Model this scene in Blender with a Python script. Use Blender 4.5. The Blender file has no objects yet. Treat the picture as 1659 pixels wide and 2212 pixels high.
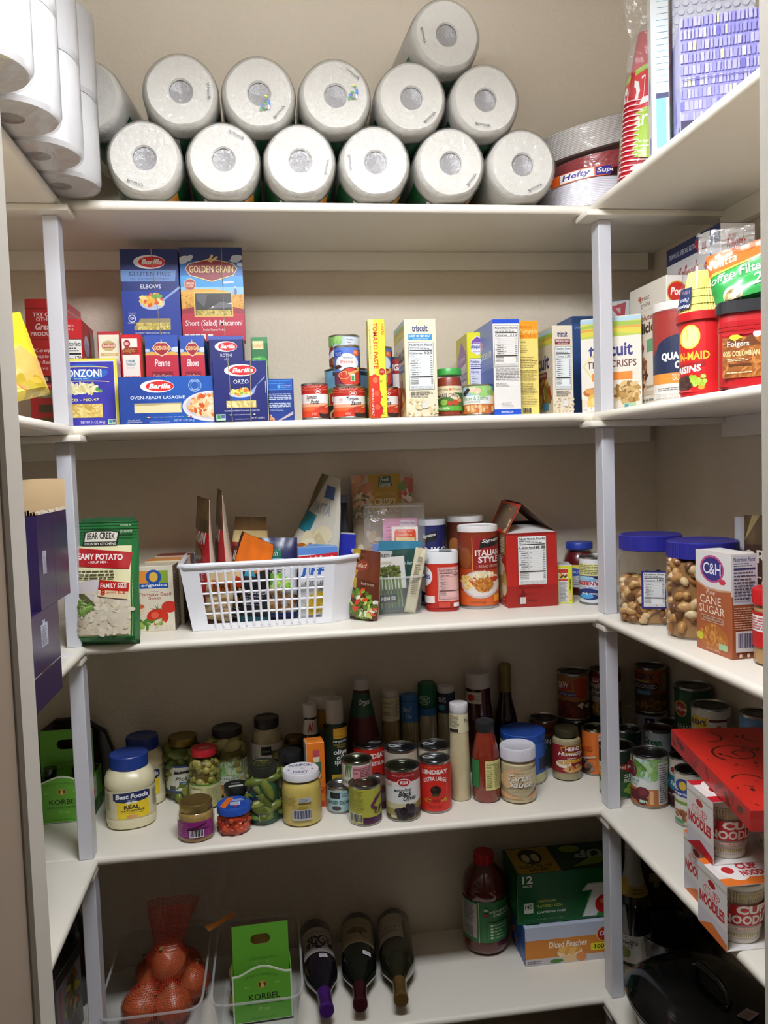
import bpy, bmesh, math, random
from mathutils import Vector, Matrix, noise
from mathutils.geometry import tessellate_polygon
SC = bpy.context.scene
COL = SC.collection
PI = math.pi

# ------------------------------------------------------------------ camera, light, exposure
cam_d = bpy.data.cameras.new('camera'); cam = bpy.data.objects.new('camera', cam_d); COL.objects.link(cam)
R_, U_, F_ = Vector((.98963, -.13977, -.0340)), Vector((.0419, .0543, .9976)), Vector((.13776, .98868, -.05957))
F_.normalize(); R_ = (R_ - F_ * R_.dot(F_)).normalized(); U_ = R_.cross(F_)
M_ = Matrix((R_, U_, -F_)).transposed().to_4x4(); M_.translation = (.3706, -1.6379, 1.5895)
cam.matrix_world = M_
cam_d.sensor_fit = 'VERTICAL'; cam_d.sensor_height = 36; cam_d.lens = 28.422; cam_d.clip_start = .02
SC.camera = cam
LAMP = (.5, -.8, 2.37); TUBE_STRENGTH = 70.0; FILL_PANEL_STRENGTH = 66.0
world = bpy.data.worlds.new('world'); SC.world = world; world.use_nodes = True
bg = world.node_tree.nodes['Background']; bg.inputs[0].default_value = (1, .96, .9, 1); bg.inputs[1].default_value = .03
vs = SC.view_settings; vs.view_transform = 'Standard'; vs.look = 'None'; vs.gamma = 1; vs.use_curve_mapping = False; vs.exposure = -0.07
try: SC.cycles.max_bounces = 10; SC.cycles.transparent_max_bounces = 24; SC.cycles.use_denoising = True; SC.cycles.caustics_reflective = False; SC.cycles.caustics_refractive = False; SC.cycles.sample_clamp_indirect = 6
except Exception: pass

# ------------------------------------------------------------------ materials
def lin(h):
    if len(h) == 3: h = h[0]*2 + h[1]*2 + h[2]*2
    v = [int(h[i:i+2], 16) / 255 for i in (0, 2, 4)]
    return tuple(c / 12.92 if c <= .04045 else ((c + .055) / 1.055) ** 2.4 for c in v) + (1,)
MC = {}
def mat(c, rough=.42, metal=0.0, bump=0, bscale=60, coat=0, spec=.5, vary=0):
    k = (c, rough, metal, bump, bscale, coat, spec, vary)
    if k in MC: return MC[k]
    m = bpy.data.materials.new('m_%s_%d' % (c, len(MC))); m.use_nodes = True
    nt = m.node_tree; b = nt.nodes['Principled BSDF']
    b.inputs['Base Color'].default_value = lin(c); b.inputs['Roughness'].default_value = rough
    b.inputs['Metallic'].default_value = metal; b.inputs['Coat Weight'].default_value = coat; b.inputs['Coat Roughness'].default_value = .12
    b.inputs['Specular IOR Level'].default_value = spec
    if bump or vary:
        tc = nt.nodes.new('ShaderNodeTexCoord'); n = nt.nodes.new('ShaderNodeTexNoise'); n.inputs['Scale'].default_value = bscale; n.inputs['Detail'].default_value = 4
        nt.links.new(tc.outputs['Object'], n.inputs['Vector'])
        if bump:
            bp = nt.nodes.new('ShaderNodeBump'); bp.inputs['Strength'].default_value = bump; bp.inputs['Distance'].default_value = .004
            nt.links.new(n.outputs['Fac'], bp.inputs['Height']); nt.links.new(bp.outputs['Normal'], b.inputs['Normal'])
        if vary:
            mx = nt.nodes.new('ShaderNodeMix'); mx.data_type = 'RGBA'; l = lin(c)
            mx.inputs[6].default_value = tuple(x * (1 - vary) for x in l[:3]) + (1,); mx.inputs[7].default_value = tuple(min(1, x * (1 + vary)) for x in l[:3]) + (1,)
            nt.links.new(n.outputs['Fac'], mx.inputs[0]); nt.links.new(mx.outputs[2], b.inputs['Base Color'])
    MC[k] = m
    return m
def clear(c='fff', rough=.05, bump=0, bscale=40, veil=0.0, ior=1.45, vc='fff', bd=.01):
    """thin clear glass / plastic film: transparent with fresnel gloss, crinkled where bump > 0"""
    k = ('clear', c, rough, bump, bscale, veil, ior, vc, bd)
    if k in MC: return MC[k]
    m = bpy.data.materials.new('clear_%d' % len(MC)); m.use_nodes = True; nt = m.node_tree; nt.nodes.clear()
    o = nt.nodes.new('ShaderNodeOutputMaterial'); t = nt.nodes.new('ShaderNodeBsdfTransparent'); g = nt.nodes.new('ShaderNodeBsdfGlossy')
    t.inputs[0].default_value = lin(c); g.inputs['Roughness'].default_value = rough
    f = nt.nodes.new('ShaderNodeFresnel'); x = nt.nodes.new('ShaderNodeMixShader'); ge = nt.nodes.new('ShaderNodeNewGeometry')   # both sides of a thin sheet reflect alike
    q = nt.nodes.new('ShaderNodeMath'); q.operation = 'MULTIPLY_ADD'; q.inputs[1].default_value = 1 / ior - ior; q.inputs[2].default_value = ior
    nt.links.new(ge.outputs['Backfacing'], q.inputs[0]); nt.links.new(q.outputs[0], f.inputs[0])
    nt.links.new(f.outputs[0], x.inputs[0]); nt.links.new(t.outputs[0], x.inputs[1]); nt.links.new(g.outputs[0], x.inputs[2]); out = x
    if bump:
        tc = nt.nodes.new('ShaderNodeTexCoord'); n = nt.nodes.new('ShaderNodeTexNoise'); n.inputs['Scale'].default_value = bscale; n.inputs['Detail'].default_value = 3; n.inputs['Distortion'].default_value = 1.2
        bp = nt.nodes.new('ShaderNodeBump'); bp.inputs['Strength'].default_value = bump; bp.inputs['Distance'].default_value = bd
        nt.links.new(tc.outputs['Object'], n.inputs['Vector']); nt.links.new(n.outputs['Fac'], bp.inputs['Height'])
        nt.links.new(bp.outputs[0], g.inputs['Normal'])
    if veil:
        d = nt.nodes.new('ShaderNodeBsdfDiffuse'); d.inputs[0].default_value = lin(vc); y = nt.nodes.new('ShaderNodeMixShader'); y.inputs[0].default_value = veil
        nt.links.new(out.outputs[0], y.inputs[1]); nt.links.new(d.outputs[0], y.inputs[2]); out = y
    nt.links.new(out.outputs[0], o.inputs[0]); MC[k] = m
    return m
def glow(c, s):
    m = bpy.data.materials.new('glow'); m.use_nodes = True; b = m.node_tree.nodes['Principled BSDF']
    b.inputs['Emission Color'].default_value = lin(c); b.inputs['Emission Strength'].default_value = s; b.inputs['Base Color'].default_value = lin('fff')
    return m
TIN = dict(rough=.28, metal=1.0)
def tin(): return mat('b9b9b6', .3, 1.0)

# ------------------------------------------------------------------ mesh collecting
class MB:
    def __init__(s): s.v = []; s.f = []; s.fm = []; s.fs = []; s.m = []
    def mi(s, m):
        if isinstance(m, str): m = mat(m)
        if m not in s.m: s.m.append(m)
        return s.m.index(m)
    def add(s, vs, fs, m, smooth=False):
        o = len(s.v); i = s.mi(m); s.v += [tuple(v) for v in vs]
        for f in fs: s.f.append([o + a for a in f]); s.fm.append(i); s.fs.append(smooth)
        return s
    def box(s, x0, y0, z0, x1, y1, z1, m, bev=0, seg=1, fm=None):
        """box with bevelled edges; fm maps face letters F B L R T D to other materials"""
        bm = bmesh.new(); bmesh.ops.create_cube(bm, size=1)
        for v in bm.verts: v.co = ((x0 + x1) / 2 + v.co.x * (x1 - x0), (y0 + y1) / 2 + v.co.y * (y1 - y0), (z0 + z1) / 2 + v.co.z * (z1 - z0))
        if bev: bmesh.ops.bevel(bm, geom=bm.edges[:], offset=bev, segments=seg, affect='EDGES', profile=.5)
        bm.normal_update(); bm.verts.index_update(); o = len(s.v); s.v += [tuple(v.co) for v in bm.verts]
        for f in bm.faces:
            mm = m; n = f.normal
            if fm:
                a = max(range(3), key=lambda i: abs(n[i])); k = ('LR', 'FB', 'DT')[a][n[a] > 0]; mm = fm.get(k, m)
            s.f.append([o + v.index for v in f.verts]); s.fm.append(s.mi(mm)); s.fs.append(bool(bev) and seg > 1)
        bm.free(); return s
    def lathe(s, prof, m, seg=36, c=(0, 0, 0), smooth=True, sq=0, ax='z', jit=0, caps=True):
        """revolve [(r,z)..]; sq > 0 squares the section; caps close open ends"""
        vs = []; fs = []; n = len(prof)
        for r, z in prof:
            for i in range(seg):
                a = 2 * PI * i / seg; ca, sa = math.cos(a), math.sin(a); q = 1
                if sq: q = (abs(ca) ** (2 + sq) + abs(sa) ** (2 + sq)) ** (-1 / (2 + sq))
                q *= 1 + jit * noise.noise((ca * 1.6 + c[0] * 9, sa * 1.6 + c[2] * 7, z * 6 + c[1]))
                x, y = r * q * ca, r * q * sa
                p = (x, y, z) if ax == 'z' else ((x, z, y) if ax == 'y' else (z, x, y))
                vs.append((p[0] + c[0], p[1] + c[1], p[2] + c[2]))
        for k in range(n - 1):
            for i in range(seg):
                j = (i + 1) % seg; q = [k * seg + i, k * seg + j, (k + 1) * seg + j, (k + 1) * seg + i]
                fs.append(q if ax != 'y' else q[::-1])
        if caps:
            if prof[0][0] > 1e-5: fs.append(list(range(seg))[::-1] if ax != 'y' else list(range(seg)))
            if prof[-1][0] > 1e-5: fs.append([(n - 1) * seg + i for i in range(seg)][::1 if ax != 'y' else -1])
        return s.add(vs, fs, m, smooth)
    def tube(s, pts, r, m, seg=8, closed=False):
        P = [Vector(p) for p in pts]; n = len(P); vs = []; fs = []; up = Vector((0, 0, 1))
        for i in range(n):
            a = P[(i + 1) % n] if (closed or i < n - 1) else P[i]; b = P[i - 1] if (closed or i > 0) else P[i]
            t = (a - b).normalized(); u = up - t * up.dot(t)
            if u.length < .1: u = Vector((1, 0, 0)) - t * t.x
            u.normalize(); w = t.cross(u); rr = r[i] if isinstance(r, (list, tuple)) else r
            for k in range(seg):
                an = 2 * PI * k / seg; vs.append(P[i] + (u * math.cos(an) + w * math.sin(an)) * rr)
        for i in range(n if closed else n - 1):
            j = (i + 1) % n
            for k in range(seg): fs.append([i*seg+k, j*seg+k, j*seg+(k+1) % seg, i*seg+(k+1) % seg])
        if not closed: fs.append(list(range(seg))); fs.append([(n-1)*seg+k for k in range(seg)][::-1])
        return s.add(vs, fs, m, True)
    def ball(s, c, r, m, rot=None, u=8, v=6):
        """ellipsoid with radii r"""
        vs = [Vector((0, 0, 1))]; fs = []
        for j in range(1, v):
            t = PI * j / v
            for i in range(u): a = 2 * PI * i / u; vs.append(Vector((math.sin(t) * math.cos(a), math.sin(t) * math.sin(a), math.cos(t))))
        vs.append(Vector((0, 0, -1))); L = len(vs) - 1
        for i in range(u):
            k = (i + 1) % u; fs.append([0, 1 + i, 1 + k]); fs.append([L, L - u + k, L - u + i])
            for j in range(v - 2): a = 1 + j * u; fs.append([a + i, a + u + i, a + u + k, a + k])
        out = []
        for p in vs:
            p = Vector((p.x * r[0], p.y * r[1], p.z * r[2]))
            if rot: p = rot @ p
            out.append(p + Vector(c))
        return s.add(out, fs, m, True)
    def prism(s, pts, z0, z1, m, top=None):
        """extrude a plan polygon (ccw) from z0 to z1; top gives another outline for the upper end"""
        n = len(pts); t = top or pts
        vs = [(x, y, z0) for x, y in pts] + [(x, y, z1) for x, y in t]
        fs = [[i, (i + 1) % n, n + (i + 1) % n, n + i] for i in range(n)] + [list(range(n))[::-1], list(range(n, 2 * n))]
        return s.add(vs, fs, m)
    def obj(s, name, parent=None, loc=None, rz=0, rot=None, sharp=35):
        me = bpy.data.meshes.new(name); me.from_pydata(s.v, [], s.f)
        for m in s.m: me.materials.append(m)
        me.polygons.foreach_set('material_index', s.fm); me.polygons.foreach_set('use_smooth', s.fs); me.update()
        if any(s.fs): me.set_sharp_from_angle(angle=math.radians(sharp))
        o = bpy.data.objects.new(name, me); COL.objects.link(o)
        if parent: o.parent = parent
        if loc: o.location = loc
        o.rotation_euler = rot or (0, 0, rz)
        return o
def tag(o, label, cat, group=None, kind=None):
    o['label'] = label; o['category'] = cat
    if group: o['group'] = group
    if kind: o['kind'] = kind
    return o
def thing(name, label, cat, loc, rz=0, group=None, rot=None):
    o = bpy.data.objects.new(name, None); o.empty_display_size = .02; COL.objects.link(o); o.location = loc; o.rotation_euler = rot or (0, 0, rz)
    return tag(o, label, cat, group)
def struct(name, mb, loc=None):
    o = mb.obj(name, loc=loc); o['kind'] = 'structure'
    return o
def toward(x, y): return math.atan2(.3706 - x, y + 1.6379)      # yaw that turns a label to the doorway

# ------------------------------------------------------------------ printed artwork, laid on a surface as thin coloured faces
def R(x0, y0, x1, y1, c): return ('p', [(x0, y0), (x1, y0), (x1, y1), (x0, y1)], c)
def E(cx, cy, rx, ry, c, n=28): return ('p', [(cx + rx * math.cos(2 * PI * i / n), cy + ry * math.sin(2 * PI * i / n)) for i in range(n)], c)
def P(pts, c): return ('q', pts, c)
def T(s, x0, y0, x1, y1, c='fff', sh=0, b=0, arc=0, rot=0, dy=0): return ('t', s, x0, y0, x1, y1, c, sh, b, arc, rot, dy)
def S(cx, cy, rx, ry, n, cols, size, asp=2, box=0): return ('s', cx, cy, rx, ry, n, cols, size, asp, box)
def L(x0, y0, x1, y1, n, c, th=.45, seed=1, full=0):
    """n rows of print too small to read, as word-length dashes"""
    rnd = random.Random(seed * 7 + n); o = []; st = (y1 - y0) / n
    for i in range(n):
        y = y1 - st * (i + .5); x = x0; e = x1 if full else x1 - (x1 - x0) * rnd.random() * .3
        while x < e - .01:
            w = min((x1 - x0) * rnd.uniform(.08, .22), e - x); o.append(R(x, y - st * th / 2, x + w, y + st * th / 2, c)); x += w + (x1 - x0) * .03
    return o
def N(x0, y0, x1, y1, cal, c='222', bg='eceeee', title='Nutrition Facts'):
    w, h = x1 - x0, y1 - y0; Y = lambda t: y0 + h * t; a, z = x0 + w * .05, x1 - w * .05
    o = [R(x0, y0, x1, y1, c), R(x0 + w * .015, y0 + h * .007, x1 - w * .015, y1 - h * .007, bg), T(title, a, Y(.915), z, Y(.97), c, b=.02), R(a, Y(.815), z, Y(.835), c),
         T('Calories', a, Y(.745), a + w * .5, Y(.79), c, b=.02), T(cal, z - w * .3, Y(.745), z, Y(.8), c, b=.02), R(a, Y(.728), z, Y(.734), c)]
    o += L(a, Y(.845), z, Y(.905), 2, c, .4, 3)
    for i in range(9): t = .70 - i * .046; o += [R(a + w * .06 * (i % 3 > 0), Y(t - .008), a + w * (.22 + .1 * (i % 2)), Y(t + .004), '777'), R(a + w * (.26 + .1 * (i % 2)), Y(t - .007), a + w * (.34 + .1 * (i % 2)), Y(t + .003), 'aaa'), R(z - w * .09, Y(t - .008), z, Y(t + .004), '777'), R(a, Y(t - .022), z, Y(t - .020), 'aaa')]
    o += [R(a, Y(.265), z, Y(.285), c)]
    for i in range(4): t = .24 - i * .034; o += [R(a, Y(t - .008), a + w * .32, Y(t + .003), '999'), R(z - w * .08, Y(t - .008), z, Y(t + .003), '999')]
    return o + L(a, Y(.01), z, Y(.09), 3, '999', .25, 5, 1)
def flat(ops):
    for o in ops:
        if isinstance(o, list): yield from flat(o)
        else: yield o
TC = {}
def glyphs(s, b):
    k = (s, b)
    if k not in TC:
        cu = bpy.data.curves.new('txt', 'FONT'); cu.body = s; cu.resolution_u = 2; cu.offset = b
        o = bpy.data.objects.new('txt', cu); COL.objects.link(o)
        me = bpy.data.meshes.new_from_object(o); vs = [(v.co.x, v.co.y) for v in me.vertices]; fs = [list(p.vertices) for p in me.polygons]
        bpy.data.objects.remove(o); bpy.data.meshes.remove(me); bpy.data.curves.remove(cu)
        TC[k] = (vs, fs)
    return TC[k]
def clip(poly, ax, lim, keep_less):
    out = []; n = len(poly)
    for i in range(n):
        a, b = poly[i], poly[(i + 1) % n]; da, db = a[ax] - lim, b[ax] - lim
        if keep_less: da, db = -da, -db
        if da >= 0: out.append(a)
        if (da >= 0) != (db >= 0): t = da / (da - db); out.append((a[0] + (b[0] - a[0]) * t, a[1] + (b[1] - a[1]) * t))
    return out
def art(mb, ops, fmap, asp=1.0, cyl=False, cuts=0, lim=(0, 0, 1, 1), seed=0, m=None, step=2.2e-5, vcuts=0):
    """asp = width/height of the face; cyl: x is measured across the visible width of a round thing"""
    cx = (lambda x: .5 + math.asin(max(-1, min(1, 2 * x - 1))) / PI) if cyl else (lambda x: x)
    mk = m or (lambda c: mat(c)); rnd = random.Random(seed + len(ops)); k = 0
    def put(poly, c, k):
        if poly[0][0] != poly[0][0]: return
        if any(p[0] < lim[0] or p[0] > lim[2] or p[1] < lim[1] or p[1] > lim[3] for p in poly):
            for ax, v, less in ((0, lim[0], 0), (0, lim[2], 1), (1, lim[1], 0), (1, lim[3], 1)):
                poly = clip(poly, ax, v, less)
                if len(poly) < 3: return
        parts = [poly]
        if cuts:
            x0 = min(p[0] for p in poly); x1 = max(p[0] for p in poly)
            for i in range(math.floor(x0 * cuts) + 1, math.ceil(x1 * cuts)):
                l = i / cuts; a = clip(parts[-1], 0, l, 1); b = clip(parts[-1], 0, l, 0)
                if len(a) > 2 and len(b) > 2: parts[-1] = a; parts.append(b)
        if vcuts:
            out = []
            for q in parts:
                y0 = min(p[1] for p in q); y1 = max(p[1] for p in q); cur = q
                for i in range(math.floor(y0 * vcuts) + 1, math.ceil(y1 * vcuts)):
                    a = clip(cur, 1, i / vcuts, 1); b = clip(cur, 1, i / vcuts, 0)
                    if len(a) > 2 and len(b) > 2: out.append(a); cur = b
                out.append(cur)
            parts = out
        for q in parts: mb.add([fmap(u, v, k) for u, v in q], [list(range(len(q)))], mk(c))
    for o in flat(ops):
        k += 1; d = k * step
        if o[0] == 'p':
            q = [(cx(x), y) for x, y in o[1]]; put(q, o[2], d)
        elif o[0] == 'q':
            q = [(cx(x), y) for x, y in o[1]]
            for t in tessellate_polygon([[Vector((x, y, 0)) for x, y in q]]):
                tri = [q[i] for i in t]
                if (tri[1][0]-tri[0][0])*(tri[2][1]-tri[0][1]) - (tri[1][1]-tri[0][1])*(tri[2][0]-tri[0][0]) < 0: tri.reverse()
                put(tri, o[2], d)
        elif o[0] == 's':
            _, X, Y, rx, ry, n, cols, size, el, bx = o
            for i in range(n):
                if bx: px, py = X + rx * rnd.uniform(-1, 1), Y + ry * rnd.uniform(-1, 1)
                else: a, q = rnd.random() * 2 * PI, math.sqrt(rnd.random()); px, py = X + rx * q * math.cos(a), Y + ry * q * math.sin(a)
                t = rnd.random() * PI; s = size * rnd.uniform(.7, 1.2); c = rnd.choice(cols)
                pts = []
                for j in range(10):
                    w = 2 * PI * j / 10; x, y = s * el ** .5 * math.cos(w), s / el ** .5 * math.sin(w)
                    pts.append((cx(px + (x * math.cos(t) - y * math.sin(t)) * .5), py + (x * math.sin(t) + y * math.cos(t)) * .5 * asp))
                if bx:   # keep the pieces inside their window
                    for ax, lo, hi in ((0, cx(X - rx), cx(X + rx)), (1, Y - ry, Y + ry)):
                        pts = clip(pts, ax, lo, 0) if pts else pts; pts = clip(pts, ax, hi, 1) if pts else pts
                    if len(pts) < 3: continue
                d += step * .15; put(pts, c, d)
            k += max(1, n // 6)
        else:
            _, s, x0, y0, x1, y1, c, sh, b, arc, rot, dy = o
            vs, fs = glyphs(s, b)
            if not vs: continue
            vs = [(x + sh * y, y) for x, y in vs]
            ax0 = min(v[0] for v in vs); ax1 = max(v[0] for v in vs); ay0 = min(v[1] for v in vs); ay1 = max(v[1] for v in vs); X0, X1 = cx(x0), cx(x1)
            q = []
            for x, y in vs:
                x = (x - ax0) / max(1e-6, ax1 - ax0); y = (y - ay0) / max(1e-6, ay1 - ay0)
                y += dy * x
                if arc: y += arc * (1 - (2 * x - 1) ** 2)
                if rot == 1: x, y = 1 - y, x
                elif rot == 3: x, y = y, 1 - x
                elif rot == 2: x, y = 1 - x, 1 - y
                q.append((X0 + (X1 - X0) * x, y0 + (y1 - y0) * y))
            for f in fs: put([q[i] for i in f], c, d)

# ------------------------------------------------------------------ builders
def carton(name, label, cat, loc, w, d, h, rz=0, cols=None, F=(), Rr=(), Lf=(), Tp=(), group=None, rot=None, parts=None, rough=.38, bev=.0012, tilt=0):
    """printed carton: origin at its front left bottom corner. cols = base colour or dict of face colours"""
    if isinstance(cols, str): cols = {'*': cols}
    fm = {k: mat(v, rough) for k, v in cols.items() if k != '*'}
    mb = MB(); mb.box(0, 0, 0, w, d, h, mat(cols['*'], rough), bev, 1, fm); m = lambda c: mat(c, rough)
    art(mb, list(F), lambda u, v, k: (u * w, -k, v * h), w / h, m=m, seed=3)
    art(mb, list(Rr), lambda u, v, k: (w + k, u * d, v * h), d / h, m=m, seed=4)
    art(mb, list(Lf), lambda u, v, k: (-k, d - u * d, v * h), d / h, m=m, seed=5)
    art(mb, list(Tp), lambda u, v, k: (u * w, v * d, h + k), w / d, m=m, seed=6)
    r = rot or (0, 0, math.radians(rz))
    if parts is None:
        o = mb.obj(name, loc=loc, rot=r); return tag(o, label, cat, group)
    t = thing(name, label, cat, loc, group=group, rot=r); mb.obj('carton', t)
    for fn in parts: fn(t)
    return t
def rubber_band(x, w, d, h, x2=None):
    def f(t):
        x2_ = x if x2 is None else x2; e = .0012; mb = MB()
        mb.tube([(x2_, -e, -e * .2 + .001), (x, -e, h + e), (x, d + e, h + e), (x2_, d + e, .001)], .0011, mat('e2cfa0', .6), 6, True); mb.obj('rubber_band', t)
    return f
def can(label, loc, r, h, bands, ops=(), top='plain', cat='can', group=None, rz=None, name='food_can', topc='b9b9b6', lab=(.045, .955), upside=False):
    x, y, z = loc; t = thing(name, label, cat, loc, toward(x, y) if rz is None else rz, group)
    mt = mat(topc, .3, 1.0); b = MB()
    b.lathe([(r * .93, .0), (r, .0015), (r, .004), (r * .975, .006), (r * .975, h - .006), (r, h - .0035), (r, h - .0005), (r * .97, h), (r * .955, h - .001), (r * .95, h - .004)], tin(), 40); b.obj('can_body', t)
    l = MB(); zl, zh = h * lab[0], h * lab[1]; rl = r * .985; H = zh - zl
    for v0, v1, c in bands: l.lathe([(rl, zl + H * v0), (rl, zl + H * v1)], mat(c), 40, caps=False)
    art(l, list(ops), lambda u, v, k: ((rl + .0003 + k) * math.sin((u - .5) * PI), -(rl + .0003 + k) * math.cos((u - .5) * PI), zl + v * H), 2 * r / H, True, 24, lim=(-.35, 0, 1.35, 1))
    l.obj('paper_label', t)
    d = MB(); zz = h - .0035; pr = [(0, zz), (r * .45, zz), (r * .47, zz + .0008), (r * .55, zz + .0008), (r * .57, zz), (r * .72, zz), (r * .74, zz + .0008), (r * .82, zz + .0008), (r * .84, zz - .0006), (r * .955, zz - .0004)]
    d.lathe(pr[::-1], mt, 40, caps=False); lid = d.obj('lid', t)
    if top == 'ring':
        p = MB(); zt = zz + .0025; a = PI * .05 if (x * 97 % 1) > .5 else PI * .9; q = lambda s, w: (math.cos(a) * s - math.sin(a) * w, math.sin(a) * s + math.cos(a) * w, zt)
        p.tube([q(-.0 * r, -.0), q(.35 * r, -.14 * r), q(.62 * r, -.16 * r), q(.74 * r, 0), q(.62 * r, .16 * r), q(.35 * r, .14 * r)], .0014, mat('c4c6c8', .3, .25), 6, True)
        p.tube([q(.1 * r, 0), q(.3 * r, 0)], .0026, mat('c4c6c8', .3, .25), 6); p.obj('pull_tab', lid)
    return t
def shell(mb, prof, m, **k): return mb.lathe(prof, m, caps=False, **k)
def wrap_label(t, r, z0, z1, bands, ops, name='label', sq=0, full=True, a0=-PI/2, a1=PI/2, off=.0006):
    """printed label on a round body: bands all round (full) or only between the angles a0..a1"""
    l = MB(); H = z1 - z0; rf = r if callable(r) else (lambda v: r)
    def rr(v, a): return (rf(v) + off) * ((abs(math.cos(a)) ** (2 + sq) + abs(math.sin(a)) ** (2 + sq)) ** (-1 / (2 + sq)) if sq else 1)
    for v0, v1, c in bands:
        n = 40 if full else 20; vs = []; fs = []; b0, b1 = (0, 2 * PI) if full else (a0, a1); ns = 3
        for j in range(ns + 1):
            v = v0 + (v1 - v0) * j / ns
            for i in range(n + 1):
                a = b0 + (b1 - b0) * i / n; vs.append((rr(v, a) * math.sin(a), -rr(v, a) * math.cos(a), z0 + H * v))
        for j in range(ns):
            for i in range(n): q = j * (n + 1) + i; fs.append([q, q + 1, q + n + 2, q + n + 1])
        l.add(vs, fs, mat(c), True)
    lm = (-.35, 0, 1.35, 1) if full else (.5 + a0 / PI, 0, .5 + a1 / PI, 1)
    art(l, list(ops), lambda u, v, k: ((rr(v, (u - .5) * PI) + .0003 + k) * math.sin((u - .5) * PI), -(rr(v, (u - .5) * PI) + .0003 + k) * math.cos((u - .5) * PI), z0 + v * H), 2 * rf(.5) / H, True, 24, lim=lm)
    return l.obj(name, t)
def lid_part(t, r, z0, z1, c, ribs=0, name='lid', rough=.35, metal=0, ops=(), top_c=None):
    b = MB(); m = mat(c, rough, metal); b.lathe([(r * .97, z0), (r, z0 + .001), (r, z1 - .002), (r * .97, z1 - .0003), (r * .9, z1), (r * .86, z1 - .0008), (0, z1 - .0008)], m, 44)
    if ribs:
        for i in range(ribs):
            a = 2 * PI * i / ribs; b.box(-.0005, -.0004, z0 + .002, .0005, .0004, z1 - .003, m)
            for k in range(8): v = b.v[-8 + k]; b.v[-8 + k] = ((r + v[1]) * math.cos(a) - v[0] * math.sin(a), (r + v[1]) * math.sin(a) + v[0] * math.cos(a), v[2])
    if ops: art(b, list(ops), lambda u, v, k: ((u - .5) * 2 * r * .85, (v - .5) * 2 * r * .85, z1 - .0007 + k), 1, m=lambda c: mat(c, rough))
    return b.obj(name, t)
def bulk(t, cols, r, z0, z1, n, size, el=1.2, seed=1, name='contents', core=None, sq=0):
    """loose pieces seen through a jar wall, round a plain core"""
    b = MB(); rnd = random.Random(seed)
    b.lathe([(r * .86, z0), (r * .9, z0 + .002), (r * .9, z1 - .004), (r * .8, z1), (0, z1)], mat(core or cols[0]), 24, sq=sq)
    for i in range(n):
        a = rnd.random() * 2 * PI; z = z0 + size + (z1 - z0 - size) * rnd.random(); q = r - size * .8; s = size * rnd.uniform(.8, 1.15); sg = 1
        if sq: sg = (abs(math.cos(a)) ** (2 + sq) + abs(math.sin(a)) ** (2 + sq)) ** (-1 / (2 + sq))
        if rnd.random() < .12: q *= rnd.random(); z = z1 - size * .3
        b.ball((q * sg * math.cos(a), q * sg * math.sin(a), z), (s * el, s, s), mat(rnd.choice(cols), .35), Matrix.Rotation(rnd.random() * 3, 3, 'X') @ Matrix.Rotation(rnd.random() * 3, 3, 'Z'))
    o = b.obj(name, t); o['kind'] = 'stuff'; return o
def sauce(t, prof, c, name='contents', rough=.35, vary=.12):
    b = MB(); b.lathe(prof, mat(c, rough, vary=vary, bscale=90), 36); return b.obj(name, t)
def pouch(name, label, cat, loc, w, h, d, rot, front, back, ops=(), group=None, seal=.03, seed=0, wav=.004, rough=.28, side=None, bops=(), taper=.0, twist=0):
    """stand-up bag: full at its foot, flat at the sealed top"""
    nx, nz = 24, 32; rnd = random.Random(seed)
    def thick(u, v):
        e = max(0, 1 - (2 * u - 1) ** 4) ** .6
        f = (min(1, v / .06) ** .5) * (1 - max(0, (v - .25) / .75) ** 1.25) if v < 1 else 0
        return d * .5 * e * f + .0008
    def pos(u, v, s, k=0):
        u = max(0, min(1, u)); v = max(0, min(1, v))
        n = noise.noise((u * 2.6 + seed * 3.1, v * 3.4, seed)) * wav; n2 = noise.noise((u * 5 + seed, v * 5, 4.2)) * wav * .22
        x = (u - .5) * w * (1 - taper * v) + .25 * n; y = s * (thick(u, v) + k) + (n + n2) * (.3 + v); a = twist * v; return (x * math.cos(a) - y * math.sin(a), x * math.sin(a) + y * math.cos(a), v * h)
    mk = lambda m: mat(m, rough) if isinstance(m, str) else m; mb = MB()
    for s, m in ((-1, front), (1, back)):
        vs = [pos(i / nx, j / nz, s) for j in range(nz + 1) for i in range(nx + 1)]; fs = []
        for j in range(nz):
            for i in range(nx): a = j * (nx + 1) + i; q = [a, a + 1, a + nx + 2, a + nx + 1]; fs.append(q if s < 0 else q[::-1])
        mb.add(vs, fs, mk(m), True)
    vs = [pos(i / nx, 0, s) for s in (-1, 1) for i in range(nx + 1)]; mb.add(vs, [[i, i + nx + 1, i + nx + 2, i + 1] for i in range(nx)], mk(front))
    for u in (0, 1):
        vs = [pos(u, j / nz, s) for s in (-1, 1) for j in range(nz + 1)]; mb.add(vs, [[j, j + 1, j + nz + 2, j + nz + 1] for j in range(nz)], mk(side or front))
    m = lambda c: mat(c, rough)
    def amap(s):
        def g(u, v, k): return pos(u if s < 0 else 1 - u, v, s, k + .0006)
        return g
    art(mb, list(ops), amap(-1), w / h, cuts=24, vcuts=32, m=m, seed=seed, step=1e-4); art(mb, list(bops), amap(1), w / h, cuts=24, vcuts=32, m=m, seed=seed + 1)
    o = mb.obj(name, loc=loc, rot=rot, sharp=60)
    return tag(o, label, cat, group)
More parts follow.
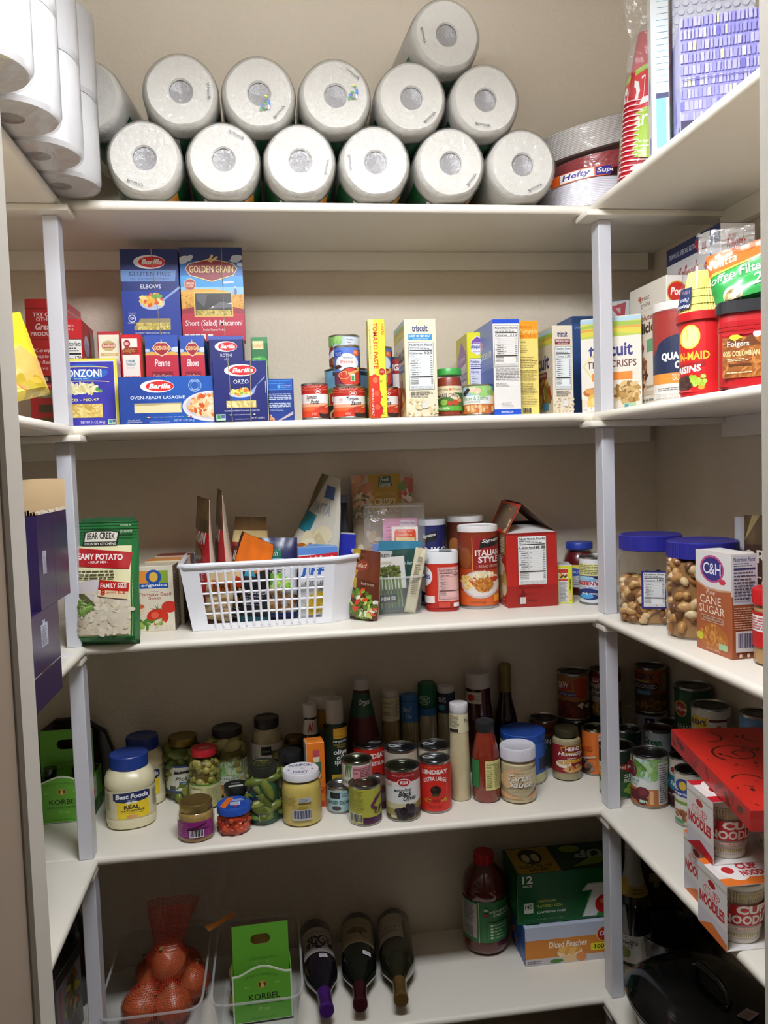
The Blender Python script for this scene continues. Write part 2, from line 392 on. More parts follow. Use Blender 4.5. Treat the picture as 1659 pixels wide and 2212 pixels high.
# ------------------------------------------------------------------ the closet: walls, floor, ceiling, doorway
W, D, XL, XR, YF, ZC = 1.05, .3212, -.30, 1.35, -1.17, 2.74
SZ = [2.113, 1.6833, 1.2516, .8243, .3967]; TH = .019
wallm = mat('dacfbc', .8, bump=.45, bscale=110, vary=.03); white = mat('ebe6da', .42, bump=.12, bscale=35, vary=.02); cool = mat('cfd0d8', .35, bump=.05, bscale=30)
struct('wall_back', MB().box(XL - .1, D, 0, XR + .1, D + .1, ZC, wallm))
struct('wall_left', MB().box(XL - .1, YF - .1, 0, XL, D, ZC, wallm))
struct('wall_right', MB().box(XR, YF - .1, 0, XR + .1, D, ZC, wallm))
struct('ceiling', MB().box(XL - .1, YF - .1, ZC, XR + .1, D + .1, ZC + .1, mat('e4dfd2', .9, bump=.2, bscale=60)))
struct('floor', MB().box(XL - .1, -3.2, -.1, XR + .1, D + .1, 0, mat('3b2f26', .6, vary=.3, bscale=14)))
taupe = mat('85735f', .8, bump=.25, bscale=55)  # unseen front wall, coloured dark to cut light bounced onto the shelves
DL, DR, DH = .236, .675, 2.35
w = MB(); w.box(XL, YF - .1, 0, DL - .02, YF, ZC, taupe); w.box(DR + .02, YF - .1, 0, XR, YF, ZC, taupe); w.box(DL - .02, YF - .1, DH, DR + .02, YF, ZC, taupe); struct('wall_front', w)
jm = mat('d5cfc4', .45, bump=.05, bscale=25); tp = mat('a2917f', .55)
for side, x in (('left', DL), ('right', DR)):
    s = -1 if side == 'left' else 1; b = MB()
    b.box(min(x, x + s * .02), YF - .028, 0, max(x, x + s * .02), YF + .002, DH, jm, .002)
    b.box(min(x + s * .003, x + s * .02), YF - .115, 0, max(x + s * .003, x + s * .02), YF - .028, DH, tp)
    struct('trim_%d' % (1 if side == 'left' else 2), b)

# shelves: one continuous painted board per level and wall, rounded front edge
def nosed(mb, x0, x1, y0, y1, z, m, axis):
    """board with a rounded nose along its front edge. axis 'y': nose at y0; 'x+': nose at x1; 'x-': nose at x0"""
    r = TH / 2; prof = [(r * (1 - math.sin(a)), -r + r * math.cos(a)) for a in [PI * i / 8 for i in range(9)]]
    def ext(a0, a1, f):
        vs = []; n = len(prof)
        for t in (a0, a1): vs += [f(t, p) for p in prof] + [f(t, (None, 0)), f(t, (None, -TH))]
        k = n + 2; ring = list(range(n)) + [n + 1, n]
        fs = [[ring[i], ring[(i + 1) % k], k + ring[(i + 1) % k], k + ring[i]] for i in range(k)] + [ring[::-1], [k + i for i in ring]]
        mb.add(vs, fs, m, True)
    if axis == 'y': ext(x0, x1, lambda t, p: (t, y1 if p[0] is None else y0 + p[0], z + p[1]))
    elif axis == 'x+': ext(y0, y1, lambda t, p: (x0 if p[0] is None else x1 - p[0], t, z + p[1]))
    else: ext(y0, y1, lambda t, p: (x1 if p[0] is None else x0 + p[0], t, z + p[1]))
ORD = ['topmost', 'second', 'third', 'fourth', 'lowest']
for i, z in enumerate(SZ):
    b = MB(); nosed(b, XL, XR, 0, D, z, white, 'y')
    t = thing('wall_shelf', '%s cream painted shelf board along the back wall' % ORD[i], 'shelf', (0, 0, 0), group='shelves along the back wall'); b.obj('shelf_board', t)
    c = MB(); c.box(XL + .02, D - .019, z - TH - .042, XR - .02, D, z - TH, white, .001); c.obj('wall_cleat', t)
    for sd, x0, x1, ax in (('left', XL, 0, 'x+'), ('right', W, XR, 'x-')):
        b = MB(); nosed(b, x0, x1, YF + .03, 0, z, white, ax)
        t = thing('side_shelf', '%s cream painted shelf board along the %s wall' % (ORD[i], sd), 'shelf', (0, 0, 0), group='shelves along the %s wall' % sd); b.obj('shelf_board', t)
        c = MB(); xa = (XL, XL + .019) if sd == 'left' else (XR - .019, XR); c.box(xa[0], YF + .03, z - TH - .042, xa[1], -.02, z - TH, white, .001); c.obj('wall_cleat', t)
        # rail under the corner joint, with a rounded end
        e = .018 if i < 2 else -.003; c = MB(); xx = (XL + .001, e) if sd == 'left' else (W - e, XR - .001)
        c.box(xx[0], -.035, z - TH - .013, xx[1], .030, z - TH, white, .003, 2); c.obj('corner_rail', t)
for i in range(5):
    zt = SZ[i] - TH - .013; zb = SZ[i + 1] if i < 4 else 0
    for sd, x in (('left', -.036), ('right', 1.068)):
        b = MB(); b.box(x, -.006, zb, x + .028, .032, zt, cool, .0015)
        tag(b.obj('shelf_post'), 'cool white square post at the %s corner below the %s shelf' % (sd, ORD[i]), 'post', 'corner posts holding up the shelves')
# hanging two-tube lamp under the ceiling
t = thing('ceiling_lamp', 'two tube white ceiling lamp hanging inside the closet', 'lamp', (LAMP[0], LAMP[1], LAMP[2]))
gm = glow('f1f4f9', TUBE_STRENGTH)
for dy in (-.05, .05):
    b = MB(); b.lathe([(.013, -.3), (.013, .3)], gm, 12, ax='x', c=(0, dy, 0)); b.obj('tube', t)
p = MB(); p.add([(-.31, -.085, .0485), (.31, -.085, .0485), (.31, .085, .0485), (-.31, .085, .0485)], [[3, 2, 1, 0]], glow('f1f4f9', FILL_PANEL_STRENGTH)); p.obj('added_fill_panel', t); MB().box(-.33, -.1, .05, .33, .1, .08, mat('eee'), .004).obj('housing', t); MB().box(-.01, -.01, .08, .01, .01, ZC - LAMP[2], mat('ddd')).obj('stem', t)  # glowing panel above the tubes is added to brighten the lower shelves
# ------------------------------------------------------------------ top shelf: paper towels, toilet paper, plates, cups, tissues
Z1, Z2, Z3, Z4, Z5 = SZ
paper = mat('c6c3bb', .8, bump=.5, bscale=120); film = clear('fff', .13, 1.0, 60, .05, bd=.007); gcore = mat('8d8b8c', .3, bump=1.0, bscale=70)
RT = .0735
def towel(x, z, rz, ta, label, y=0, word='Bounty', gr=1, ln=.275, seed=0, sticker=0):
    t = thing('paper_towel_roll', label, 'paper towel', (x, y, z), rz, 'wrapped paper towel rolls')
    r = RT - .003; b = MB(); y0 = -.012
    b.lathe([(.0215, y0 + .004), (.024, y0), (r * .88, y0 - .002), (r * .97, y0 + .005), (r, y0 + .016), (r, ln - .012), (r * .9, ln), (.0215, ln)], paper, 40, ax='y', jit=.035, caps=False); b.obj('paper', t)
    c = MB(); c.lathe([(0, y0 + .012), (.012, y0 + .008), (.0212, y0 + .006), (.0212, ln)], gcore, 20, ax='y', caps=False); c.obj('cardboard_core', t)
    f = MB(); f.lathe([(0, y0 - .0035), (r * .5, y0 - .0055), (r * .9, y0 - .006), (r * 1.0, y0 + .004), (RT, y0 + .02), (RT, ln), (r * .8, ln + .003)], film, 40, ax='y', jit=.035, caps=False)
    if gr:   # printed side of the wrapper
        for a0, a1, c_ in ((200, 345, '1e5b36'), (235, 262, 'e8e4d4'), (300, 318, 'e79a2c')):
            vs = []; fs = []; n = 14
            for yy in (y0 + .045, ln - .02):
                for i in range(n + 1): a = math.radians(a0 + (a1 - a0) * i / n); vs.append(((RT + .0007) * math.cos(a), yy, (RT + .0007) * math.sin(a)))
            for i in range(n): fs.append([i, i + 1, n + 2 + i, n + 1 + i])
            f.add(vs, fs, mat(c_, .25), True)
    # word printed on the end of the wrapper
    ca, sa = math.cos(math.radians(ta)), math.sin(math.radians(ta)); wv = .022
    art(f, [T(word, 0, .32, 1, .68, '2a2a34', .25)], lambda u, v, k: (ca * .052 - sa * (u - .5) * wv * 1.5, y0 - .0068 - k, sa * .052 + ca * (u - .5) * wv * 1.5) if 0 else (ca * .052 + (-sa) * (u - .5) * .032 + ca * (v - .5) * .02, y0 - .0072 - k, sa * .052 + ca * (u - .5) * .032 + sa * (v - .5) * .02))
    if sticker:
        art(f, [S(.5, .5, .4, .5, 12, ('3a6fc4', 'd86aa8', 'e8d24a', '3f8f4a', 'c9c9d4'), .2)], lambda u, v, k: (sticker * .025 + (u - .5) * .03, y0 - .0072 - k, (-.02 if sticker < 1 else .005) + (v - .5) * .028))
    f.obj('plastic_wrap', t); return t
zb = Z1 + RT + .0008; zu = zb + .1262
names = ['leftmost', 'second', 'third', 'fourth', 'fifth', 'rightmost']
for i, (x, a) in enumerate([(.1585, -110), (.3075, 60), (.4557, -15), (.6048, 185), (.7575, -40), (.9075, -65)]):
    towel(x, zb, math.radians((i - 2) * -.6), a, '%s wrapped paper towel roll in the bottom row' % names[i], gr=1 if i != 5 else 0)
for i, (x, a, s) in enumerate([(.2325, 0, 0), (.381, -45, .3), (.530, 50, 1.2), (.6815, -50, 0), (.833, -100, 0)]):
    towel(x, zu, math.radians((i - 2) * -.6), a, '%s wrapped paper towel roll of the upper row' % (names[i] if i < 4 else 'rightmost'), sticker=s)
towel(.757, zu + .1265, math.radians(4), 190, 'single wrapped paper towel roll on top of the pile', y=.004)
towel(.05, zu, math.radians(-6), 235, 'wrapped paper towel roll half hidden beside the toilet paper pack', y=.035, ln=.255)

t = thing('toilet_paper_pack', 'big plastic wrapped pack of white toilet rolls overhanging the left shelf', 'toilet paper', (0, 0, Z1))
tpw = mat('bcbbbc', .75, bump=.15, bscale=40); fl2 = clear('fff', .08, .5, 14, .06)
for j, y in enumerate((-.065, -.21, -.355, -.50)):
    for x in (.015, -.131):
        for k in range(2):
            z0 = .0015 + k * .1545; b = MB(); r = .0705
            b.lathe([(.02, z0 + .153), (r * .93, z0 + .153), (r, z0 + .146), (r, z0 + .007), (r * .93, z0), (.02, z0)], tpw, 36, c=(x, y, 0), jit=.012, caps=False)
            b.lathe([(.02, z0), (.02, z0 + .15)], mat('a89f98', .8), 18, c=(x, y, 0), caps=False); b.lathe([(.02, z0 + .004), (0, z0 + .012)], gcore, 18, c=(x, y, 0), caps=False)
            b.obj('toilet_roll', t)
    b = MB(); b.lathe([(.0, -.0004), (.04, -.0006), (.069, .0), (.0722, .009), (.0722, .31)], fl2, 36, c=(.015, y, 0), jit=.012, caps=False); b.obj('plastic_wrap', t)

def plates(name, label, loc, r, n, th, c1, c2, rot, rim=.02, extra=None):
    t = thing(name, label, 'plates', loc, rot=rot); b = MB(); pr = [(r * .62, 0), (r * .7, .0)]
    for i in range(n): z = i * th + rim * .5; pr += [(r - .0016, z), (r, z + th * .3), (r, z + th * .6), (r - .0016, z + th * .9)]
    b.lathe(pr, mat(c1, .35), 48, caps=False); b.obj('plate_stack', t)
    d = MB(); z = n * th + rim * .4; d.lathe([(r - .004, z), (r * .72, z - .008), (0, z - .008)], mat(c2, .4), 48, caps=False); d.lathe([(r * .7, 0), (0, 0)], mat(c2, .4), 48, caps=False); d.obj('end_plate', t)
    f = MB(); f.lathe([(0, -.002), (r * .7, -.002), (r + .002, rim * .6), (r + .002, n * th + rim * .5), (r * .8, n * th + rim * .62), (0, n * th + rim * .6)], clear('fff', .1, .6, 22, .05), 48, caps=False); f.obj('plastic_wrap', t)
    if extra: extra(t)
    return t
def hefty(t):
    l = MB(); r = .1175
    art(l, [R(.05, .1, .95, .9, 'e8641e'), R(.22, .16, .72, .84, 'f4f2f0'), T('Hefty', .25, .2, .67, .8, '3a2a86', .2, .03), R(.74, .16, .97, .84, '3a2a86'), T('Super', .76, .25, 1.1, .75, 'f4f2f0', .2, .02)],
        lambda u, v, k: ((r + k) * math.sin(-1.15 + u * 1.25), -(r + k) * math.cos(-1.15 + u * 1.25), .058 + .026 * v + .008 * u), 4.5, cuts=14)
    l.obj('brand_band', t)
plates('foam_plates', 'bagged stack of white foam plates with orange label band, lowest of three plate stacks', (1.108, .14, Z1 + .002), .114, 16, .0036, 'eceaf2', 'f2f0f4', (0, math.radians(-3), 0), extra=hefty)
plates('plastic_plates', 'stack of red plastic plates between two white plate stacks', (1.132, .135, Z1 + .088), .1, 12, .003, 'a8222c', '8f1c26', (math.radians(4), math.radians(-9), 0))
plates('paper_plates', 'tilted stack of white printed paper plates on top of the red ones', (1.128, .15, Z1 + .150), .112, 16, .0034, 'd9d4d0', 'cfc8cc', (math.radians(9), math.radians(-14), 0))

t = thing('cup_stack', 'bagged stack of red plastic cups with red and green printed bag', 'cups', (1.130, -.085, Z1 + .003), rot=(math.radians(-2), math.radians(5), toward(1.1, -.14)))
b = MB(); pr = [(.034, 0)]
for i in range(17): z = i * .0095; pr += [(.0465, z), (.049, z + .002), (.049, z + .0045), (.0455, z + .006)]
pr += [(.0445, .165), (.042, .21), (.0335, .29), (.033, .293), (0, .293)]
b.lathe(pr, mat('b5182a', .3), 36, sq=2, caps=False)
for i in range(17): b.lathe([(.0493, i * .0095 + .0022), (.0493, i * .0095 + .0043)], mat('e9c9c9', .3), 36, sq=2, caps=False)
b.obj('cups', t)
def solo_r(v): return .0515 - .012 * max(0, v - .55)
l = MB(); bandm = lambda c: mat(c, .22)
art(l, [P([(-.1, .18), (1.1, .1), (1.1, .86), (-.1, .68)], 'a5c83a'), P([(-.1, .42), (1.1, .52), (1.1, .83), (-.1, .63)], 'd2202e'), T('SOLO', .12, .45, .95, .66, 'f5f2f0', 0, .04, dy=.45), T('Squared', .12, .27, .93, .42, 'eef4dc', 0, .01, dy=.5), L(.3, .16, .9, .26, 3, 'e6efc4', .3, 4), R(-.1, .02, 1.1, .09, 'b5182a'), L(.05, .03, 1, .1, 1, 'f0eeee', .5, 2)],
    lambda u, v, k: ((solo_r(v) + k) * math.sin((u - .5) * PI - .5), -(solo_r(v) + k) * math.cos((u - .5) * PI - .5), .01 + v * .27), .38, True, 24, lim=(-.4, 0, 1.4, 1), m=bandm); l.obj('printed_bag', t)
f = MB(); f.lathe([(.053, .002), (.0525, .17), (.044, .285), (.03, .31), (.012, .325)], clear('fff', .08, .6, 25, .04), 30, caps=False); f.obj('clear_bag', t)

def tiles(c1, c2, seed, n=5, m=17):
    rnd = random.Random(seed); o = []
    for j in range(n * 2):
        x = 0; y = j / (n * 2)
        while x < 1:
            w = rnd.uniform(.035, .062); q = rnd.random(); c = rnd.choice(c1) if q > .1 else (rnd.choice(c2)); d = rnd.uniform(-.006, .006)
            o.append(P([(x + d, y + .012), (x + w - .012, y + .012), (x + w - .012 - d, y + .088), (x + .003, y + .088)], c)); x += w
    return o
ti = tiles(('a8a6dc', '9a98d6', 'b4b2e2', 'a2a0da', '8c8acb'), ('e4d9a0', 'efe9c8', '6d69b4'), 4)
carton('tissue_box', 'tall lilac tissue box patterned with small bars, nearest on the top right shelf', 'tissue box', (1.066, -.352, Z1), .128, .10, .187, -22, {'*': '8f8dce', 'L': 'b9b8e4'}, [ti, R(0, 0, 1, .02, '2c2546'), P([(0, 0), (.62, 0), (.6, .1), (0, .12)], '2c2546'), E(.34, .06, .04, .028, '8a7a4a'), R(.02, .462, .98, .468, '5a5890')], Lf=[S(.5, .3, .3, .06, 3, ('8f7cc4', 'cfcdf0'), .5), R(.1, 0, .9, .1, '2c2546')])
carton('tissue_box', 'white tissue box with dark teal bars, behind the lilac box', 'tissue box', (1.062, -.26, Z1), .03, .07, .30, -22, {'*': 'e4e8ea', 'F': 'dfe6e8'}, [[R(.3, .98 - i * .035, .95, .995 - i * .035 - .012, ('2a7a94', '2a7a94', '3f8fae', '7fb6cf')[i % 4]) for i in range(17)], R(.25, .05, .8, .33, '7db8e0'), R(.25, .33, .95, .36, '2c2c54')], Lf=[E(.5, .42, .25, .08, '8a86cc'), E(.5, .1, .25, .05, '8a86cc')])
carton('tissue_box', 'pale honeycomb patterned tissue box lying on top behind the lilac box', 'tissue box', (1.106, -.253, Z1 + .1905), .135, .07, .118, -22, 'd8dcea', [[E((i + .5 * (j % 2)) / 9, j / 8, .05, .055, 'c2c7dc', 6) for i in range(10) for j in range(9)], [E((i + .5 * (j % 2)) / 9, j / 8, .042, .046, 'dde1ee', 6) for i in range(10) for j in range(9)], R(.3, .2, .36, .3, '6b5fae')])
carton('tissue_box', 'blue speckled tissue box under the honeycomb one', 'tissue box', (1.106, -.253, Z1), .06, .07, .187, -22, '6f90c8', [S(.5, .5, .5, .5, 90, ('8fb0de', '5474b4', 'a9c2e8', '3f4f8e'), .12, 1.5, 1), P([(0, .75), (1, .85), (1, 1), (0, 1)], '2f2a5c')], Lf=[S(.5, .5, .5, .5, 60, ('8fb0de', '5474b4', 'a9c2e8'), .12, 1.5, 1), E(.5, .2, .3, .08, '5a4fa0')])
f = MB()
vs = []; n = 16
for i in range(n + 1):
    for j in range(n + 1):
        u, v = i / n, j / n; q = noise.noise((u * 5, v * 6, 2.2)) * .012
        vs.append((1.035 + .05 * u + q - .03 * v * (1 - u) + .012 * math.sin(v * 5), -.222 - .04 * u + q * .6, Z1 + .16 + .24 * v))
f.add(vs, [[i * (n + 1) + j, (i + 1) * (n + 1) + j, (i + 1) * (n + 1) + j + 1, i * (n + 1) + j + 1] for i in range(n) for j in range(n)], clear('fff', .06, .8, 30, .06), True)
tag(f.obj('plastic_bag'), 'loose clear plastic bag torn open around the tissue boxes', 'plastic bag')
# ------------------------------------------------------------------ second shelf: pasta, cans, crackers, cereal, coffee
def barilla(cx, cy, rx, ry): return [E(cx, cy, rx, ry, 'eef0f4', 40), E(cx + rx * .15, cy, rx * .83, ry * .80, 'd4262c', 40), T('Barilla', cx - rx * .5, cy - ry * .36, cx + rx * .8, cy + ry * .42, 'f6f4f0', .25, .035)]
BL = '1d2c7c'; PASTA = ('e3cf86', 'd8c070', 'ecdc9c', 'cfb565')
def italy(y): return [R(.27, y, .29, y + .022, '2e9a48'), R(.29, y, .31, y + .022, 'eee'), R(.31, y, .33, y + .022, 'd33'), T("ITALY'S #1 BRAND OF PASTA", .35, y, .68, y + .02, 'dfe6f4'), R(.70, y, .72, y + .022, '2e9a48'), R(.72, y, .74, y + .022, 'eee'), R(.74, y, .76, y + .022, 'd33')]
def spoon(cx, cy, rx, ry, cols, hx, hy):
    return [P([(cx + rx * .7, cy - ry * .2), (cx + rx * 1.0, cy + ry * .5), (hx, hy), (hx, hy - .03)], '8fa6d8'), E(cx, cy - ry * .15, rx * 1.08, ry, 'b9c6e4'), S(cx - rx * .1, cy + ry * .25, rx * .9, ry * .8, 60, cols, .09, 1.5)]
gold = lambda title, y=0: [R(0, .80, 1, 1, '2f4fa8'), E(.95, .84, .16, .03, 'cfd8ea'), E(.05, .83, .1, .02, 'b9c8e4'), P([(0, .80), (.2, .82), (.5, .79), (.8, .82), (1, .80), (1, .77), (0, .77)], 'dcae4e'), R(0, 0, 1, .78, 'b92840'),
    P([(.2, .86), (.36, .92), (.64, .92), (.8, .86), (.64, .79), (.5, .765), (.36, .79)], 'e8dcc0'), P([(.215, .86), (.37, .912), (.63, .912), (.785, .86), (.63, .80), (.5, .775), (.37, .80)], 'a02434'), T('GOLDEN GRAIN', .23, .835, .77, .88, 'f0dca0', 0, .02), P([(.47, .91), (.5, .96), (.53, .91)], 'e8c890'),
    T(title, .27, .655, .75, .735, 'f6ecec', .15, .02), R(.18, .08, .82, .60, '86182a'), T('Cooking Directions', .22, .52, .78, .57, 'f0e2e2', .1), R(.26, .495, .72, .503, 'e8c8c8'), T('For perfect pasta...', .32, .44, .68, .475, 'ecd6d6'), L(.22, .36, .78, .43, 1, 'ecd6d6', .5, 2, 1), T('Salt to taste.', .38, .315, .62, .345, 'ecd6d6'), T('Add pasta and re-boil.', .3, .26, .7, .29, 'ecd6d6'), L(.27, .2, .75, .25, 1, 'ecd6d6', .6, 3, 1), T('10-12 minutes.', .32, .15, .7, .185, 'f4e4e4', 0, .02), T('Drain. Enjoy.', .38, .1, .62, .13, 'ecd6d6')]
y2 = Z2
carton('pasta_box', 'blue and yellow orzo pasta box right behind the left corner post', 'pasta box', (-.0335, .048, y2), .1106, .05, .1345, 0, {'*': BL, 'L': 'e8e04a', 'T': 'e8e04a', 'R': 'd8d2e0'},
    [R(0, 0, 1, 1, 'ece24a'), R(.02, .01, .955, .965, 'f0eef2'), R(.03, .012, .945, .955, '3a37a6'), E(.42, .80, .42, .12, '2a67bc'), E(.42, .86, .44, .03, 'e4d27a'), E(.42, .85, .44, .028, '3a37a6'), T('RONZONI', .04, .73, .73, .845, 'f6f6fa', 0, .03), T('SINCE 1915', .25, .695, .5, .715, 'd4e0f4', 0, .02), E(.42, .655, .44, .022, 'e4d27a'), E(.42, .645, .44, .022, '3a37a6'), S(.38, .55, .26, .07, 70, ('ece6b4', 'e2d89a', 'f4f0cc', 'd6c884'), .085, 2.6), E(.64, .55, .03, .03, '5f9a4a'), E(.70, .52, .03, .025, '6fa85a'), T('ORZO - NO.47', .03, .375, .66, .415, 'ece88a', 0, .02), R(.03, .13, .72, .335, 'c9a85a'), S(.375, .235, .34, .1, 260, ('e2c878', 'd8b860', 'ecd890', 'c8a450'), .07, 3, 1), T('NET WT 16 OZ (454g)', .33, .03, .75, .085, 'f0f0f4'), R(.80, .025, .94, .10, 'b9dcb4'), R(.82, .04, .87, .09, '3f8fae'), R(.88, .06, .93, .09, '5a4fa0')], Rr=[N(.05, .45, .95, .95, '210', '6a2430', 'd8b4c0'), L(.1, .03, .9, .42, 14, '444', .5, 2)])
carton('rice_box', 'red rice box with a 170 calories panel behind the orzo box', 'rice box', (-.046, .13, y2), .0423, .14, .2275, 2, {'*': 'c01c24', 'R': 'c62a34', 'L': 'a51820'},
    [T('Press In', .28, .93, .62, .955, 'f2dcdc'), T('Pull Up', .3, .89, .62, .92, 'f2dcdc'), N(.03, .05, .96, .82, '170')], Rr=[E(.35, .78, .2, .1, 'cfd0e6'), T('RICE', .22, .75, .5, .8, '3a3f8a'), [L(.1, .64 - i * .05, .8, .675 - i * .05, 1, 'e8c0c0', .6, i, 1) for i in range(5)], P([(.6, .97), (1, .9), (1, .6), (.7, .7)], '8f7a6a'), R(.62, .05, .98, .3, '6a5040')])
carton('rice_box', 'tall red rice box left of the corner post with cream lettering', 'rice box', (-.123, .165, y2), .0757, .15, .2762, -2, {'*': 'b21a22', 'R': 'c9565c'},
    [R(0, .925, 1, .93, '5a0c10'), T('TRY OUR', .20, .865, .85, .895, 'f0dede', 0, .02), T('OTHER', .28, .83, .75, .86, 'f0dede', 0, .02), T('Great', .25, .765, .72, .815, 'f0dede', .25, .02), T('PRODUCTS', .12, .72, .92, .75, 'f0dede', 0, .02), R(0, .69, 1, .694, '5a0c10'), [T(s, .15, y, .9, y + .035, 'f0dede', .2) for s, y in (('Keep it', .59), ('simple with', .545), ('our Ready to', .5), ('Serve cups', .455))], R(.22, .36, .8, .42, '3a1418'), E(.4, .39, .12, .02, 'b9a88a'), R(.22, .25, .8, .31, '8f8a6a'), E(.4, .28, .12, .02, 'd0d0b0'), T('WHITE RICE', .35, .33, .75, .345, 'ecc'), R(.22, .14, .8, .2, '4a3a20'), R(.22, .04, .8, .1, '6a4a1a')], Rr=[R(.0, .93, 1, .94, 'e0a0a0'), E(.05, .93, .2, .12, 'e8e0dc')])
carton('potato_box', 'narrow cream potato box with red top edge beside the white print box', 'potato box', (.0315, .105, y2), .0447, .13, .197, 0, {'*': 'b42a34', 'R': 'c4bcae'},
    [R(.05, 0, .96, .965, 'ece6d6'), E(.48, .85, .31, .055, 'c2ae7a'), R(.2, .83, .78, .875, 'a82430'), T('IDAHOAN', .22, .838, .76, .868, 'f2ead8', 0, .03), R(.12, .745, .9, .775, 'cfae72'), T('TWICE BAKED', .25, .75, .78, .77, 'f4ecd8'), P([(.16, .70), (.36, .70), (.33, .66), (.19, .66)], '6aa4d4'), L(.45, .66, .85, .7, 2, '667', .4, 2), P([(.18, .635), (.34, .635), (.32, .60), (.2, .6)], '9aa4d8'), L(.45, .60, .85, .635, 2, '667', .4, 3), L(.1, .05, .9, .55, 14, '887', .35, 8)])
carton('mix_box', 'red walnut mix box with a white panel between cream and red pasta boxes', 'baking mix box', (.0798, .09, y2), .0412, .12, .188, 0, {'*': 'c41a24', 'R': 'a88a5a', 'T': 'd8b0b0'},
    [R(.06, .8, .8, .955, 'eee8e0'), E(.3, .90, .16, .04, '9a1420'), E(.28, .90, .11, .018, 'e8b0b0'), P([(.06, .83), (.2, .86), (.8, .86), (.8, .8), (.06, .76)], '8a2a22'), T('Delights', .1, .795, .7, .85, 'c99a4a', .3), P([(.06, .78), (.88, .78), (.9, .27), (.1, .24)], 'efe6de'), T('SUPREME', .22, .695, .66, .725, '2f7f96', 0, .03), T('WALNUT', .23, .66, .68, .69, '2f7f96', 0, .03), T('BROWNIE MIX', .26, .63, .62, .645, '99a'), L(.14, .32, .85, .56, 6, 'c46a6a', .35, 5, 1), S(.5, .12, .42, .1, 60, ('b8141e', 'd02a32'), .04, 1, 1), T('The One Other', .2, .02, .72, .05, 'f0e0e0')], Rr=[R(.1, .1, .9, .5, '6a4a2a'), R(.1, .55, .9, .95, 'c8b48a')])
carton('pasta_box', 'red penne box with cooking directions panel, left of its elbows twin', 'pasta box', (.128, .09, y2), .0655, .14, .186, 0, {'*': 'b92840', 'T': '26386e', 'R': '2a4fa0'}, gold('Penne'), Rr=[R(0, 0, 1, .4, 'b92840'), R(0, .4, 1, .46, 'dcae4e')], group='red pasta boxes in the middle row')
carton('pasta_box', 'red elbows box with cooking directions panel, right of its penne twin', 'pasta box', (.1982, .09, y2), .0485, .14, .1845, 0, {'*': 'b92840', 'T': '26386e', 'R': '2a6fb0'}, gold('Elbows'), Rr=[R(0, 0, 1, .4, 'b92840'), R(0, .4, 1, .46, 'dcae4e')], group='red pasta boxes in the middle row')
zt = y2 + .1885
carton('pasta_box', 'tall blue gluten free elbows box standing on top of the red boxes', 'pasta box', (.0705, .19, zt), .1225, .045, .1975, 0, {'*': '1c2d6e'},
    [R(0, 0, 1, .55, '1f3a94'), barilla(.50, .86, .275, .075), P([(0, .65), (.93, .65), (.95, .775), (0, .775)], '6486bc'), T('GLUTEN FREE', .14, .71, .86, .755, '1d2a5c', 0, .01), T('GREAT TASTE, MADE WITH CORN & RICE', .16, .67, .83, .69, '20305f'), T('ELBOWS', .33, .575, .68, .62, 'e4e8f2', 0, .005), spoon(.52, .43, .20, .075, ('f0c860', 'e8b040', 'f4dc90', 'd8583a', 'e06a40'), 1.0, .60), E(.60, .49, .1, .025, '6faa4a'), E(.16, .25, .065, .043, 'e8ecf4'), E(.16, .25, .053, .034, '1f3a94'), T('GF', .125, .238, .195, .265, 'e8ecf4', 0, .04), T('Certified', .1, .3, .22, .315, 'dfe4f0'), T('Gluten-Free', .08, .195, .25, .21, 'dfe4f0'), P([(.19, .12), (.82, .12), (.82, .25), (.3, .25), (.25, .19), (.19, .165)], '9a8f6a'), S(.52, .165, .29, .04, 110, ('dccb72', 'cdb95e', 'e6da92', 'b8a44a'), .05, 1.4, 1), T('"AL DENTE" PERFECTION IN 7-8 MINUTES', .2, .082, .8, .10, 'dfe4f0'), italy(.03)],
    parts=[rubber_band(.066, .1225, .045, .1975, .079)])
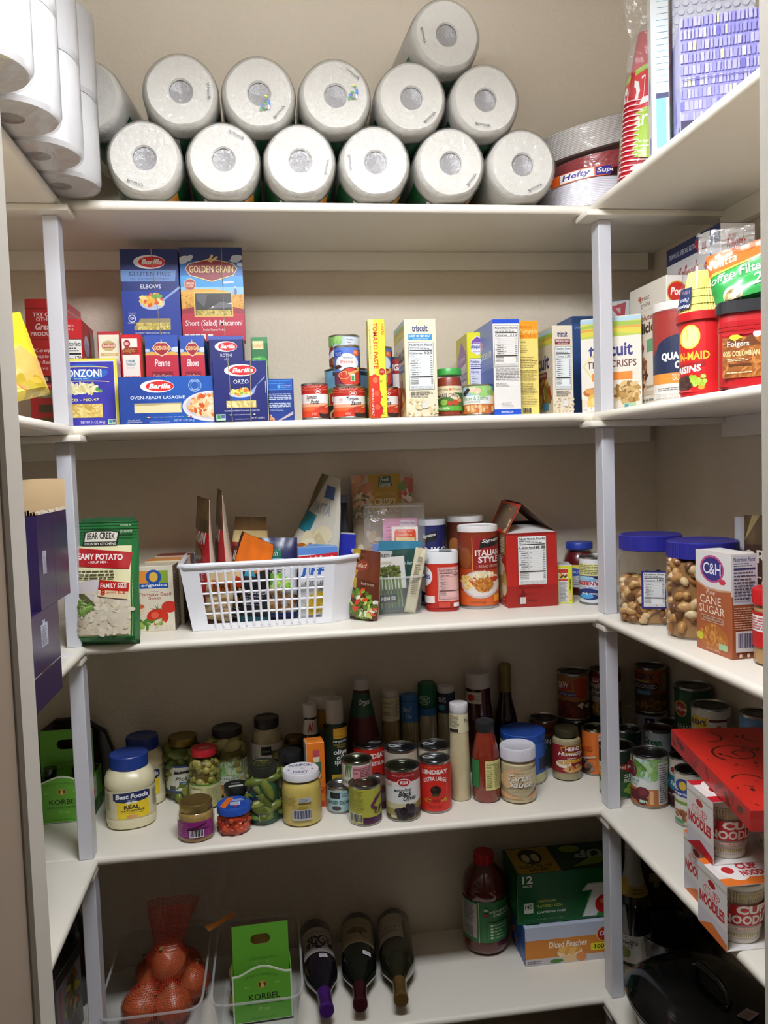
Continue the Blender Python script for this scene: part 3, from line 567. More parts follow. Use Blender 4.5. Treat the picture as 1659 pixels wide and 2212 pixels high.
carton('pasta_box', 'tall short macaroni box with a wheat field picture, standing on the red boxes', 'pasta box', (.1955, .19, zt - .001), .1345, .045, .2025, 0, {'*': 'b02238', 'T': '26386e', 'R': '8a1c2c'},
    [R(0, .36, 1, 1, '3f97d8'), R(0, .70, 1, 1, '2c6cb4'), R(0, .86, 1, 1, '22356e'), R(0, .45, 1, .58, '8fc4e8'), [E(x, y, rx, ry, 'cfd6e0') for x, y, rx, ry in ((.1, .88, .1, .03), (.04, .85, .08, .025), (.18, .9, .04, .02), (.92, .89, .1, .03), (.88, .86, .08, .02), (.97, .82, .06, .02), (.8, .63, .06, .012), (.72, .625, .05, .012))], R(0, .30, 1, .50, 'd8a03e'), E(.35, .50, .45, .06, 'e0ac4a'), S(.5, .40, .5, .1, 160, ('c88a2e', 'e4b450', 'b87a26'), .035, 2.5, 1), E(.87, .53, .025, .035, '6f74a8'), E(.87, .575, .02, .012, 'd8d4cc'), P([(0, 0), (1, 0), (1, .34), (.75, .375), (.5, .385), (.25, .375), (0, .34)], '8f1e32'), P([(0, 0), (1, 0), (1, .29), (.5, .33), (0, .29)], 'b6223c'),
     P([(.08, .775), (.15, .83), (.5, .88), (.85, .83), (.92, .775), (.85, .70), (.5, .63), (.15, .70)], 'e6d4a0'), P([(.095, .775), (.16, .823), (.5, .87), (.84, .823), (.905, .775), (.84, .706), (.5, .642), (.16, .706)], '7f2430'), P([(.1, .775), (.9, .775), (.84, .823), (.5, .87), (.16, .823)], '94303a'), T('GOLDEN GRAIN', .15, .73, .85, .805, 'f0dca0', 0, .015), [E(.47 + i * .016, .86 + i * .016, .02, .014, 'e4c890') for i in range(4)], [E(.5 + i * .03, .85 + i * .014, .024, .012, 'e4c890') for i in range(4)],
     E(.15, .605, .095, .065, 'd9c4a8', 14), E(.15, .605, .085, .057, 'a83a36', 14), T('AMERICAN', .085, .605, .215, .63, 'ecdcc0', 0, .02), T('CLASSIC', .085, .575, .215, .603, 'ecdcc0', 0, .02), R(.20, .26, .82, .525, 'e2c264'), R(.22, .275, .80, .51, '33302e'), P([(.25, .5), (.42, .5), (.36, .36), (.25, .44)], '55555a'), P([(.42, .34), (.62, .42), (.8, .40), (.8, .36), (.6, .35)], '66666c'), P([(.46, .355), (.52, .38), (.5, .36)], 'eee'), P([(.73, .40), (.8, .41), (.8, .395)], 'eee'), S(.51, .305, .28, .028, 110, ('cdb95e', 'b8a44a', 'd8c878', 'a08c3a'), .05, 1.3, 1), T('Short (Salad) Macaroni', .05, .145, .96, .225, 'f4e8e8', .1, .01), T('Enriched Macaroni Product', .33, .108, .68, .135, 'f0dcdc'), [R(.03 + i * .087, .02, .105 + i * .087, .075, 'dfe4d4') for i in (0, 1, 2, 3, 4.3)], T('200', .035, .04, .1, .065, '3a3a3a'), T('NET WT.', .86, .03, .97, .05, 'f0dcdc')],  # window's plastic reflections and glints are painted as grey and white slivers
    parts=[rubber_band(.0905, .1345, .045, .2025)])
carton('pasta_box', 'long blue oven ready lasagne box lying at the front of the second shelf', 'pasta box', (.0842, .012, y2), .1817, .045, .0925, 0, {'*': '1c4296', 'T': '24356e', 'L': '1a2f70'},
    [R(.5, 0, 1, 1, '1d55ac'), R(.3, 0, .5, 1, '1c4ba0'), barilla(.407, .795, .178, .135), T('OVEN-READY LASAGNE', .118, .525, .695, .592, 'eef2f8', 0, .01), R(.157, .232, .655, .438, 'b8ac78'), P([(.157, .232), (.66, .232), (.64, .33), (.648, .405), (.5, .41), (.35, .39), (.157, .385)], 'e6dcae'), E(.807, .80, .07, .137, '9fc4e4'), E(.807, .80, .064, .126, '2a62b0'), E(.807, .80, .045, .088, '9fc4e4'), E(.807, .80, .041, .08, '1d55ac'), T('NO BOILING', .76, .875, .855, .91, 'dfeaf4'), T('REQUIRED', .765, .69, .85, .725, 'dfeaf4'), E(1.0, .35, .335, .33, 'dcd8e0', 44), E(1.0, .36, .30, .28, 'c9c4cf', 44), S(.97, .37, .24, .22, 200, ('f0d8b0', 'e8b070', 'd87a3a', 'c8542a', 'f4e6c8', 'e8c898'), .055, 1.8), italy(.13), T('ROLLED FLAT', .085, .065, .215, .095, 'dfe6f4'), T('LIKE HOMEMADE', .07, .025, .235, .055, 'dfe6f4'), T('ENRICHED EGG PASTA PRODUCT', .32, .025, .53, .05, 'b9c8e4'), T('NET WT. 9 OZ (255 g)', .575, .025, .785, .085, 'dfe6f4')])  # darker strip along the top of the window is painted shade
carton('pasta_box', 'dark blue orzo box with two rubber bands, right of the long lasagne box', 'pasta box', (.2672, .004, y2), .1065, .05, .1195, 0, {'*': '1a2468', 'R': 'c9c8c4', 'T': '2a3474'},
    [barilla(.505, .845, .295, .1), T('ORZO', .37, .625, .65, .692, 'e8ecf4', 0, .005), P([(.68, .5), (.74, .55), (.95, .745), (.95, .715), (.8, .6), (.74, .45)], '8f9fd4'), E(.5, .46, .215, .075, 'dfe2ee'), E(.5, .38, .19, .05, '2450a4'), E(.5, .455, .205, .06, 'c9cfe4'), S(.5, .49, .175, .055, 80, ('e8dc5a', 'd8cc4a', 'f0e88a', '8ab04a', 'd8703a'), .05, 1.4), R(.225, .225, .775, .345, 'b8a262'), S(.5, .285, .27, .056, 150, ('e2cf8a', 'd4bc70', 'eadca2', 'c0a85a'), .075, 3.4, 1), T('"AL DENTE" PERFECTION IN 9-10 MINUTES', .18, .165, .83, .19, 'dfe4f0'), italy(.10), T('ENRICHED MACARONI PRODUCT', .38, .03, .64, .045, 'dfe4f0'), T('NET WT. 1 LB (454 g)', .68, .03, .92, .07, 'dfe4f0'), R(.03, .02, .2, .125, 'b9dcc4'), R(.05, .05, .11, .11, '3f9a5a'), R(.12, .06, .19, .115, '5a5fa8'), R(.955, .46, .965, .66, 'c9d2ea')],
    parts=[rubber_band(.031, .1065, .05, .1195, .034), rubber_band(.074, .1065, .05, .1195, .071)])
carton('pasta_box', 'dark blue rotini box directly behind the banded orzo box', 'pasta box', (.2563, .09, y2), .07, .14, .1826, 0, {'*': '1a2468', 'T': '3a4890', 'R': '141c50'}, [R(.0, .96, 1, 1, '4a5aa8'), barilla(.50, .88, .33, .06), T('ROTINI', .33, .765, .66, .8, 'e4e8f2', 0, .005), T('n.81', .44, .725, .55, .755, 'e4e8f2'), T('Cut the best from your pasta', .2, .68, .8, .7, 'c9cfe4'), L(.1, .1, .9, .6, 10, '8f9fd0', .3, 4)])
carton('barley_box', 'narrow green barley box behind the dark blue boxes', 'barley box', (.3425, .10, y2), .0345, .12, .181, 0, {'*': '2c6e40', 'L': '3a4a44'}, [R(0, .93, 1, 1, '3f8452'), R(.1, .86, .75, .955, 'e2d8a8'), T("mother's", .13, .88, .72, .93, 'd8903a', 0, .02), E(.5, .70, .52, .08, '3fa04a'), T('quick cooking', .08, .745, .55, .765, 'dce8a0'), T('barley', .12, .655, .9, .735, 'f0f4ec', 0, .03), R(.12, .5, .9, .6, '9ac8a0'), R(.14, .505, .88, .595, '2c6e40'), T('MUSHROOM', .18, .56, .85, .59, 'dce8dc'), T('BARLEY SOUP', .18, .515, .85, .55, 'dce8dc'), R(0, .0, 1, .1, '205030')])
carton('pasta_box', 'low blue pasta box turned back to front, right end of the pasta row', 'pasta box', (.3752, .032, y2), .0505, .04, .0858, 0, {'*': '1c3680', 'R': '15204e', 'T': '24459a'}, [R(0, .74, .93, .97, '4aa0e0'), R(0, .75, .92, .96, '1d55ac'), T('serve in one pan', -.5, .87, .65, .91, '6fc4f0'), T('No draining', .5, .825, .88, .855, 'eef'), T('required', .5, .785, .8, .815, 'eef'), R(.36, .78, .47, .85, '4ab0f0'), L(0, .5, .9, .66, 4, 'c9d6ee', .45, 2, 1), L(0, .32, .85, .44, 3, 'c9d6ee', .45, 3, 1), L(0, .24, .7, .29, 2, '9fb4dc', .4, 5), P([(0, 0), (0, .17), (.25, 0)], 'e8e4e4'), S(.05, .03, .12, .1, 30, ('c8844a', 'b06a3a', 'd8a070'), .1), P([(.28, 0), (.95, .23), (.95, .15), (.4, 0)], 'b0a4ac')])

IGA = ('c22a24', 'e8e2de')
def iga(title, sub, food, bowl=True): return [[P([(.5, .8), (.5 + .6 * math.sin(a), .8 + .45 * math.cos(a)), (.5 + .6 * math.sin(a + .12), .8 + .45 * math.cos(a + .12))], 'd8604a') for a in [-1.4 + i * .3 for i in range(10)]], T('Hometown Proud Since 1926', .2, .92, .75, .955, 'f2dcd4', .2), E(.62, .80, .12, .08, 'f0e8e4'), E(.62, .80, .107, .066, 'c41f24'), T('IGA', .55, .765, .69, .835, 'f6f0ee', .25, .05)]
def tomato_can(label, loc, r, h, title, off=0, group=None):
    can(label, loc, r, h, [(0, .22, 'd8401f'), (.22, .34, 'e0683a'), (.34, .45, 'e8a888'), (.45, .72, 'ecebec'), (.72, 1, 'b5241e')],
        [iga(title, '', ''), R(.2, .52, .3, .66, 'e8b0a0'), R(.21, .53, .29, .65, 'f0dcd4'), T('20', .22, .57, .28, .63, 'c84a3a'), T(title[0], .42 + off, .56, .80 + off, .68, '1c1c22', .35, .01, dy=.1), T(title[1], .55 + off, .41, .86 + off, .55, '1c1c22', .35, .01, dy=.1), P([(.3, .05), (.5, .28), (.98, .44), (.98, .05)], 'd2341f'), E(.76, .24, .17, .12, 'b83a26'), P([(.8, .3), (.98, .42), (.98, .36)], 'e0b878'), E(.82, .12, .18, .13, '2b2224'), E(.82, .19, .17, .07, 'c4472e'), T('NET WT 8 OZ', .38, .08, .55, .16, 'f2d4c4')], group=group)
tomato_can('small tomato paste can with red and white label, left of the can cluster', (.4689, .04, y2), .0275, .0745, ('Tomato', 'Paste'), -.22)
tomato_can('tomato sauce can under the blue tomato paste can', (.5397, .042, y2), .0335, .0665, ('Tomato', 'Sauce'), 0, 'tomato sauce cans')
tomato_can('tomato sauce can half hidden behind the yellow tube box', (.6135, .065, y2), .0332, .066, ('Tomato', 'Sauce'), -.1, 'tomato sauce cans')
def gv(label, loc, group): can(label, loc, .027, .084, [(0, 1, '5a78c8'), (0, .35, 'b8443a')],
    [E(.5, .58, .42, .25, 'e6eaf4'), E(.18, .83, .16, .09, '2b4fb4'), T('Great', .07, .83, .29, .87, 'f0f0f4', .1), T('Value', .07, .78, .29, .82, 'f0f0f4', .1), T('Tomato', .28, .69, .72, .75, '3a4050', 0, .01), T('Paste', .26, .56, .72, .65, 'd86a3e', 0, .01), E(.85, .84, .13, .08, 'd86a3e'), E(.83, .85, .06, .04, 'e89a78'), E(.16, .48, .13, .05, '4a2424'), P([(.7, .42), (1, .52), (1, .4), (.75, .33)], 'd8b060'), E(.62, .20, .45, .26, '4a2226'), E(.62, .2, .42, .235, 'c84032'), E(.38, .25, .22, .11, 'd8a868'), E(.38, .25, .19, .09, 'c03a2e'), P([(.52, .3), (.95, .44), (.98, .40), (.58, .23)], 'd8a868'), R(.62, .08, .78, .27, 'e8f0e0'), R(.65, .1, .75, .24, '3f9a50'), R(.95, 0, 1.02, .95, '2a3a84')], group=group)
gv('blue labelled tomato paste can stacked on the tomato sauce can', (.5385, .047, y2 + .0668), 'blue tomato paste cans')
gv('blue labelled tomato paste can behind the yellow tube box', (.6095, .068, y2 + .0663), 'blue tomato paste cans')
can('wide can with a hill town landscape label at the back of the can cluster', (.548, .165, y2), .0495, .1165, [(0, .45, '2a2622'), (.45, 1, '7fb4d8')], [R(.2, .90, .98, .98, '173f3c'), T('SINCE 1918', .3, .915, .6, .965, 'd8e4d8'), P([(0, .3), (0, .6), (.2, .66), (.5, .7), (.8, .64), (1, .6), (1, .3)], '5f8a3a'), S(.5, .56, .5, .08, 60, ('3f6a2a', '7fa04a', '2f5a24', 'a8b85a'), .05, 1.5, 1), R(.3, .68, .42, .82, 'c8a060'), R(.42, .66, .56, .78, 'b88a4a'), R(.36, .78, .4, .86, 'c8a060'), R(.1, .3, .9, .55, 'dcae4e'), R(.12, .31, .88, .54, 'b5201c'), T('Contadina', .16, .36, .84, .5, 'f2ead8', .15, .03), E(.5, .1, .4, .18, 'e0c890'), E(.5, .1, .35, .15, 'a82a1e')])
can('beet can with pale green label on top of the landscape can', (.5455, .165, y2 + .117), .0345, .0735, [(0, .3, '8a3a26'), (.3, .58, 'e6ebf0'), (.58, 1, 'bfd4ec')], [S(.2, .85, .22, .12, 12, ('8fc46a', '7ab85a', 'a8d480'), .25, 1.2), R(.55, .62, .98, .95, 'e8eef6'), T('Nutrition', .58, .84, .8, .9, '3a4460', 0, .02), T('Facts', .58, .76, .72, .82, '3a4460', 0, .02), L(.58, .64, .95, .74, 3, '556', .4, 2), P([(.0, .4), (.1, .7), (.2, .6)], '8a2a34'), S(.2, .15, .2, .12, 10, ('8a2e22', 'a8442a'), .2), R(.1, .1, .3, .26, '5a9a60')])
can('small red tomato can standing at the back beside the cracker box', (.655, .12, y2), .03, .135, [(0, .5, 'b83a28'), (.5, .75, 'e6e0dc'), (.75, 1, 'a82a20')], [T('IGA', .3, .8, .7, .92, 'f2e8e4', .25, .05), S(.5, .3, .45, .2, 20, ('c8503a', '9a2a1e'), .2)])
carton('tube_box', 'tall narrow yellow tomato paste box standing in front of the cans', 'paste box', (.579, .004, y2), .0345, .03, .1985, 0, {'*': 'ece23a', 'L': 'cfc42a'},
    [R(0, 0, .33, 1, 'e6e28c'), R(0, .0, .6, .43, 'd83a20'), E(.3, .36, .28, .085, 'd4341c'), E(.34, .385, .15, .03, 'e8744a'), E(.38, .22, .3, .09, 'd4341c'), E(.4, .25, .14, .03, 'e8603a'), E(.42, .08, .32, .08, 'c8281c'), E(.42, .11, .16, .03, 'e0583a'), R(0, .0, .12, .43, 'd23520'), [P([(.6 + dx, y), (.9 + dx, y + .02), (.62 + dx, y + .008), (.85 + dx, y - .02)], '4a7a2a') for dx, y in ((0, .37), (.06, .21), (.05, .1), (.08, .04))], T('TOMATO PASTE', .28, .5, .56, .965, 'c8391f', 0, .02, rot=3), T('DOUBLE CONCENTRATED', .58, .75, .64, .96, '5f9a3a', 0, 0, rot=3), T('CENTO', .78, .84, .94, .955, 'd2401f', 0, .03, rot=3), E(.75, .47, .2, .035, 'b02a24', 12), T('100%', .62, .46, .88, .48, 'e8c8a0'), T('PRODUCT OF ITALY', .1, .02, .22, .30, 'f2eaea', 0, .02, rot=3), L(.04, .6, .16, .95, 24, 'a8a860', .4, 6)], tilt=0)
FIELD = lambda y0, y1: [R(0, y0, 1, y1, 'd8cc3a'), R(0, y0 + (y1 - y0) * .75, 1, y1, 'a9c8d8'), P([(0, y0 + (y1 - y0) * .62), (.4, y0 + (y1 - y0) * .8), (1, y0 + (y1 - y0) * .7), (1, y0 + (y1 - y0) * .5), (0, y0 + (y1 - y0) * .5)], '9ab83a'), P([(0, y0 + (y1 - y0) * .3), (.5, y0 + (y1 - y0) * .42), (1, y0 + (y1 - y0) * .35), (1, y0 + (y1 - y0) * .5), (0, y0 + (y1 - y0) * .45)], 'd89a3a'), P([(0, y0), (.5, y0 + .04), (1, y0), (1, y0 - .01), (0, y0 - .01)], 'b8c84a')]
def trisc_side(name, c, cal): return [P([(.43, .94), (.52, .985), (.62, .94), (.61, .93), (.52, .97), (.44, .93)], 'dcd28a'), T('triscuit', .25, .87, .74, .935, '27306a', 0, .03), R(.13, .785, .87, .845, c), T(name, .17, .815, .83, .837, 'f0f4f6', 0, .02), T('LOW SODIUM CRACKER', .27, .792, .74, .805, 'd8e8f0'), N(.12, .275, .9, .765, cal, bg='e4ecee'), L(.15, .2, .85, .262, 4, '555', .4, 3), S(.5, .1, .5, .09, 30, ('e0cf9e', 'ddc890', 'e8dab0'), .09, 2, 1), R(.5, .085, .68, .155, 'dcdcd8')]
carton('cracker_box', 'tall cracker box with a bright blue stripe and 120 calories panel', 'cracker box', (.653, .006, y2), .0668, .15, .1988, -1, {'*': 'e6dcc0', 'L': 'd9cba6'}, trisc_side('HINT OF SEA SALT', '2a8ac4', '120'),
    Lf=[FIELD(.82, .99), R(0, .45, 1, .82, 'e0d8c4'), T('triscuit', .0, .58, .97, .74, '2c3a4a', 0, .03), R(.1, .47, .95, .55, '2f86b4'), T('HINT OF SEA SALT', .15, .49, .9, .53, 'eef'), S(.55, .25, .4, .2, 60, ('c8843a', 'b06a2a', 'd8a860', '8a5a24'), .14, 2.5)])
t = thing('salsa_jar', 'salsa jar with green lid and arched cream banner on its label', 'jar', (.7575, .065, y2), toward(.7575, .065)); r = .0275
m = MB(); shell(m, [(r * .8, 0), (r, .004), (r, .076), (r * .92, .084), (r * .9, .09)], clear(), seg=36); m.obj('glass', t)
sauce(t, [(0, .001), (r * .78, .001), (r * .97, .006), (r * .97, .075), (r * .88, .083), (0, .083)], '8a3420'); lid_part(t, r * .98, .088, .1025, '3fa046', ops=[E(.5, .5, .3, .3, '6fc070')])
wrap_label(t, r, .013, .065, [(0, .2, '57a03a'), (.2, .72, '3f6a2a'), (.72, 1, 'e6d8b0')], [T('All Profits', .06, .80, .46, .92, '6a5a3a'), E(.54, .86, .05, .05, 'd8604a'), T('Charity', .6, .80, .92, .92, '6a5a3a'), P([(.0, .4), (.02, .66), (.3, .76), (.6, .74), (.84, .62), (.9, .45), (.75, .4), (.5, .55), (.25, .55)], 'e2d4b8'), T("MAN'S OWN", .08, .5, .82, .66, '2a2620', 0, .02, arc=.3), E(.3, .34, .14, .12, '8ab04a'), E(.5, .3, .1, .09, 'b8402a'), E(.72, .33, .12, .11, 'c0442a'), E(.86, .42, .08, .08, 'c88a4a'), R(0, 0, 1, .2, '57a03a'), T('MILD SALSA', .1, .05, .5, .15, 'eef4e4', 0, .02)])
can('mushroom can with white band at the front between jar and blue box', (.8166, .048, y2), .033, .0655, [(0, .36, 'c8743a'), (.36, .66, 'e2e8e2'), (.66, 1, '9fc4dc')], [S(.6, .85, .4, .14, 22, ('9acb78', '86bf66', 'b4d894'), .25, 1.2), E(.3, .86, .13, .1, 'e4cdb4'), E(.48, .82, .12, .1, 'dcc2a4'), R(.44, .7, .5, .8, 'e8d8c4'), P([(.02, .75), (.18, .95), (.24, .85), (.08, .64)], '2a2628'), T('Pieces & Stems', .05, .50, .8, .63, '6f9a7a', 0, 0), T('MUSHROOMS', .15, .40, .55, .47, '88988c'), S(.42, .2, .36, .13, 22, ('e2bc88', 'd8a86c', 'eccfa4'), .11, 1.3), [R(i * .12, 0, i * .12 + .012, .36, 'b4632e') for i in range(9)], R(.9, .1, 1, .3, 'e4d4a4')])
carton('mix_box', 'small yellow baking mix box behind the mushroom can', 'baking mix box', (.8125, .12, y2), .0472, .12, .1885, -2, {'*': 'e2de2c', 'L': 'cfc44a'}, [P([(.2, .9), (.5, .965), (.8, .9), (.8, .78), (.5, .735), (.2, .78)], 'e8e8f0'), P([(.22, .895), (.5, .955), (.78, .895), (.78, .87), (.22, .87)], '7a4fa4'), T('GLUTEN FREE', .3, .875, .7, .89, 'eee'), T('Bisquick', .2, .80, .8, .86, '2f4f9a', .2, .03), L(.3, .765, .7, .785, 1, '99a', .4), N(.12, .02, .9, .70, '140', '2c2a6a', 'dfe2f2')],
    Lf=[P([(.1, .72), (.5, .93), (.9, .78), (.9, .66), (.1, .6)], '9a6fb4'), T('GLUTEN FREE', .2, .68, .8, .73, 'eae0f0', dy=.3), P([(.1, .6), (.9, .66), (.9, .3), (.5, .15), (.1, .25)], 'd8d6d4'), T('Bisquick', .08, .40, .95, .6, '3a4f9a', .2, .02)])
carton('pancake_box', 'tall white and blue pancake mix box with a 210 calories panel', 'pancake mix box', (.8425, .016, y2), .0575, .16, .1985, 0, {'*': '2c50b8', 'L': '6f82c4', 'T': '1f2f66'}, [R(0, .06, 1, .955, 'e8e6e2'), R(0, 0, 1, .06, '1f52c0'), R(0, .955, 1, 1, '1f4cc4'), T('KRUSTEAZ.COM', .25, .02, .7, .04, 'eef', 0, .02), N(.04, .50, .95, .935, '210', bg='e8e6e2'), L(.06, .36, .94, .49, 8, '666', .3, 4, 1), L(.06, .3, .6, .34, 2, '666', .35, 3), L(.25, .09, .72, .13, 3, '888', .3, 2)],
    Lf=[R(0, .55, 1, 1, '7a8ccc'), E(.3, .78, .2, .06, 'c89aa0'), T('Protein', .1, .62, .9, .72, 'dfe4f4', .2), R(0, .0, 1, .5, '3f5fb8'), E(.6, .15, .45, .18, 'c8904a'), E(.6, .19, .4, .12, 'dca860')])
carton('mix_box', 'tall pumpkin mix box with orange top over yellow directions panel', 'baking mix box', (.9045, .035, y2), .0425, .16, .198, 0, {'*': 'ecd87a', 'R': 'd8c060', 'T': 'c87a1e'}, [R(0, .81, 1, 1, 'ef9a22'), T("TRADER JOE'S", .1, .92, .7, .945, 'b4481e'), T('Pumpkin', .02, .855, .95, .915, 'f6d89a', .3), T('Bread & Muffin Mix', .05, .825, .9, .86, 'b8641e'), T('Instructions:', -.1, .765, .35, .79, '6a6040', 0, .02), L(.03, .66, .5, .75, 5, '8a7f58', .35, 4), L(.03, .5, .92, .62, 7, '8a7f58', .32, 5), L(.03, .36, .92, .48, 7, '8a7f58', .32, 6), L(.03, .22, .92, .34, 7, '8a7f58', .32, 7), L(.03, .1, .92, .2, 6, '8a7f58', .32, 8), [R(.1 + i * .045, .02, .1 + i * .045 + .02 + .012 * (i % 3), .075, '444') for i in range(10)]])
carton('cracker_box', 'cracker box with dark red stripe and tomato topped cracker picture', 'cracker box', (.976, .03, y2), .0455, .15, .1868, 0, {'*': 'dcd2c0', 'L': 'cfc2a8'}, [trisc_side('FIRE ROASTED TOMATO', '7f2a2c', '120')],
    Lf=[FIELD(.8, .97), R(.0, .42, 1, .80, 'd4cab6'), T('triscuit', -.1, .53, .85, .70, '2a2a66', 0, .04), R(0, .39, .75, .5, '7f2a2c'), T('ROASTED TOMATO', .02, .45, .7, .48, 'eed'), S(.45, .25, .42, .15, 80, ('8a6a2a', 'b8923a', '9a3a1e', 'c8a860', '6f7a2a'), .14, 2.2), R(.55, .05, .8, .14, '4a8fb0')])
carton('cracker_box', 'turned thin crisps cracker box behind the right corner post', 'cracker box', (1.052, .062, y2), .127, .05, .2035, -34, {'*': 'e6dcca', 'R': 'c9bda6', 'T': '8fb0c8', 'L': 'd4c8b0'},
    [R(0, .15, 1, .80, 'ece6da'), FIELD(.80, .99), T('triscuit', .13, .585, .86, .72, '33307a', 0, .03), T('THIN CRISPS', .1, .47, .92, .545, '6a3428', 0, .01), P([(.02, .5), (.2, .62), (.22, .60), (.06, .5), (.22, .36), (.2, .34)], 'e2dc9a'), R(.18, .335, .85, .42, 'e88a34'), E(.2, .22, .17, .05, 'b86a2a'), E(.2, .235, .14, .03, 'd89a50'), S(.3, .12, .2, .06, 14, ('ecc868', 'e0b450', 'f0d890'), .16, 1.2), S(.76, .2, .22, .1, 70, ('b08a4a', 'c8a468', '8f6a34', 'd8bc84'), .1, 2), E(.95, .38, .08, .08, 'e8e0d4'), [R(.03 + i * .07, .015, .085 + i * .07, .07, 'e8e6e2') for i in range(4)], T('120', .035, .03, .08, .055, '444'), R(.70, .02, .9, .09, 'a8c8a0'), R(.72, .03, .78, .08, '4a8fb0')], Rr=[T('triscuit', .2, .8, .8, .84, '333'), R(.15, .7, .85, .77, 'c8824a'), N(.1, .12, .9, .67, '130', bg='d4cdc0')])
carton('cracker_box', 'dark blue box against the wall left of the right corner post', 'cracker box', (1.083, .19, y2), .06, .1, .235, 0, {'*': '2f4f86', 'L': '3a5a90', 'T': '2a4a80'}, [R(0, .93, 1, .99, '24406e'), T('WHOLE', .1, .87, .7, .9, '8fa8cc')])
carton('cracker_box', 'white and blue cracker box with red triangle mark right of the post', 'cracker box', (1.157, .165, y2), .052, .10, .2625, -30, {'*': 'e2e6ea', 'R': '4f86c4', 'T': '5a8ccc'}, [P([(.15, .95), (.85, .98), (.75, .80)], 'c02a38'), P([(.4, .93), (.62, .94), (.6, .88)], 'e8c0c4'), R(0, .68, .1, .88, '3f66b0'), R(0, .5, 1, .66, '4f7ac0')])
# cereal, oats, raisins, coffee on the right shelf
carton('cereal_box', 'large cream cereal box right of the post, its front turned to the aisle', 'cereal box', (1.165, -.105, y2), .055, .165, .262, 0, {'*': 'd9d2c4', 'L': 'dcd4c6', 'T': '8a7f70', 'F': 'e2dfda'}, [E(.42, .87, .4, .085, 'c9a24a'), E(.42, .87, .36, .075, 'c02a22'), T('Post', .16, .845, .7, .905, 'f4ece4', .2, .03), E(.6, .74, .04, .012, '222')],
    Lf=[E(.3, .90, .05, .02, 'd8604a'), T('great', .3, .865, .56, .91, '6a4a3a', 0, .01), T('grains', .32, .815, .58, .86, '6a4a3a', 0, .01), R(.08, .79, .9, .793, 'b0a494'), T('absolutely', .15, .70, .72, .76, '8a2e28', 0, .02), T('delicious', .1, .61, .92, .70, '3a2428', 0, .04), E(.3, .50, .1, .045, 'a8282a'), T('NON', .24, .505, .36, .52, 'eee'), T('GMO', .24, .48, .36, .497, 'eee'), R(.48, .46, .8, .56, '5a9a6a'), S(.3, .27, .17, .17, 110, ('8a5a3a', 'b8845a', 'd8b48a', '5a3424'), .07, 1.8), T('WHOLE', .45, .17, .8, .2, '6a4a3a'), R(.3, .12, 1, .15, 'c9b8a0'), L(.2, .06, .9, .1, 1, '777', .4, 2), T('VITAMINS & MINERALS', .12, .02, .95, .045, '7a3a30')])
carton('cereal_box', 'large white and blue star spangled cereal box behind the cream one', 'cereal box', (1.243, -.170, y2), .072, .212, .345, 0, {'*': 'd8d9de', 'L': 'e2e4ea', 'T': '3a3a3e', 'F': 'dcdce0'}, [T("Kellogg's", .18, .84, .72, .94, 'b8242c', .3, .02), T('RAISIN', .2, .72, .85, .8, '2a2422', 0, .05)],
    Lf=[R(0, .90, 1, 1, '1f2c5c'), T('TEAM USA SPECIAL EDITION', .05, .93, .62, .96, 'dfe4f0'), P([(.62, .995), (1, .75), (1, .55), (.55, .97)], '2f5ab0'), P([(.58, .98), (.95, .66), (1, .58), (.97, .56), (.55, .95)], 'c02a34'), R(.62, .83, .82, .99, 'e8eaee'), P([(.62, .83), (.82, .86), (.62, .76)], 'e8eaee'), R(.68, .90, .76, .94, '8a2a3a'), P([(.88, .95), (.91, .90), (.97, .90), (.92, .86), (.94, .80), (.89, .84), (.84, .8), (.86, .86), (.82, .9), (.87, .9)], 'e4ecf6'), T("Kellogg's", .22, .74, .62, .86, 'b8242c', .3, .02), T('BRAN', .4, .62, .85, .72, '26201e', 0, .06)])
t = thing('oats_canister', 'round oats canister with red and navy label, left of the red raisin canister', 'canister', (1.130, -.228, y2), toward(1.130, -.228)); r = .050
b = MB(); b.lathe([(r, .001), (r, .165)], mat('e2ddd4')); b.obj('cardboard_tube', t); lid_part(t, r * 1.02, .164, .180, 'd8d4d0')
wrap_label(t, r, .006, .164, [(0, .17, 'e4dfd8'), (.17, .29, 'e2923a'), (.29, .52, '1f2a4a'), (.52, 1, '8a2a26')], [R(.05, .29, 1, .6, '1f2a4a'), R(.05, .56, 1, .97, '96302a'), E(.5, .56, .42, .16, '1f2a4a'), T('QUAKER', .16, .42, .72, .52, 'f2efea', 0, .05), T('OATS', .38, .33, .72, .42, 'f2efea', 0, .05), T('OLD FASHIONED', .34, .20, .9, .245, 'f4ece0', 0, .03), T('100% WHOLE', .34, .255, .7, .275, 'f4ece0'), L(.1, .09, .5, .13, 2, '777', .35), E(.55, .09, .1, .06, 'a82a2a'), [R(.06 + i * .1, .01, .14 + i * .1, .06, 'd0ccc4') for i in range(4)]])
t = thing('raisin_canister', 'red raisin canister with flat red lid under the yellow baking cups', 'canister', (1.099, -.364, y2), toward(1.099, -.364)); r = .041
b = MB(); b.lathe([(r * .97, .001), (r, .004), (r, .125)], mat('c41a20', .3)); b.obj('canister_body', t); lid_part(t, r * 1.13, .122, .137, 'b8161e', ribs=0)
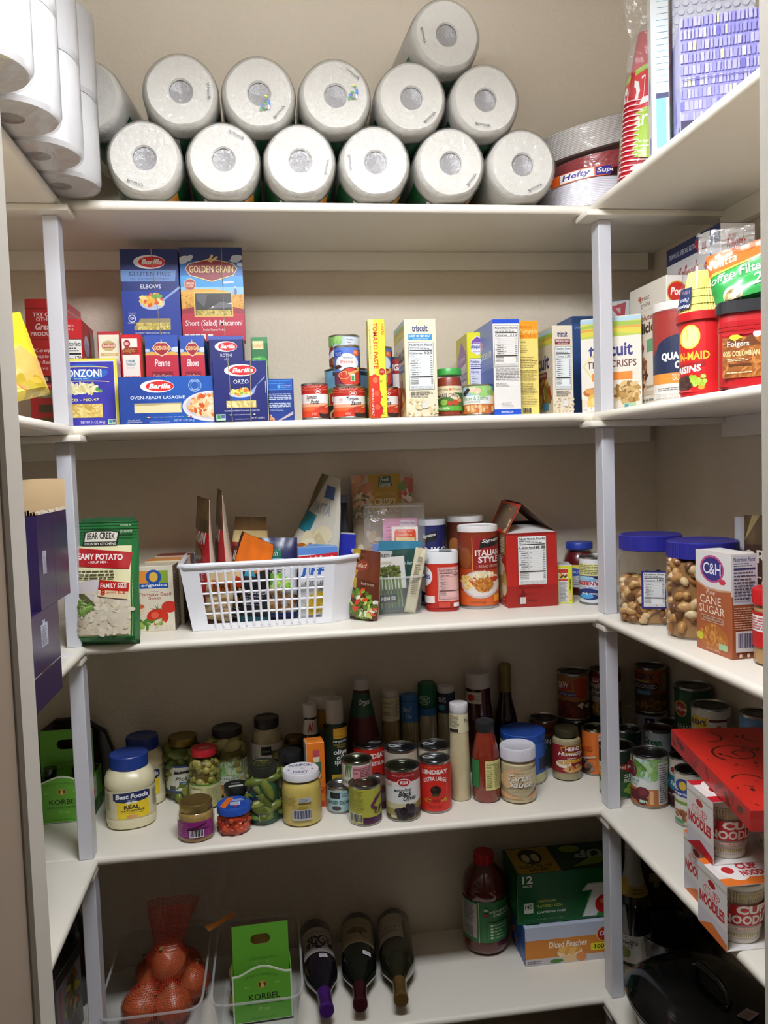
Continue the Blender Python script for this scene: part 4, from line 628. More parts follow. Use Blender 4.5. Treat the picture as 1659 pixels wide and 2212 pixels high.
wrap_label(t, r, .006, .122, [(0, 1, 'cc1a20')], [E(.22, .78, .19, .17, 'f0d84a'), E(.22, .78, .16, .15, 'f0e8a0'), T('SUN-MAID', -.15, .45, .58, .57, 'f0c840', 0, .03), P([(.0, .30), (.5, .36), (.5, .43), (.0, .40)], 'a01418'), T('RAISINS', -.1, .26, .42, .36, 'f4ece6', .1, .04, dy=.3), E(.12, .14, .16, .1, '4a2e2a'), S(.12, .14, .15, .09, 30, ('5a3a34', '3a2420'), .07), S(.36, .17, .13, .09, 14, ('a8cc3a', '98c030', 'b8d860'), .12, 1.2), E(.42, .06, .06, .03, 'e8a030'), R(-.1, .01, .25, .035, 'd84a4a')])
t = thing('baking_cups', 'stack of yellow fluted baking cups under a clear cup on the red lid', 'baking cups', (1.096, -.362, y2 + .1375), toward(1.099, -.364))
for k in range(4):
    b = MB(); z = k * .0125; r0, r1 = .0375 - k * .003, .029 - k * .0025; n = 96; vs = []; fs = []
    for j, (rr, zz) in enumerate(((r0, z), (r1, z + .022 + (.008 if k == 3 else 0)))):
        for i in range(n): a = 2 * PI * i / n; q = rr * (1 + (.022 if i % 2 else -.022)); vs.append((q * math.cos(a), q * math.sin(a), zz))
    fs = [[i, (i + 1) % n, n + (i + 1) % n, n + i] for i in range(n)] + [[n + i for i in range(n)]]
    b.add(vs, fs, mat('ebe37a', .6)); b.obj('paper_cups', t)
b = MB(); shell(b, [(.0405, .0), (.0295, .073), (.027, .0755), (0, .0755)], clear()); b.obj('clear_cup', t)
l = MB(); fm = lambda u, v, k: ((.0408 - .011 * v + k) * math.sin((u - .5) * PI), -(.0408 - .011 * v + k) * math.cos((u - .5) * PI), .003 + .06 * v)
art(l, [R(.0, .05, .26, .62, '22305e'), T('Pastel', .03, .22, .22, .34, 'e8e8f0', .2, 0, rot=2), T('Reynolds', .0, .06, .25, .18, 'e8e8f0', .2, .02, rot=2), T('100 ct', .05, .45, .22, .55, 'c8a0a8', 0, 0, rot=2), R(.8, .3, .98, .7, '33322e'), E(.89, .48, .07, .11, 'dcd6a0', 6), E(.89, .48, .035, .05, '33322e', 3)], fm, 1.2, True, 20); l.obj('printed_label', t)
# coffee tub
t = thing('coffee_tub', 'large red plastic coffee tub with black lid at the right door edge', 'coffee tub', (1.112, -.487, y2), math.radians(-36)); b = MB(); w_, d_ = .053, .047
def rsq(w, d, q, n=40): return [((abs(math.cos(a)) ** q) * math.copysign(w, math.cos(a)), (abs(math.sin(a)) ** q) * math.copysign(d, math.sin(a))) for a in [2 * PI * i / n for i in range(n)]]
o0 = rsq(w_ * .96, d_ * .96, .45); o1 = rsq(w_, d_, .45); o2 = rsq(w_ * .97, d_ * .97, .45)
b.prism(o0, .0005, .004, mat('a8161e', .3), o1); b.prism(o1, .004, .100, mat('b01a22', .3)); b.prism(o1, .100, .114, mat('b01a22', .3), o2)
for zz in (.086, .092): b.prism([(x * 1.012, y * 1.012) for x, y in o1], zz, zz + .003, mat('a8161e', .3))
b.prism([(x + .03, y) for x, y in rsq(.004, d_ * 1.02, .5)], .012, .078, mat('a8161e', .3)); b.obj('tub', t, sharp=40)
c = MB(); c.prism([(x * 1.07, y * 1.07) for x, y in o1], .112, .126, mat('26282c', .35)); c.prism([(x * 1.03, y * 1.03) for x, y in o1], .126, .130, mat('26282c', .35)); c.obj('lid', t)
l = MB(); art(l, [R(.0, .0, 1, .9, '9a5a26'), S(.5, .45, .5, .45, 90, ('b06f30', '8a4a1e', 'c08040'), .12, 3, 1), P([(.05, .72), (.25, .98), (.5, .8), (.7, .95), (.95, .7)], '6a3a1a'), P([(.15, .9), (.3, 1.0), (.5, .9), (.3, .82)], 'e8c83a'), R(0, .96, 1, 1.0, 'b01a22'), E(.85, .95, .1, .08, 'e8e4e0'), T('Folgers', .12, .66, .66, .82, 'f0e8d8', 0, .02), T('100% COLOMBIAN', -.02, .48, .9, .60, 'f0d8a0', 0, .02), L(.12, .36, .7, .44, 2, 'f0e0c0', .4, 3), R(.15, .26, .7, .31, '5a2e14'), L(.1, .08, .85, .15, 1, 'e8d0a8', .4, 4)], lambda u, v, k: (-.044 + u * .056, -d_ - .0012 - k, .016 + v * .066), .8); l.obj('label', t)
pouch('filter_bag', 'orange and green bag of coffee filters slumped on top of the coffee tub', 'coffee filter bag', (1.108, -.482, y2 + .131), .102, .092, .05, (math.radians(-8), math.radians(-10), math.radians(-36)), '2f9a48', '2f9a48',
    [P([(0, .62), (0, 1), (1, 1), (1, .74), (.5, .66)], 'ee6a2a'), P([(0, .58), (0, .63), (.5, .68), (1, .77), (1, .73), (.5, .645)], 'e8c050'), T('Melitta', -.06, .70, .42, .86, 'f6e4d4', .3, .01, dy=.3), T('Coffee Filters', -.1, .40, .85, .56, 'eef4ea', .2, .01, dy=.5), T('200', .58, .2, .98, .42, 'e4f0e0', .1, .01, dy=.2), E(.28, .14, .14, .15, 'd8d0c4'), E(.28, .12, .11, .12, '8a7a3a'), S(.28, .12, .09, .1, 10, ('a89a4a', '5a4a24'), .1)], seed=4, wav=.008)
f = MB(); vs = []; n = 10
for i in range(n + 1):
    for j in range(n + 1):
        u, v = i / n, j / n; a = noise.noise((u * 6, v * 6, 8)) * .008; vs.append((-.045 + .08 * u + a, a * 1.5, .0 + .035 * v + a))
f.add(vs, [[i * (n + 1) + j, (i + 1) * (n + 1) + j, (i + 1) * (n + 1) + j + 1, i * (n + 1) + j + 1] for i in range(n) for j in range(n)], clear('fff', .06, .8, 40, .10), True)
tag(f.obj('plastic_wrapper', loc=(1.085, -.462, y2 + .214), rz=math.radians(-36)), 'crumpled clear wrapper end above the orange and green filter bag', 'wrapper')
pouch('snack_bag', 'shiny yellow snack bag leaning at the left door edge of the second shelf', 'snack bag', (-.090, -.165, y2 + .026), .19, .15, .10, (math.radians(-6), math.radians(-15), math.radians(30)), 'ead02c', 'd8b81e',
    [P([(.62, .1), (.7, .5), (.85, .6), (.98, .35), (.95, .1)], 'dcae5a'), P([(.3, .1), (.42, .4), (.42, .7), (.3, .95), (.36, .95), (.49, .7), (.48, .4), (.36, .1)], 'e6e4e0'), R(.46, .62, .55, .75, '2a2622'), R(.05, .6, .3, .75, '6a665a'), E(.2, .45, .12, .2, 'f0e8c0'), S(.7, .12, .2, .08, 14, ('d8782a', 'b8a02a', 'e8b040'), .1)], seed=9, wav=.010)
# ------------------------------------------------------------------ third shelf: soups, basket of packets, canisters, nuts, sugar
y3 = Z3; Rd = math.radians
# tea cartons at the left door edge
def tea(label, loc, h, torn):
    t = thing('tea_carton', label, 'carton', loc); w, d = .2, .1745 if torn else .156; e = .002; pm = mat('2a1d4a', .3); kr = mat('b59a72', .8); b = MB()
    b.box(0, 0, 0, w, e, h, pm, fm={'B': kr}); b.box(w - e, e, 0, w, d, h, mat('33244f', .25), fm={'L': kr}); b.box(0, e, 0, e, d, h, pm, fm={'R': kr}); b.box(e, d - e, 0, w - e, d, h, pm, fm={'F': kr}); b.box(e, e, 0, w - e, d - e, e, kr)
    if torn:
        rnd = random.Random(5); n = 22
        for i in range(n):
            y = d * i / n; b.box(w - e * 1.2, y, h - .002, w + .0004, y + d / n * .8, h + rnd.uniform(-.001, .004), mat('d8cdb8', .9)); x = w * (.55 + .45 * i / n); b.box(x, -.0005, h - .002, x + .007, e, h + rnd.uniform(0, .006), kr)
        art(b, [T('48 - 1.2 OZ (35g) BAGS', .50, .55, .58, .99, '8f8ab0', rot=1), T('NET WT 3 LB 11.25 OZ (59.2 OZ) (1.6kg)', .66, .37, .76, .97, '9a95b8', rot=1), [[R(.46 + .13 * j, .06 + .07 * i, .575 + .13 * j, .125 + .07 * i, '8f8ab0') for i in range(4)] for j in range(2)], [[R(.466 + .13 * j, .066 + .07 * i, .569 + .13 * j, .119 + .07 * i, '2a1d4a') for i in range(4)] for j in range(2)], T('140', .47, .07, .56, .12, '9a95b8', rot=1)], lambda u, v, k: (u * w, -k, v * h), w / h)
        art(b, [R(.50, 0, .508, 1, '100a1e'), R(.12, .36, .23, .60, 'b9c0d4'), L(.13, .37, .22, .59, 14, '667', .4, 3)], lambda u, v, k: (w + k, u * d, v * h), d / h)
    else:
        b.box(e, e, h - e, w - e * 1.0, d - e, h, pm); art(b, [R(0, .36, 1, .37, 'c8bfae'), R(.3, .355, .62, .375, '5a3a2a'), R(.35, .62, .58, .86, 'b9c0d4'), R(.42, .86, .5, .9, 'b9c0d4'), L(.37, .64, .56, .84, 9, '667', .4, 3)], lambda u, v, k: (w + k, u * d, v * h), d / h)
    b.obj('carton_body', t)
    if torn:
        f = MB(); vs = []; fs = []; n = 8
        for j in range(2):
            for i in range(n + 1):
                for k in range(5): v = k / 4; vs.append((.02 + (w - .02) * i / n, d - .003 + j * .0018 + .006 * v * v, h - .004 + .054 * v + .001 * math.sin(i * 2.2) * v))
        N1 = (n + 1) * 5
        for j in range(2):
            for i in range(n):
                for k in range(4): q = [j * N1 + i * 5 + k, j * N1 + (i + 1) * 5 + k, j * N1 + (i + 1) * 5 + k + 1, j * N1 + i * 5 + k + 1]; fs.append(q if j == 0 else q[::-1])
        f.add(vs, fs, mat('c4a980', .85, vary=.08, bscale=20), True); f.obj('lid_flap', t)
    return t
tea('unopened dark purple carton under the torn open one', (-.170, -.464, y3), .1385, False)
tea('torn open dark purple carton with cardboard flap, on top of another', (-.170, -.400, y3 + .139), .143, True)
sl = MB(); sl.box(-.02, -.012, 0, .02, .012, .0006, 'f2f2f6'); tag(sl.obj('paper_slip', loc=(-.032, -.085, y3 + .0002), rz=Rd(55)), 'small white slip of paper lying on the left shelf beside the purple cartons', 'paper slip')

pouch('soup_pouch', 'green and cream potato soup mix pouch leaning at the left corner post', 'soup pouch', (.040, .010, y3 + .001), .124, .242, .06, (Rd(-4), Rd(1), Rd(-6)), '1f6a34', '1f5a30',
    [R(0, .07, .93, .80, 'e6e2b4'), R(0, 0, 1, .075, '1f6a34'), R(.9, 0, 1, .9, '1f6a34'), [R(0, .86 + i * .026, 1, .866 + i * .026, '184f28') for i in range(6)], P([(.12, .80), (.15, .91), (.28, .925), (.6, .925), (.72, .91), (.68, .80)], '1c1c1c'), P([(.155, .835), (.175, .905), (.29, .917), (.6, .917), (.69, .905), (.665, .835)], 'e8e4d4'), T('BEAR CREEK', .2, .85, .65, .905, '1c1c1c', 0, .02, arc=.12), T('COUNTRY KITCHENS', .16, .806, .66, .828, 'e8e4d4', 0, .02),
     P([(0, .64), (.88, .61), (.92, .745), (0, .79)], 'a81e24'), T('CREAMY POTATO', -.08, .695, .78, .745, 'f4eeea', 0, .03, dy=-.25), T('- SOUP MIX -', .24, .66, .56, .68, 'f4eeea', 0, .02), L(.08, .53, .66, .61, 3, '4a4a34', .4, 4, 1), E(.36, .36, .5, .17, 'cfc7c9', 36), R(-.1, .09, .9, .36, 'd2c8b4'), S(.45, .26, .5, .18, 90, ('d8cdb6', 'cfc4ac', 'ddd3be', 'c8bba0'), .085, 1.6), P([(.05, .42), (.2, .42), (.34, .36), (.40, .32), (.3, .33), (.15, .38)], '5a5a3a'), S(.2, .31, .14, .06, 50, ('7aa04a', '9aba6a', '5f8a3a'), .05, 4), P([(.42, .40), (.87, .37), (.9, .50), (.44, .53)], 'e4d0a8'), P([(.425, .45), (.885, .43), (.9, .50), (.44, .53)], 'b8241e'), T('FAMILY SIZE', .46, .462, .86, .50, 'f4ece6', 0, .02), T('8', .46, .405, .54, .45, 'b8241e', 0, .03), T('SERVINGS', .56, .42, .70, .435, 'b8241e'), T('1/2', .74, .415, .84, .445, 'b8241e', 0, .02), T('COOKS IN', .74, .96, .9, .975, 'e4e8dc'), T('JUST ADD WATER', .74, .90, .92, .93, 'e4e8dc')], seed=3, wav=.005)
pouch('soup_pouch', 'second soup pouch standing hidden behind the green and cream one', 'soup pouch', (.036, .085, y3 + .001), .11, .246, .05, (Rd(-2), 0, Rd(-6)), '2f5a3a', 'c9c4b4', [], seed=6)
for i, (lb, yo, tp_, cc) in enumerate([('cream tomato basil soup carton in front of two more cartons', 0, 'cfc4ac', 'e0d8c4'), ('soup carton with orange top edge right behind the tomato soup', .068, 'd8904a', 'd4c8a8'), ('soup carton with dark red top at the back of the carton row', .136, '8a3a2e', 'c4a890')]):
    carton('soup_carton', lb, 'soup carton', (.0785 + .012 * i, .112 + yo, y3), .0815, .064, .139 + .003 * i, -4, {'*': cc, 'T': tp_, 'R': '6f5a44'} , [E(.5, .78, .0, .0, 'fff')] if i else [R(.12, .71, .5, .93, 'e8963a'), R(.5, .71, .86, .93, '8aa83a'), R(.12, .66, .86, .74, '2456a8'), E(.49, .835, .2, .11, '2456a8'), E(.49, .835, .11, .075, 'e8b84a'), T('organics', .16, .675, .82, .73, 'eef2f8', 0, .02), T('organic', .38, .605, .62, .62, 'b87a6a'), T('Tomato Basil', .08, .545, .92, .595, 'a8342a', 0, .005), T('Soup', .34, .48, .66, .535, 'a8342a', 0, .005), E(.03, .35, .22, .1, 'e0d0b0'), E(.03, .39, .2, .04, 'c8663a'), E(.86, .37, .2, .09, 'c43426'), E(.55, .22, .28, .13, 'c8301f'), E(.48, .25, .1, .05, 'e0604a'), [P([(.55, .33), (.55 + dx, .33 + dy), (.57, .345)], '3f6a2a') for dx, dy in ((-.2, .03), (.2, .04), (-.08, .09), (.1, .1), (.02, .11))], S(.35, .12, .4, .06, 26, ('6f9a3a', '4f7a2a', '9aba5a', 'd8d0b8'), .12, 2), [R(.45 + i * .125, .02, .55 + i * .125, .09, 'd8d0bc') for i in range(4)], T('210', .46, .045, .54, .075, '3a3a34')],
        Rr=[R(.05, .05, .95, .95, '7a6650'), L(.1, .1, .9, .9, 18, 'c8b89a', .4, 4)])

# basket
wp = mat('eceef6', .3, spec=.6); BO = [(.197, .082), (.488, .086), (.531, .117), (.531, .272), (.19, .272)]; TO = [(.178, .060), (.500, .064), (.551, .098), (.554, .296), (.170, .296)]; H = .140
t = thing('plastic_basket', 'white plastic lattice basket full of food packets on the third shelf', 'basket', (0, 0, y3))
def bl(i, u, z, ins=0):
    j = (i + 1) % 5; f = z / H; a = [BO[i][k] + (TO[i][k] - BO[i][k]) * f for k in (0, 1)]; c = [BO[j][k] + (TO[j][k] - BO[j][k]) * f for k in (0, 1)]
    p = [a[k] + (c[k] - a[k]) * u for k in (0, 1)]; dx, dy = c[0] - a[0], c[1] - a[1]; l = math.hypot(dx, dy); return (p[0] - dy / l * ins, p[1] + dx / l * ins, z)
def slab(mb, i, u0, u1, z0, z1):
    q = [bl(i, u, z, s) for s in (0, .0028) for u, z in ((u0, z0), (u1, z0), (u1, z1), (u0, z1))]
    mb.add(q, [[0, 1, 2, 3], [7, 6, 5, 4], [0, 4, 5, 1], [1, 5, 6, 2], [2, 6, 7, 3], [3, 7, 4, 0]], wp)
b = MB(); b.prism(BO, .0005, .004, wp)
for i in (1, 2, 4): slab(b, i, 0, 1, .001, H)
for i, u0, u1 in ((0, .115, .93), (3, .08, .92)): slab(b, i, 0, u0, .001, H); slab(b, i, u1, 1, .001, H); slab(b, i, u0, u1, .001, .014); slab(b, i, u0, u1, .124, H)
lp = MB(); b.obj('basket_walls', t)
for i, u0, u1 in ((0, .115, .93), (3, .08, .92)):
    lp = MB()
    for k in range(1, 15): u = u0 + (u1 - u0) * k / 15; lp.tube([bl(i, u, .008, -.0008), bl(i, u, .128, -.0008)], .0027, wp, 8)
    for k in range(1, 5): z = .014 + .110 * k / 5; lp.tube([bl(i, u0 - .003, z, .0014), bl(i, u1 + .003, z, .0014)], .0022, wp, 8)
    lp.obj('lattice', t)
rp = []
for i in range(5):
    for q in range(8): rp.append(bl(i, .03 + .94 * q / 7, H))
rm = MB(); rm.tube(rp, .0058, wp, 10, True); rm.obj('rim', t)

zb3 = y3 + .0055
def packet(label, loc, w, h, d, rot, f, bk, ops=(), seed=0, **k): return pouch('food_packet', label, 'food packet', (loc[0], loc[1], zb3 + (loc[2] if len(loc) > 2 else 0)), w, h, d, tuple(Rd(a) for a in rot), f, bk, ops, seed=seed, **k)
idop = [R(0, .84, 1, 1, '6a5230'), R(0, .74, 1, .84, '4a3a24'), T('IDAHOAN', .05, .64, .95, .74, 'e4dcd4', .2, .03), E(.5, .55, .34, .06, '6a5a2a'), T('BUTTERY', .15, .42, .85, .47, 'e0c8c0'), T('HOMESTYLE', .08, .36, .92, .41, 'e0c8c0'), T('POTATOES', .1, .30, .9, .345, 'd89a8a'), E(.5, .1, .6, .14, 'c48a6a')]
idb = [R(.1, .1, .9, .75, 'd8ccb8'), L(.14, .12, .86, .72, 24, '8a6a5a', .4, 4)]
packet('red potato packet standing edge on, leftmost in the basket', (.219, .185), .12, .272, .042, (0, 3, -74), 'a81e22', 'd4c6b4', idop, 1, wav=.003, side='c9b8a4', bops=idb)
packet('red potato packet leaning right, second from the left in the basket', (.258, .198), .12, .285, .042, (0, 6, -82), 'a81e22', 'd4c6b4', idop, 2, wav=.004, side='c9b8a4', bops=idb)
packet('tan topped brown packet behind the orange one in the basket', (.308, .235), .11, .222, .04, (0, 4, 8), '5a2420', '8a6a4a', [R(0, .86, 1, 1, '6a4e2c'), R(0, .74, 1, .86, 'c8b07a'), R(0, .70, 1, .74, '8a2a24'), T('IDAHOAN', .05, .56, .7, .66, 'cfc4b8', .2, .02)], 3, taper=.35)
packet('bright orange and black packet slumped in the basket', (.292, .155), .09, .192, .035, (0, 18, -35), '2a2624', '3a3430', [P([(0, .5), (.1, 1), (1, 1), (1, .72), (.6, .55)], 'ee7a22'), P([(0, .4), (0, .55), (.6, .6), (.7, .5)], 'e0c89a'), S(.4, .3, .4, .15, 24, ('c88a4a', 'd8b070', '8a4a24'), .1), E(.3, .45, .2, .06, 'b83a1e'), L(.1, .05, .9, .2, 5, 'b8b0a4', .4, 3)], 4, wav=.008)
packet('dark teal and black packet standing behind the lattice, left of the navy bag', (.322, .118), .06, .125, .02, (0, 6, -8), '23282e', '333', [R(.1, .8, .5, .9, '2a8aa0'), T('ROASTED', .1, .5, .9, .58, 'c8ccd0', 0, .02), L(.1, .3, .9, .48, 4, '99a', .4, 3), R(0, 0, 1, .12, '2f6a74')], 15)
packet('cream garlic packet seen low through the left of the lattice', (.245, .118), .06, .12, .022, (0, 8, -12), 'c9b48a', 'b8a47a', [S(.5, .4, .45, .3, 26, ('e0d0a8', 'b88a4a', 'd8a868'), .14), R(.2, .62, .9, .8, 'c8641e'), T('RANCH', .25, .66, .85, .76, '2a2420', 0, .02), R(0, 0, 1, .1, '5a2a24')], 16)
packet('navy topped packet with lettuce and pieces print in the basket middle', (.372, .145), .09, .178, .04, (-4, 2, -4), '1c2450', '20264e', [P([(0, 0), (1, 0), (1, .68), (0, .74)], 'c8ccd0'), P([(.0, .68), (1, .62), (1, .72), (0, .79)], '8fb4c8'), P([(.12, .72), (.62, .76), (.6, .88), (.16, .83)], '1f6a54'), T('Fresh', .2, .78, .54, .84, 'e4ece8', .2), T('PIECES', .1, .54, .72, .62, '2a3040', 0, .03), S(.45, .44, .4, .1, 40, ('8fc43a', '6fae2e', 'b4d86a', '5a9a2a'), .14, 1.8), S(.5, .24, .48, .14, 60, ('c8a074', 'b0804e', 'd8bc94', '8a5a34'), .13, 1.6), R(0, 0, 1, .09, '20306e')], 5, wav=.006)
packet('big cream packet with round pasta picture leaning out of the basket', (.432, .225), .155, .318, .05, (-3, 14, -18), 'cfcabb', '5f5f72', [P([(0, .6), (.4, 1), (0, 1)], '6a5a34'), R(.5, .84, .86, .93, '3a5aa0'), T('PASTA', .2, .72, .8, .80, '9aa4b4', .2, .02), P([(.05, .58), (.4, .56), (.44, .70), (.08, .72)], '1f8094'), S(.62, .5, .2, .1, 12, ('e0d4b0', 'd0c090', 'ece4c8'), .3, 1.6), S(.4, .36, .3, .12, 20, ('c88a3a', 'a8642a', 'd8a860', '8a4a1e'), .22, 1.2)], 6, wav=.005, twist=-1.05, taper=.15, bops=[L(.08, .1, .92, .9, 30, 'a9a9b8', .45, 4)])
jif = [R(0, .9, 1, 1, '5a8ad0'), P([(0, .76), (1, .80), (1, .92), (0, .88)], 'c42030'), T("America's Favorite", .0, .795, .96, .875, 'f6f0f0', 0, .03, dy=.2), R(0, .0, 1, .76, 'e4e6ea'), T('JIFFY', .02, .58, .98, .74, '2c5cae', .15, .05), T('corn muffin', .14, .48, .95, .56, '3a3440', .3), T('mix', .5, .38, .72, .47, '3a3440', .3), S(.62, .2, .38, .17, 20, ('e8c83a', 'f0d860', 'd8b02a'), .3, 1.2), R(.2, .02, .5, .05, '99a')]
carton('mix_box', 'white muffin mix box with red ribbon behind the basket lattice', 'baking mix box', (.424, .118, zb3), .086, .035, .156, 0, {'*': 'dfe2e8', 'T': '6a98d8'}, jif)
carton('mix_box', 'light blue and white mix box right of the red ribbon one', 'baking mix box', (.448, .168, zb3), .066, .03, .156, 2, {'*': 'd4dfe8', 'T': '4a84cc'}, [R(0, .86, 1, 1, '4a90d4'), R(.3, .88, 1, .96, 'b4cfe4'), T('Nutrition', .02, .87, .35, .93, '223', 0, .02), N(.05, .1, .95, .84, '160', '334', 'd8dfe4')])
carton('mix_box', 'deep blue box with opened white flap in the right of the basket', 'baking mix box', (.489, .205, zb3), .056, .05, .178, -3, {'*': '1d28a0', 'T': 'e8e6e4', 'L': '1a2280'}, [], rot=(0, Rd(5), Rd(-3)), parts=[lambda t: MB().add([(0, .05, .178), (.0, 0, .178), (.012, .0, .205), (.012, .05, .205), (-.0015, .05, .178), (-.0015, 0, .178), (.0105, 0, .206), (.0105, .05, .206)], [[0, 1, 2, 3], [7, 6, 5, 4], [1, 0, 4, 5], [2, 1, 5, 6], [3, 2, 6, 7], [0, 3, 7, 4]], mat('242a6a', .4)).obj('open_flap', t)])
packet('dark grey pouch behind the deep blue box at the basket end', (.528, .262), .05, .262, .03, (-3, -2, -30), '3c4048', '2c2e34', [R(0, .93, 1, 1, '8a90a0')], 7)
# right of the basket
pouch('onion_pouch', 'tall gold crispy onions pouch standing at the wall behind the clear bag', 'food packet', (.638, .278, y3 + .001), .150, .312, .05, (Rd(-2), 0, Rd(3)), 'b4a48c', 'a89878', [R(.26, .6, .78, 1, 'a8841c'), S(.12, .88, .14, .1, 16, ('c8906a', 'd8a880', 'b8744a'), .2), S(.15, .74, .14, .12, 30, ('8a8a5a', 'd8ccb4', '6a6a4a', 'c8b090'), .08, 3), S(.89, .87, .1, .1, 22, ('e0d4c4', 'b05a4a', 'c8a88a', '6a8a4a'), .12, 1.2), P([(.42, .90), (.65, .91), (.63, .985), (.44, .98)], '1c4a3c'), T('Fresh', .46, .945, .6, .975, 'd8e0d4', .2, .01), T('Gourmet', .44, .905, .62, .94, 'd8e0d4', .2, .01), T('GARLIC PEPPER', .36, .835, .7, .86, 'c8b46a'), T('CRISPY', .34, .765, .71, .815, 'ddd4a8', 0, .02), T('ONIONS', .30, .705, .74, .755, 'c8b878', 0, .02), S(.5, .35, .45, .22, 60, ('c8a070', 'b07a44', 'd8bc90', 'e0d4bc'), .14, 2)], seed=11, wav=.004)
zf = clear('fff', .05, .5, 16, .10)
def clearbag(name, label, cat, loc, w, h, d, rot, seed): return pouch(name, label, cat, loc, w, h, d, rot, zf, zf, [], seed=seed, wav=.008)
t = clearbag('zip_bag', 'clear zip bag holding dried fruit packets in front of the onion pouch', 'zip bag', (.652, .215, y3 + .088), .145, .158, .045, (Rd(-4), Rd(1), Rd(2)), 13)
z = MB(); z.box(-.068, -.0022, .148, .068, .0022, .1515, mat('dfe2e4', .3)); z.obj('zip_seal', t)
pouch('food_packet', 'pink packet with reversed nutrition print inside the zip bag', 'food packet', (.664, .222, y3 + .092), .082, .118, .012, (Rd(-4), Rd(2), Rd(2)), 'd894b4', 'c884a4', [R(.5, .84, .95, .96, 'dcc4d4'), T('Nutrition Facts', .52, .87, .94, .93, '5a5468', 0, .02), L(.55, .2, .95, .82, 14, '8a7a90', .4, 5), L(.08, .3, .45, .9, 10, 'b86a94', .3, 3)], seed=14, wav=.003)
pouch('food_packet', 'white and red dried fruit packet inside the zip bag', 'food packet', (.672, .203, y3 + .086), .062, .105, .012, (Rd(-4), Rd(2), Rd(2)), 'e8e2da', 'ddd', [R(.1, 0, .92, .9, 'd4502a'), R(.16, 0, .86, .86, 'e8cc90'), R(.14, .76, .88, .94, 'd0482a'), T("TRADER JOE'S", .2, .87, .82, .92, 'f0d8c8'), T('Dried Fruit', .24, .79, .78, .84, 'f0c8a8'), T('Dried', .3, .42, .72, .60, 'c0402a', .2, .02), T('fruit', .3, .2, .7, .36, 'c0402a', .2, .02)], seed=17, wav=.003)
pouch('salad_topping_pouch', 'narrow brown and green salad topping pouch leaning on the basket', 'food packet', (.560, .098, y3 + .001), .072, .152, .03, (Rd(-2), Rd(5), Rd(-42)), '5a2c1c', 'c0a88a', [R(0, .45, .28, 1, 'b8962e'), P([(.2, .6), (1, .55), (1, 1), (.5, 1)], '6a3420'), T('Ready to enjoy', .45, .5, .9, .55, 'd8c0a8'), E(.35, .78, .26, .08, '8a3a2a'), T('Salad', .15, .75, .55, .81, 'e8d4b0', .2), S(.5, .22, .5, .22, 80, ('7aa03a', '5a8a2a', 'b8c86a', 'c8442a', 'e4e0d4', '4a6a24'), .15, 1.6)], seed=18, wav=.004, side='8a4a2e')
t = thing('clear_tub', 'clear plastic tub of seasoning packets on the third shelf', 'plastic tub', (.645, .163, y3 + .0005), Rd(4)); b = MB(); cl = clear('f4f6f6', .08, 0, 1, .10)
def rr(w, d, q=.5, n=44): return [((abs(math.cos(a)) ** q) * math.copysign(w, math.cos(a)), (abs(math.sin(a)) ** q) * math.copysign(d, math.sin(a))) for a in [2 * PI * i / n for i in range(n)]]
def ring(mb, a, c, z0, z1, m): n = len(a); mb.add([(x, y, z0) for x, y in a] + [(x, y, z1) for x, y in c], [[i, (i + 1) % n, n + (i + 1) % n, n + i] for i in range(n)], m, True)
ring(b, rr(.050, .040), rr(.056, .046), .001, .084, cl); b.add([(x, y, .001) for x, y in rr(.050, .040)], [list(range(44))], cl); b.obj('tub_body', t)
b = MB(); b.tube([(x, y, .085) for x, y in rr(.0585, .0485)], .0022, clear('f0f2f4', .1, 0, 1, .30), 6, True); b.obj('rim', t)
tb = lambda label, loc, w, h, d, rot, f, bk, ops, seed: pouch('food_packet', label, 'food packet', (loc[0], loc[1], y3 + .003), w, h, d, tuple(Rd(a) for a in rot), f, bk, ops, seed=seed, wav=.003)
tb('white packet with green asparagus picture in the clear tub', (.628, .147), .078, .126, .012, (2, -3, -2), 'd8d8d4', 'ccc', [R(0, 0, 1, .42, '2f4a44'), [P([(.12 + i * .1, .1), (.16 + i * .1, .1), (.22 + i * .09, .84), (.14 + i * .09, .84)], ('5a7a34', '748f4a', '47652a')[i % 3]) for i in range(8)], S(.5, .76, .42, .09, 60, ('3a4424', '55602f', '7a7440'), .07, 2.5), R(.2, .2, .7, .34, '22302e'), T('10 MIN', .24, .24, .64, .31, 'dfe4e0', 0, .02, rot=2), T('SEASONING', .15, .9, .62, .94, 'a89a4a')], 21)
tb('cream stick packet standing slanted at the front of the clear tub', (.668, .136), .026, .148, .01, (3, 12, -4), 'dcd4b8', 'c8c0a4', [L(.2, .3, .8, .75, 16, '7a745c', .45, 3), [R(.3, .8 + i * .01, .7, .805 + i * .01, '444') for i in range(8)]], 22)
tb('grey and dark green packet with three red forks in the clear tub', (.650, .172), .098, .158, .012, (-2, 3, 3), '2a4c46', '333', [R(0, .0, .32, .86, 'b8bab8'), P([(0, .86), (1, .9), (1, 1), (0, 1)], '3a7f9e'), T('RED FORK', .05, .76, .58, .81, '3a3a3a', 0, .02), [R(.1 + i * .06, .62, .125 + i * .06, .72, 'a03040') for i in range(3)], T('Lemon herb', .34, .66, .85, .72, 'dfe6e0', .3)], 23)
tb('light blue folded packet at the left back of the clear tub', (.622, .192), .07, .15, .01, (-2, 4, 2), '6f8cc8', '5f7cb8', [R(.1, .5, .4, .6, 'c8402a')], 24)
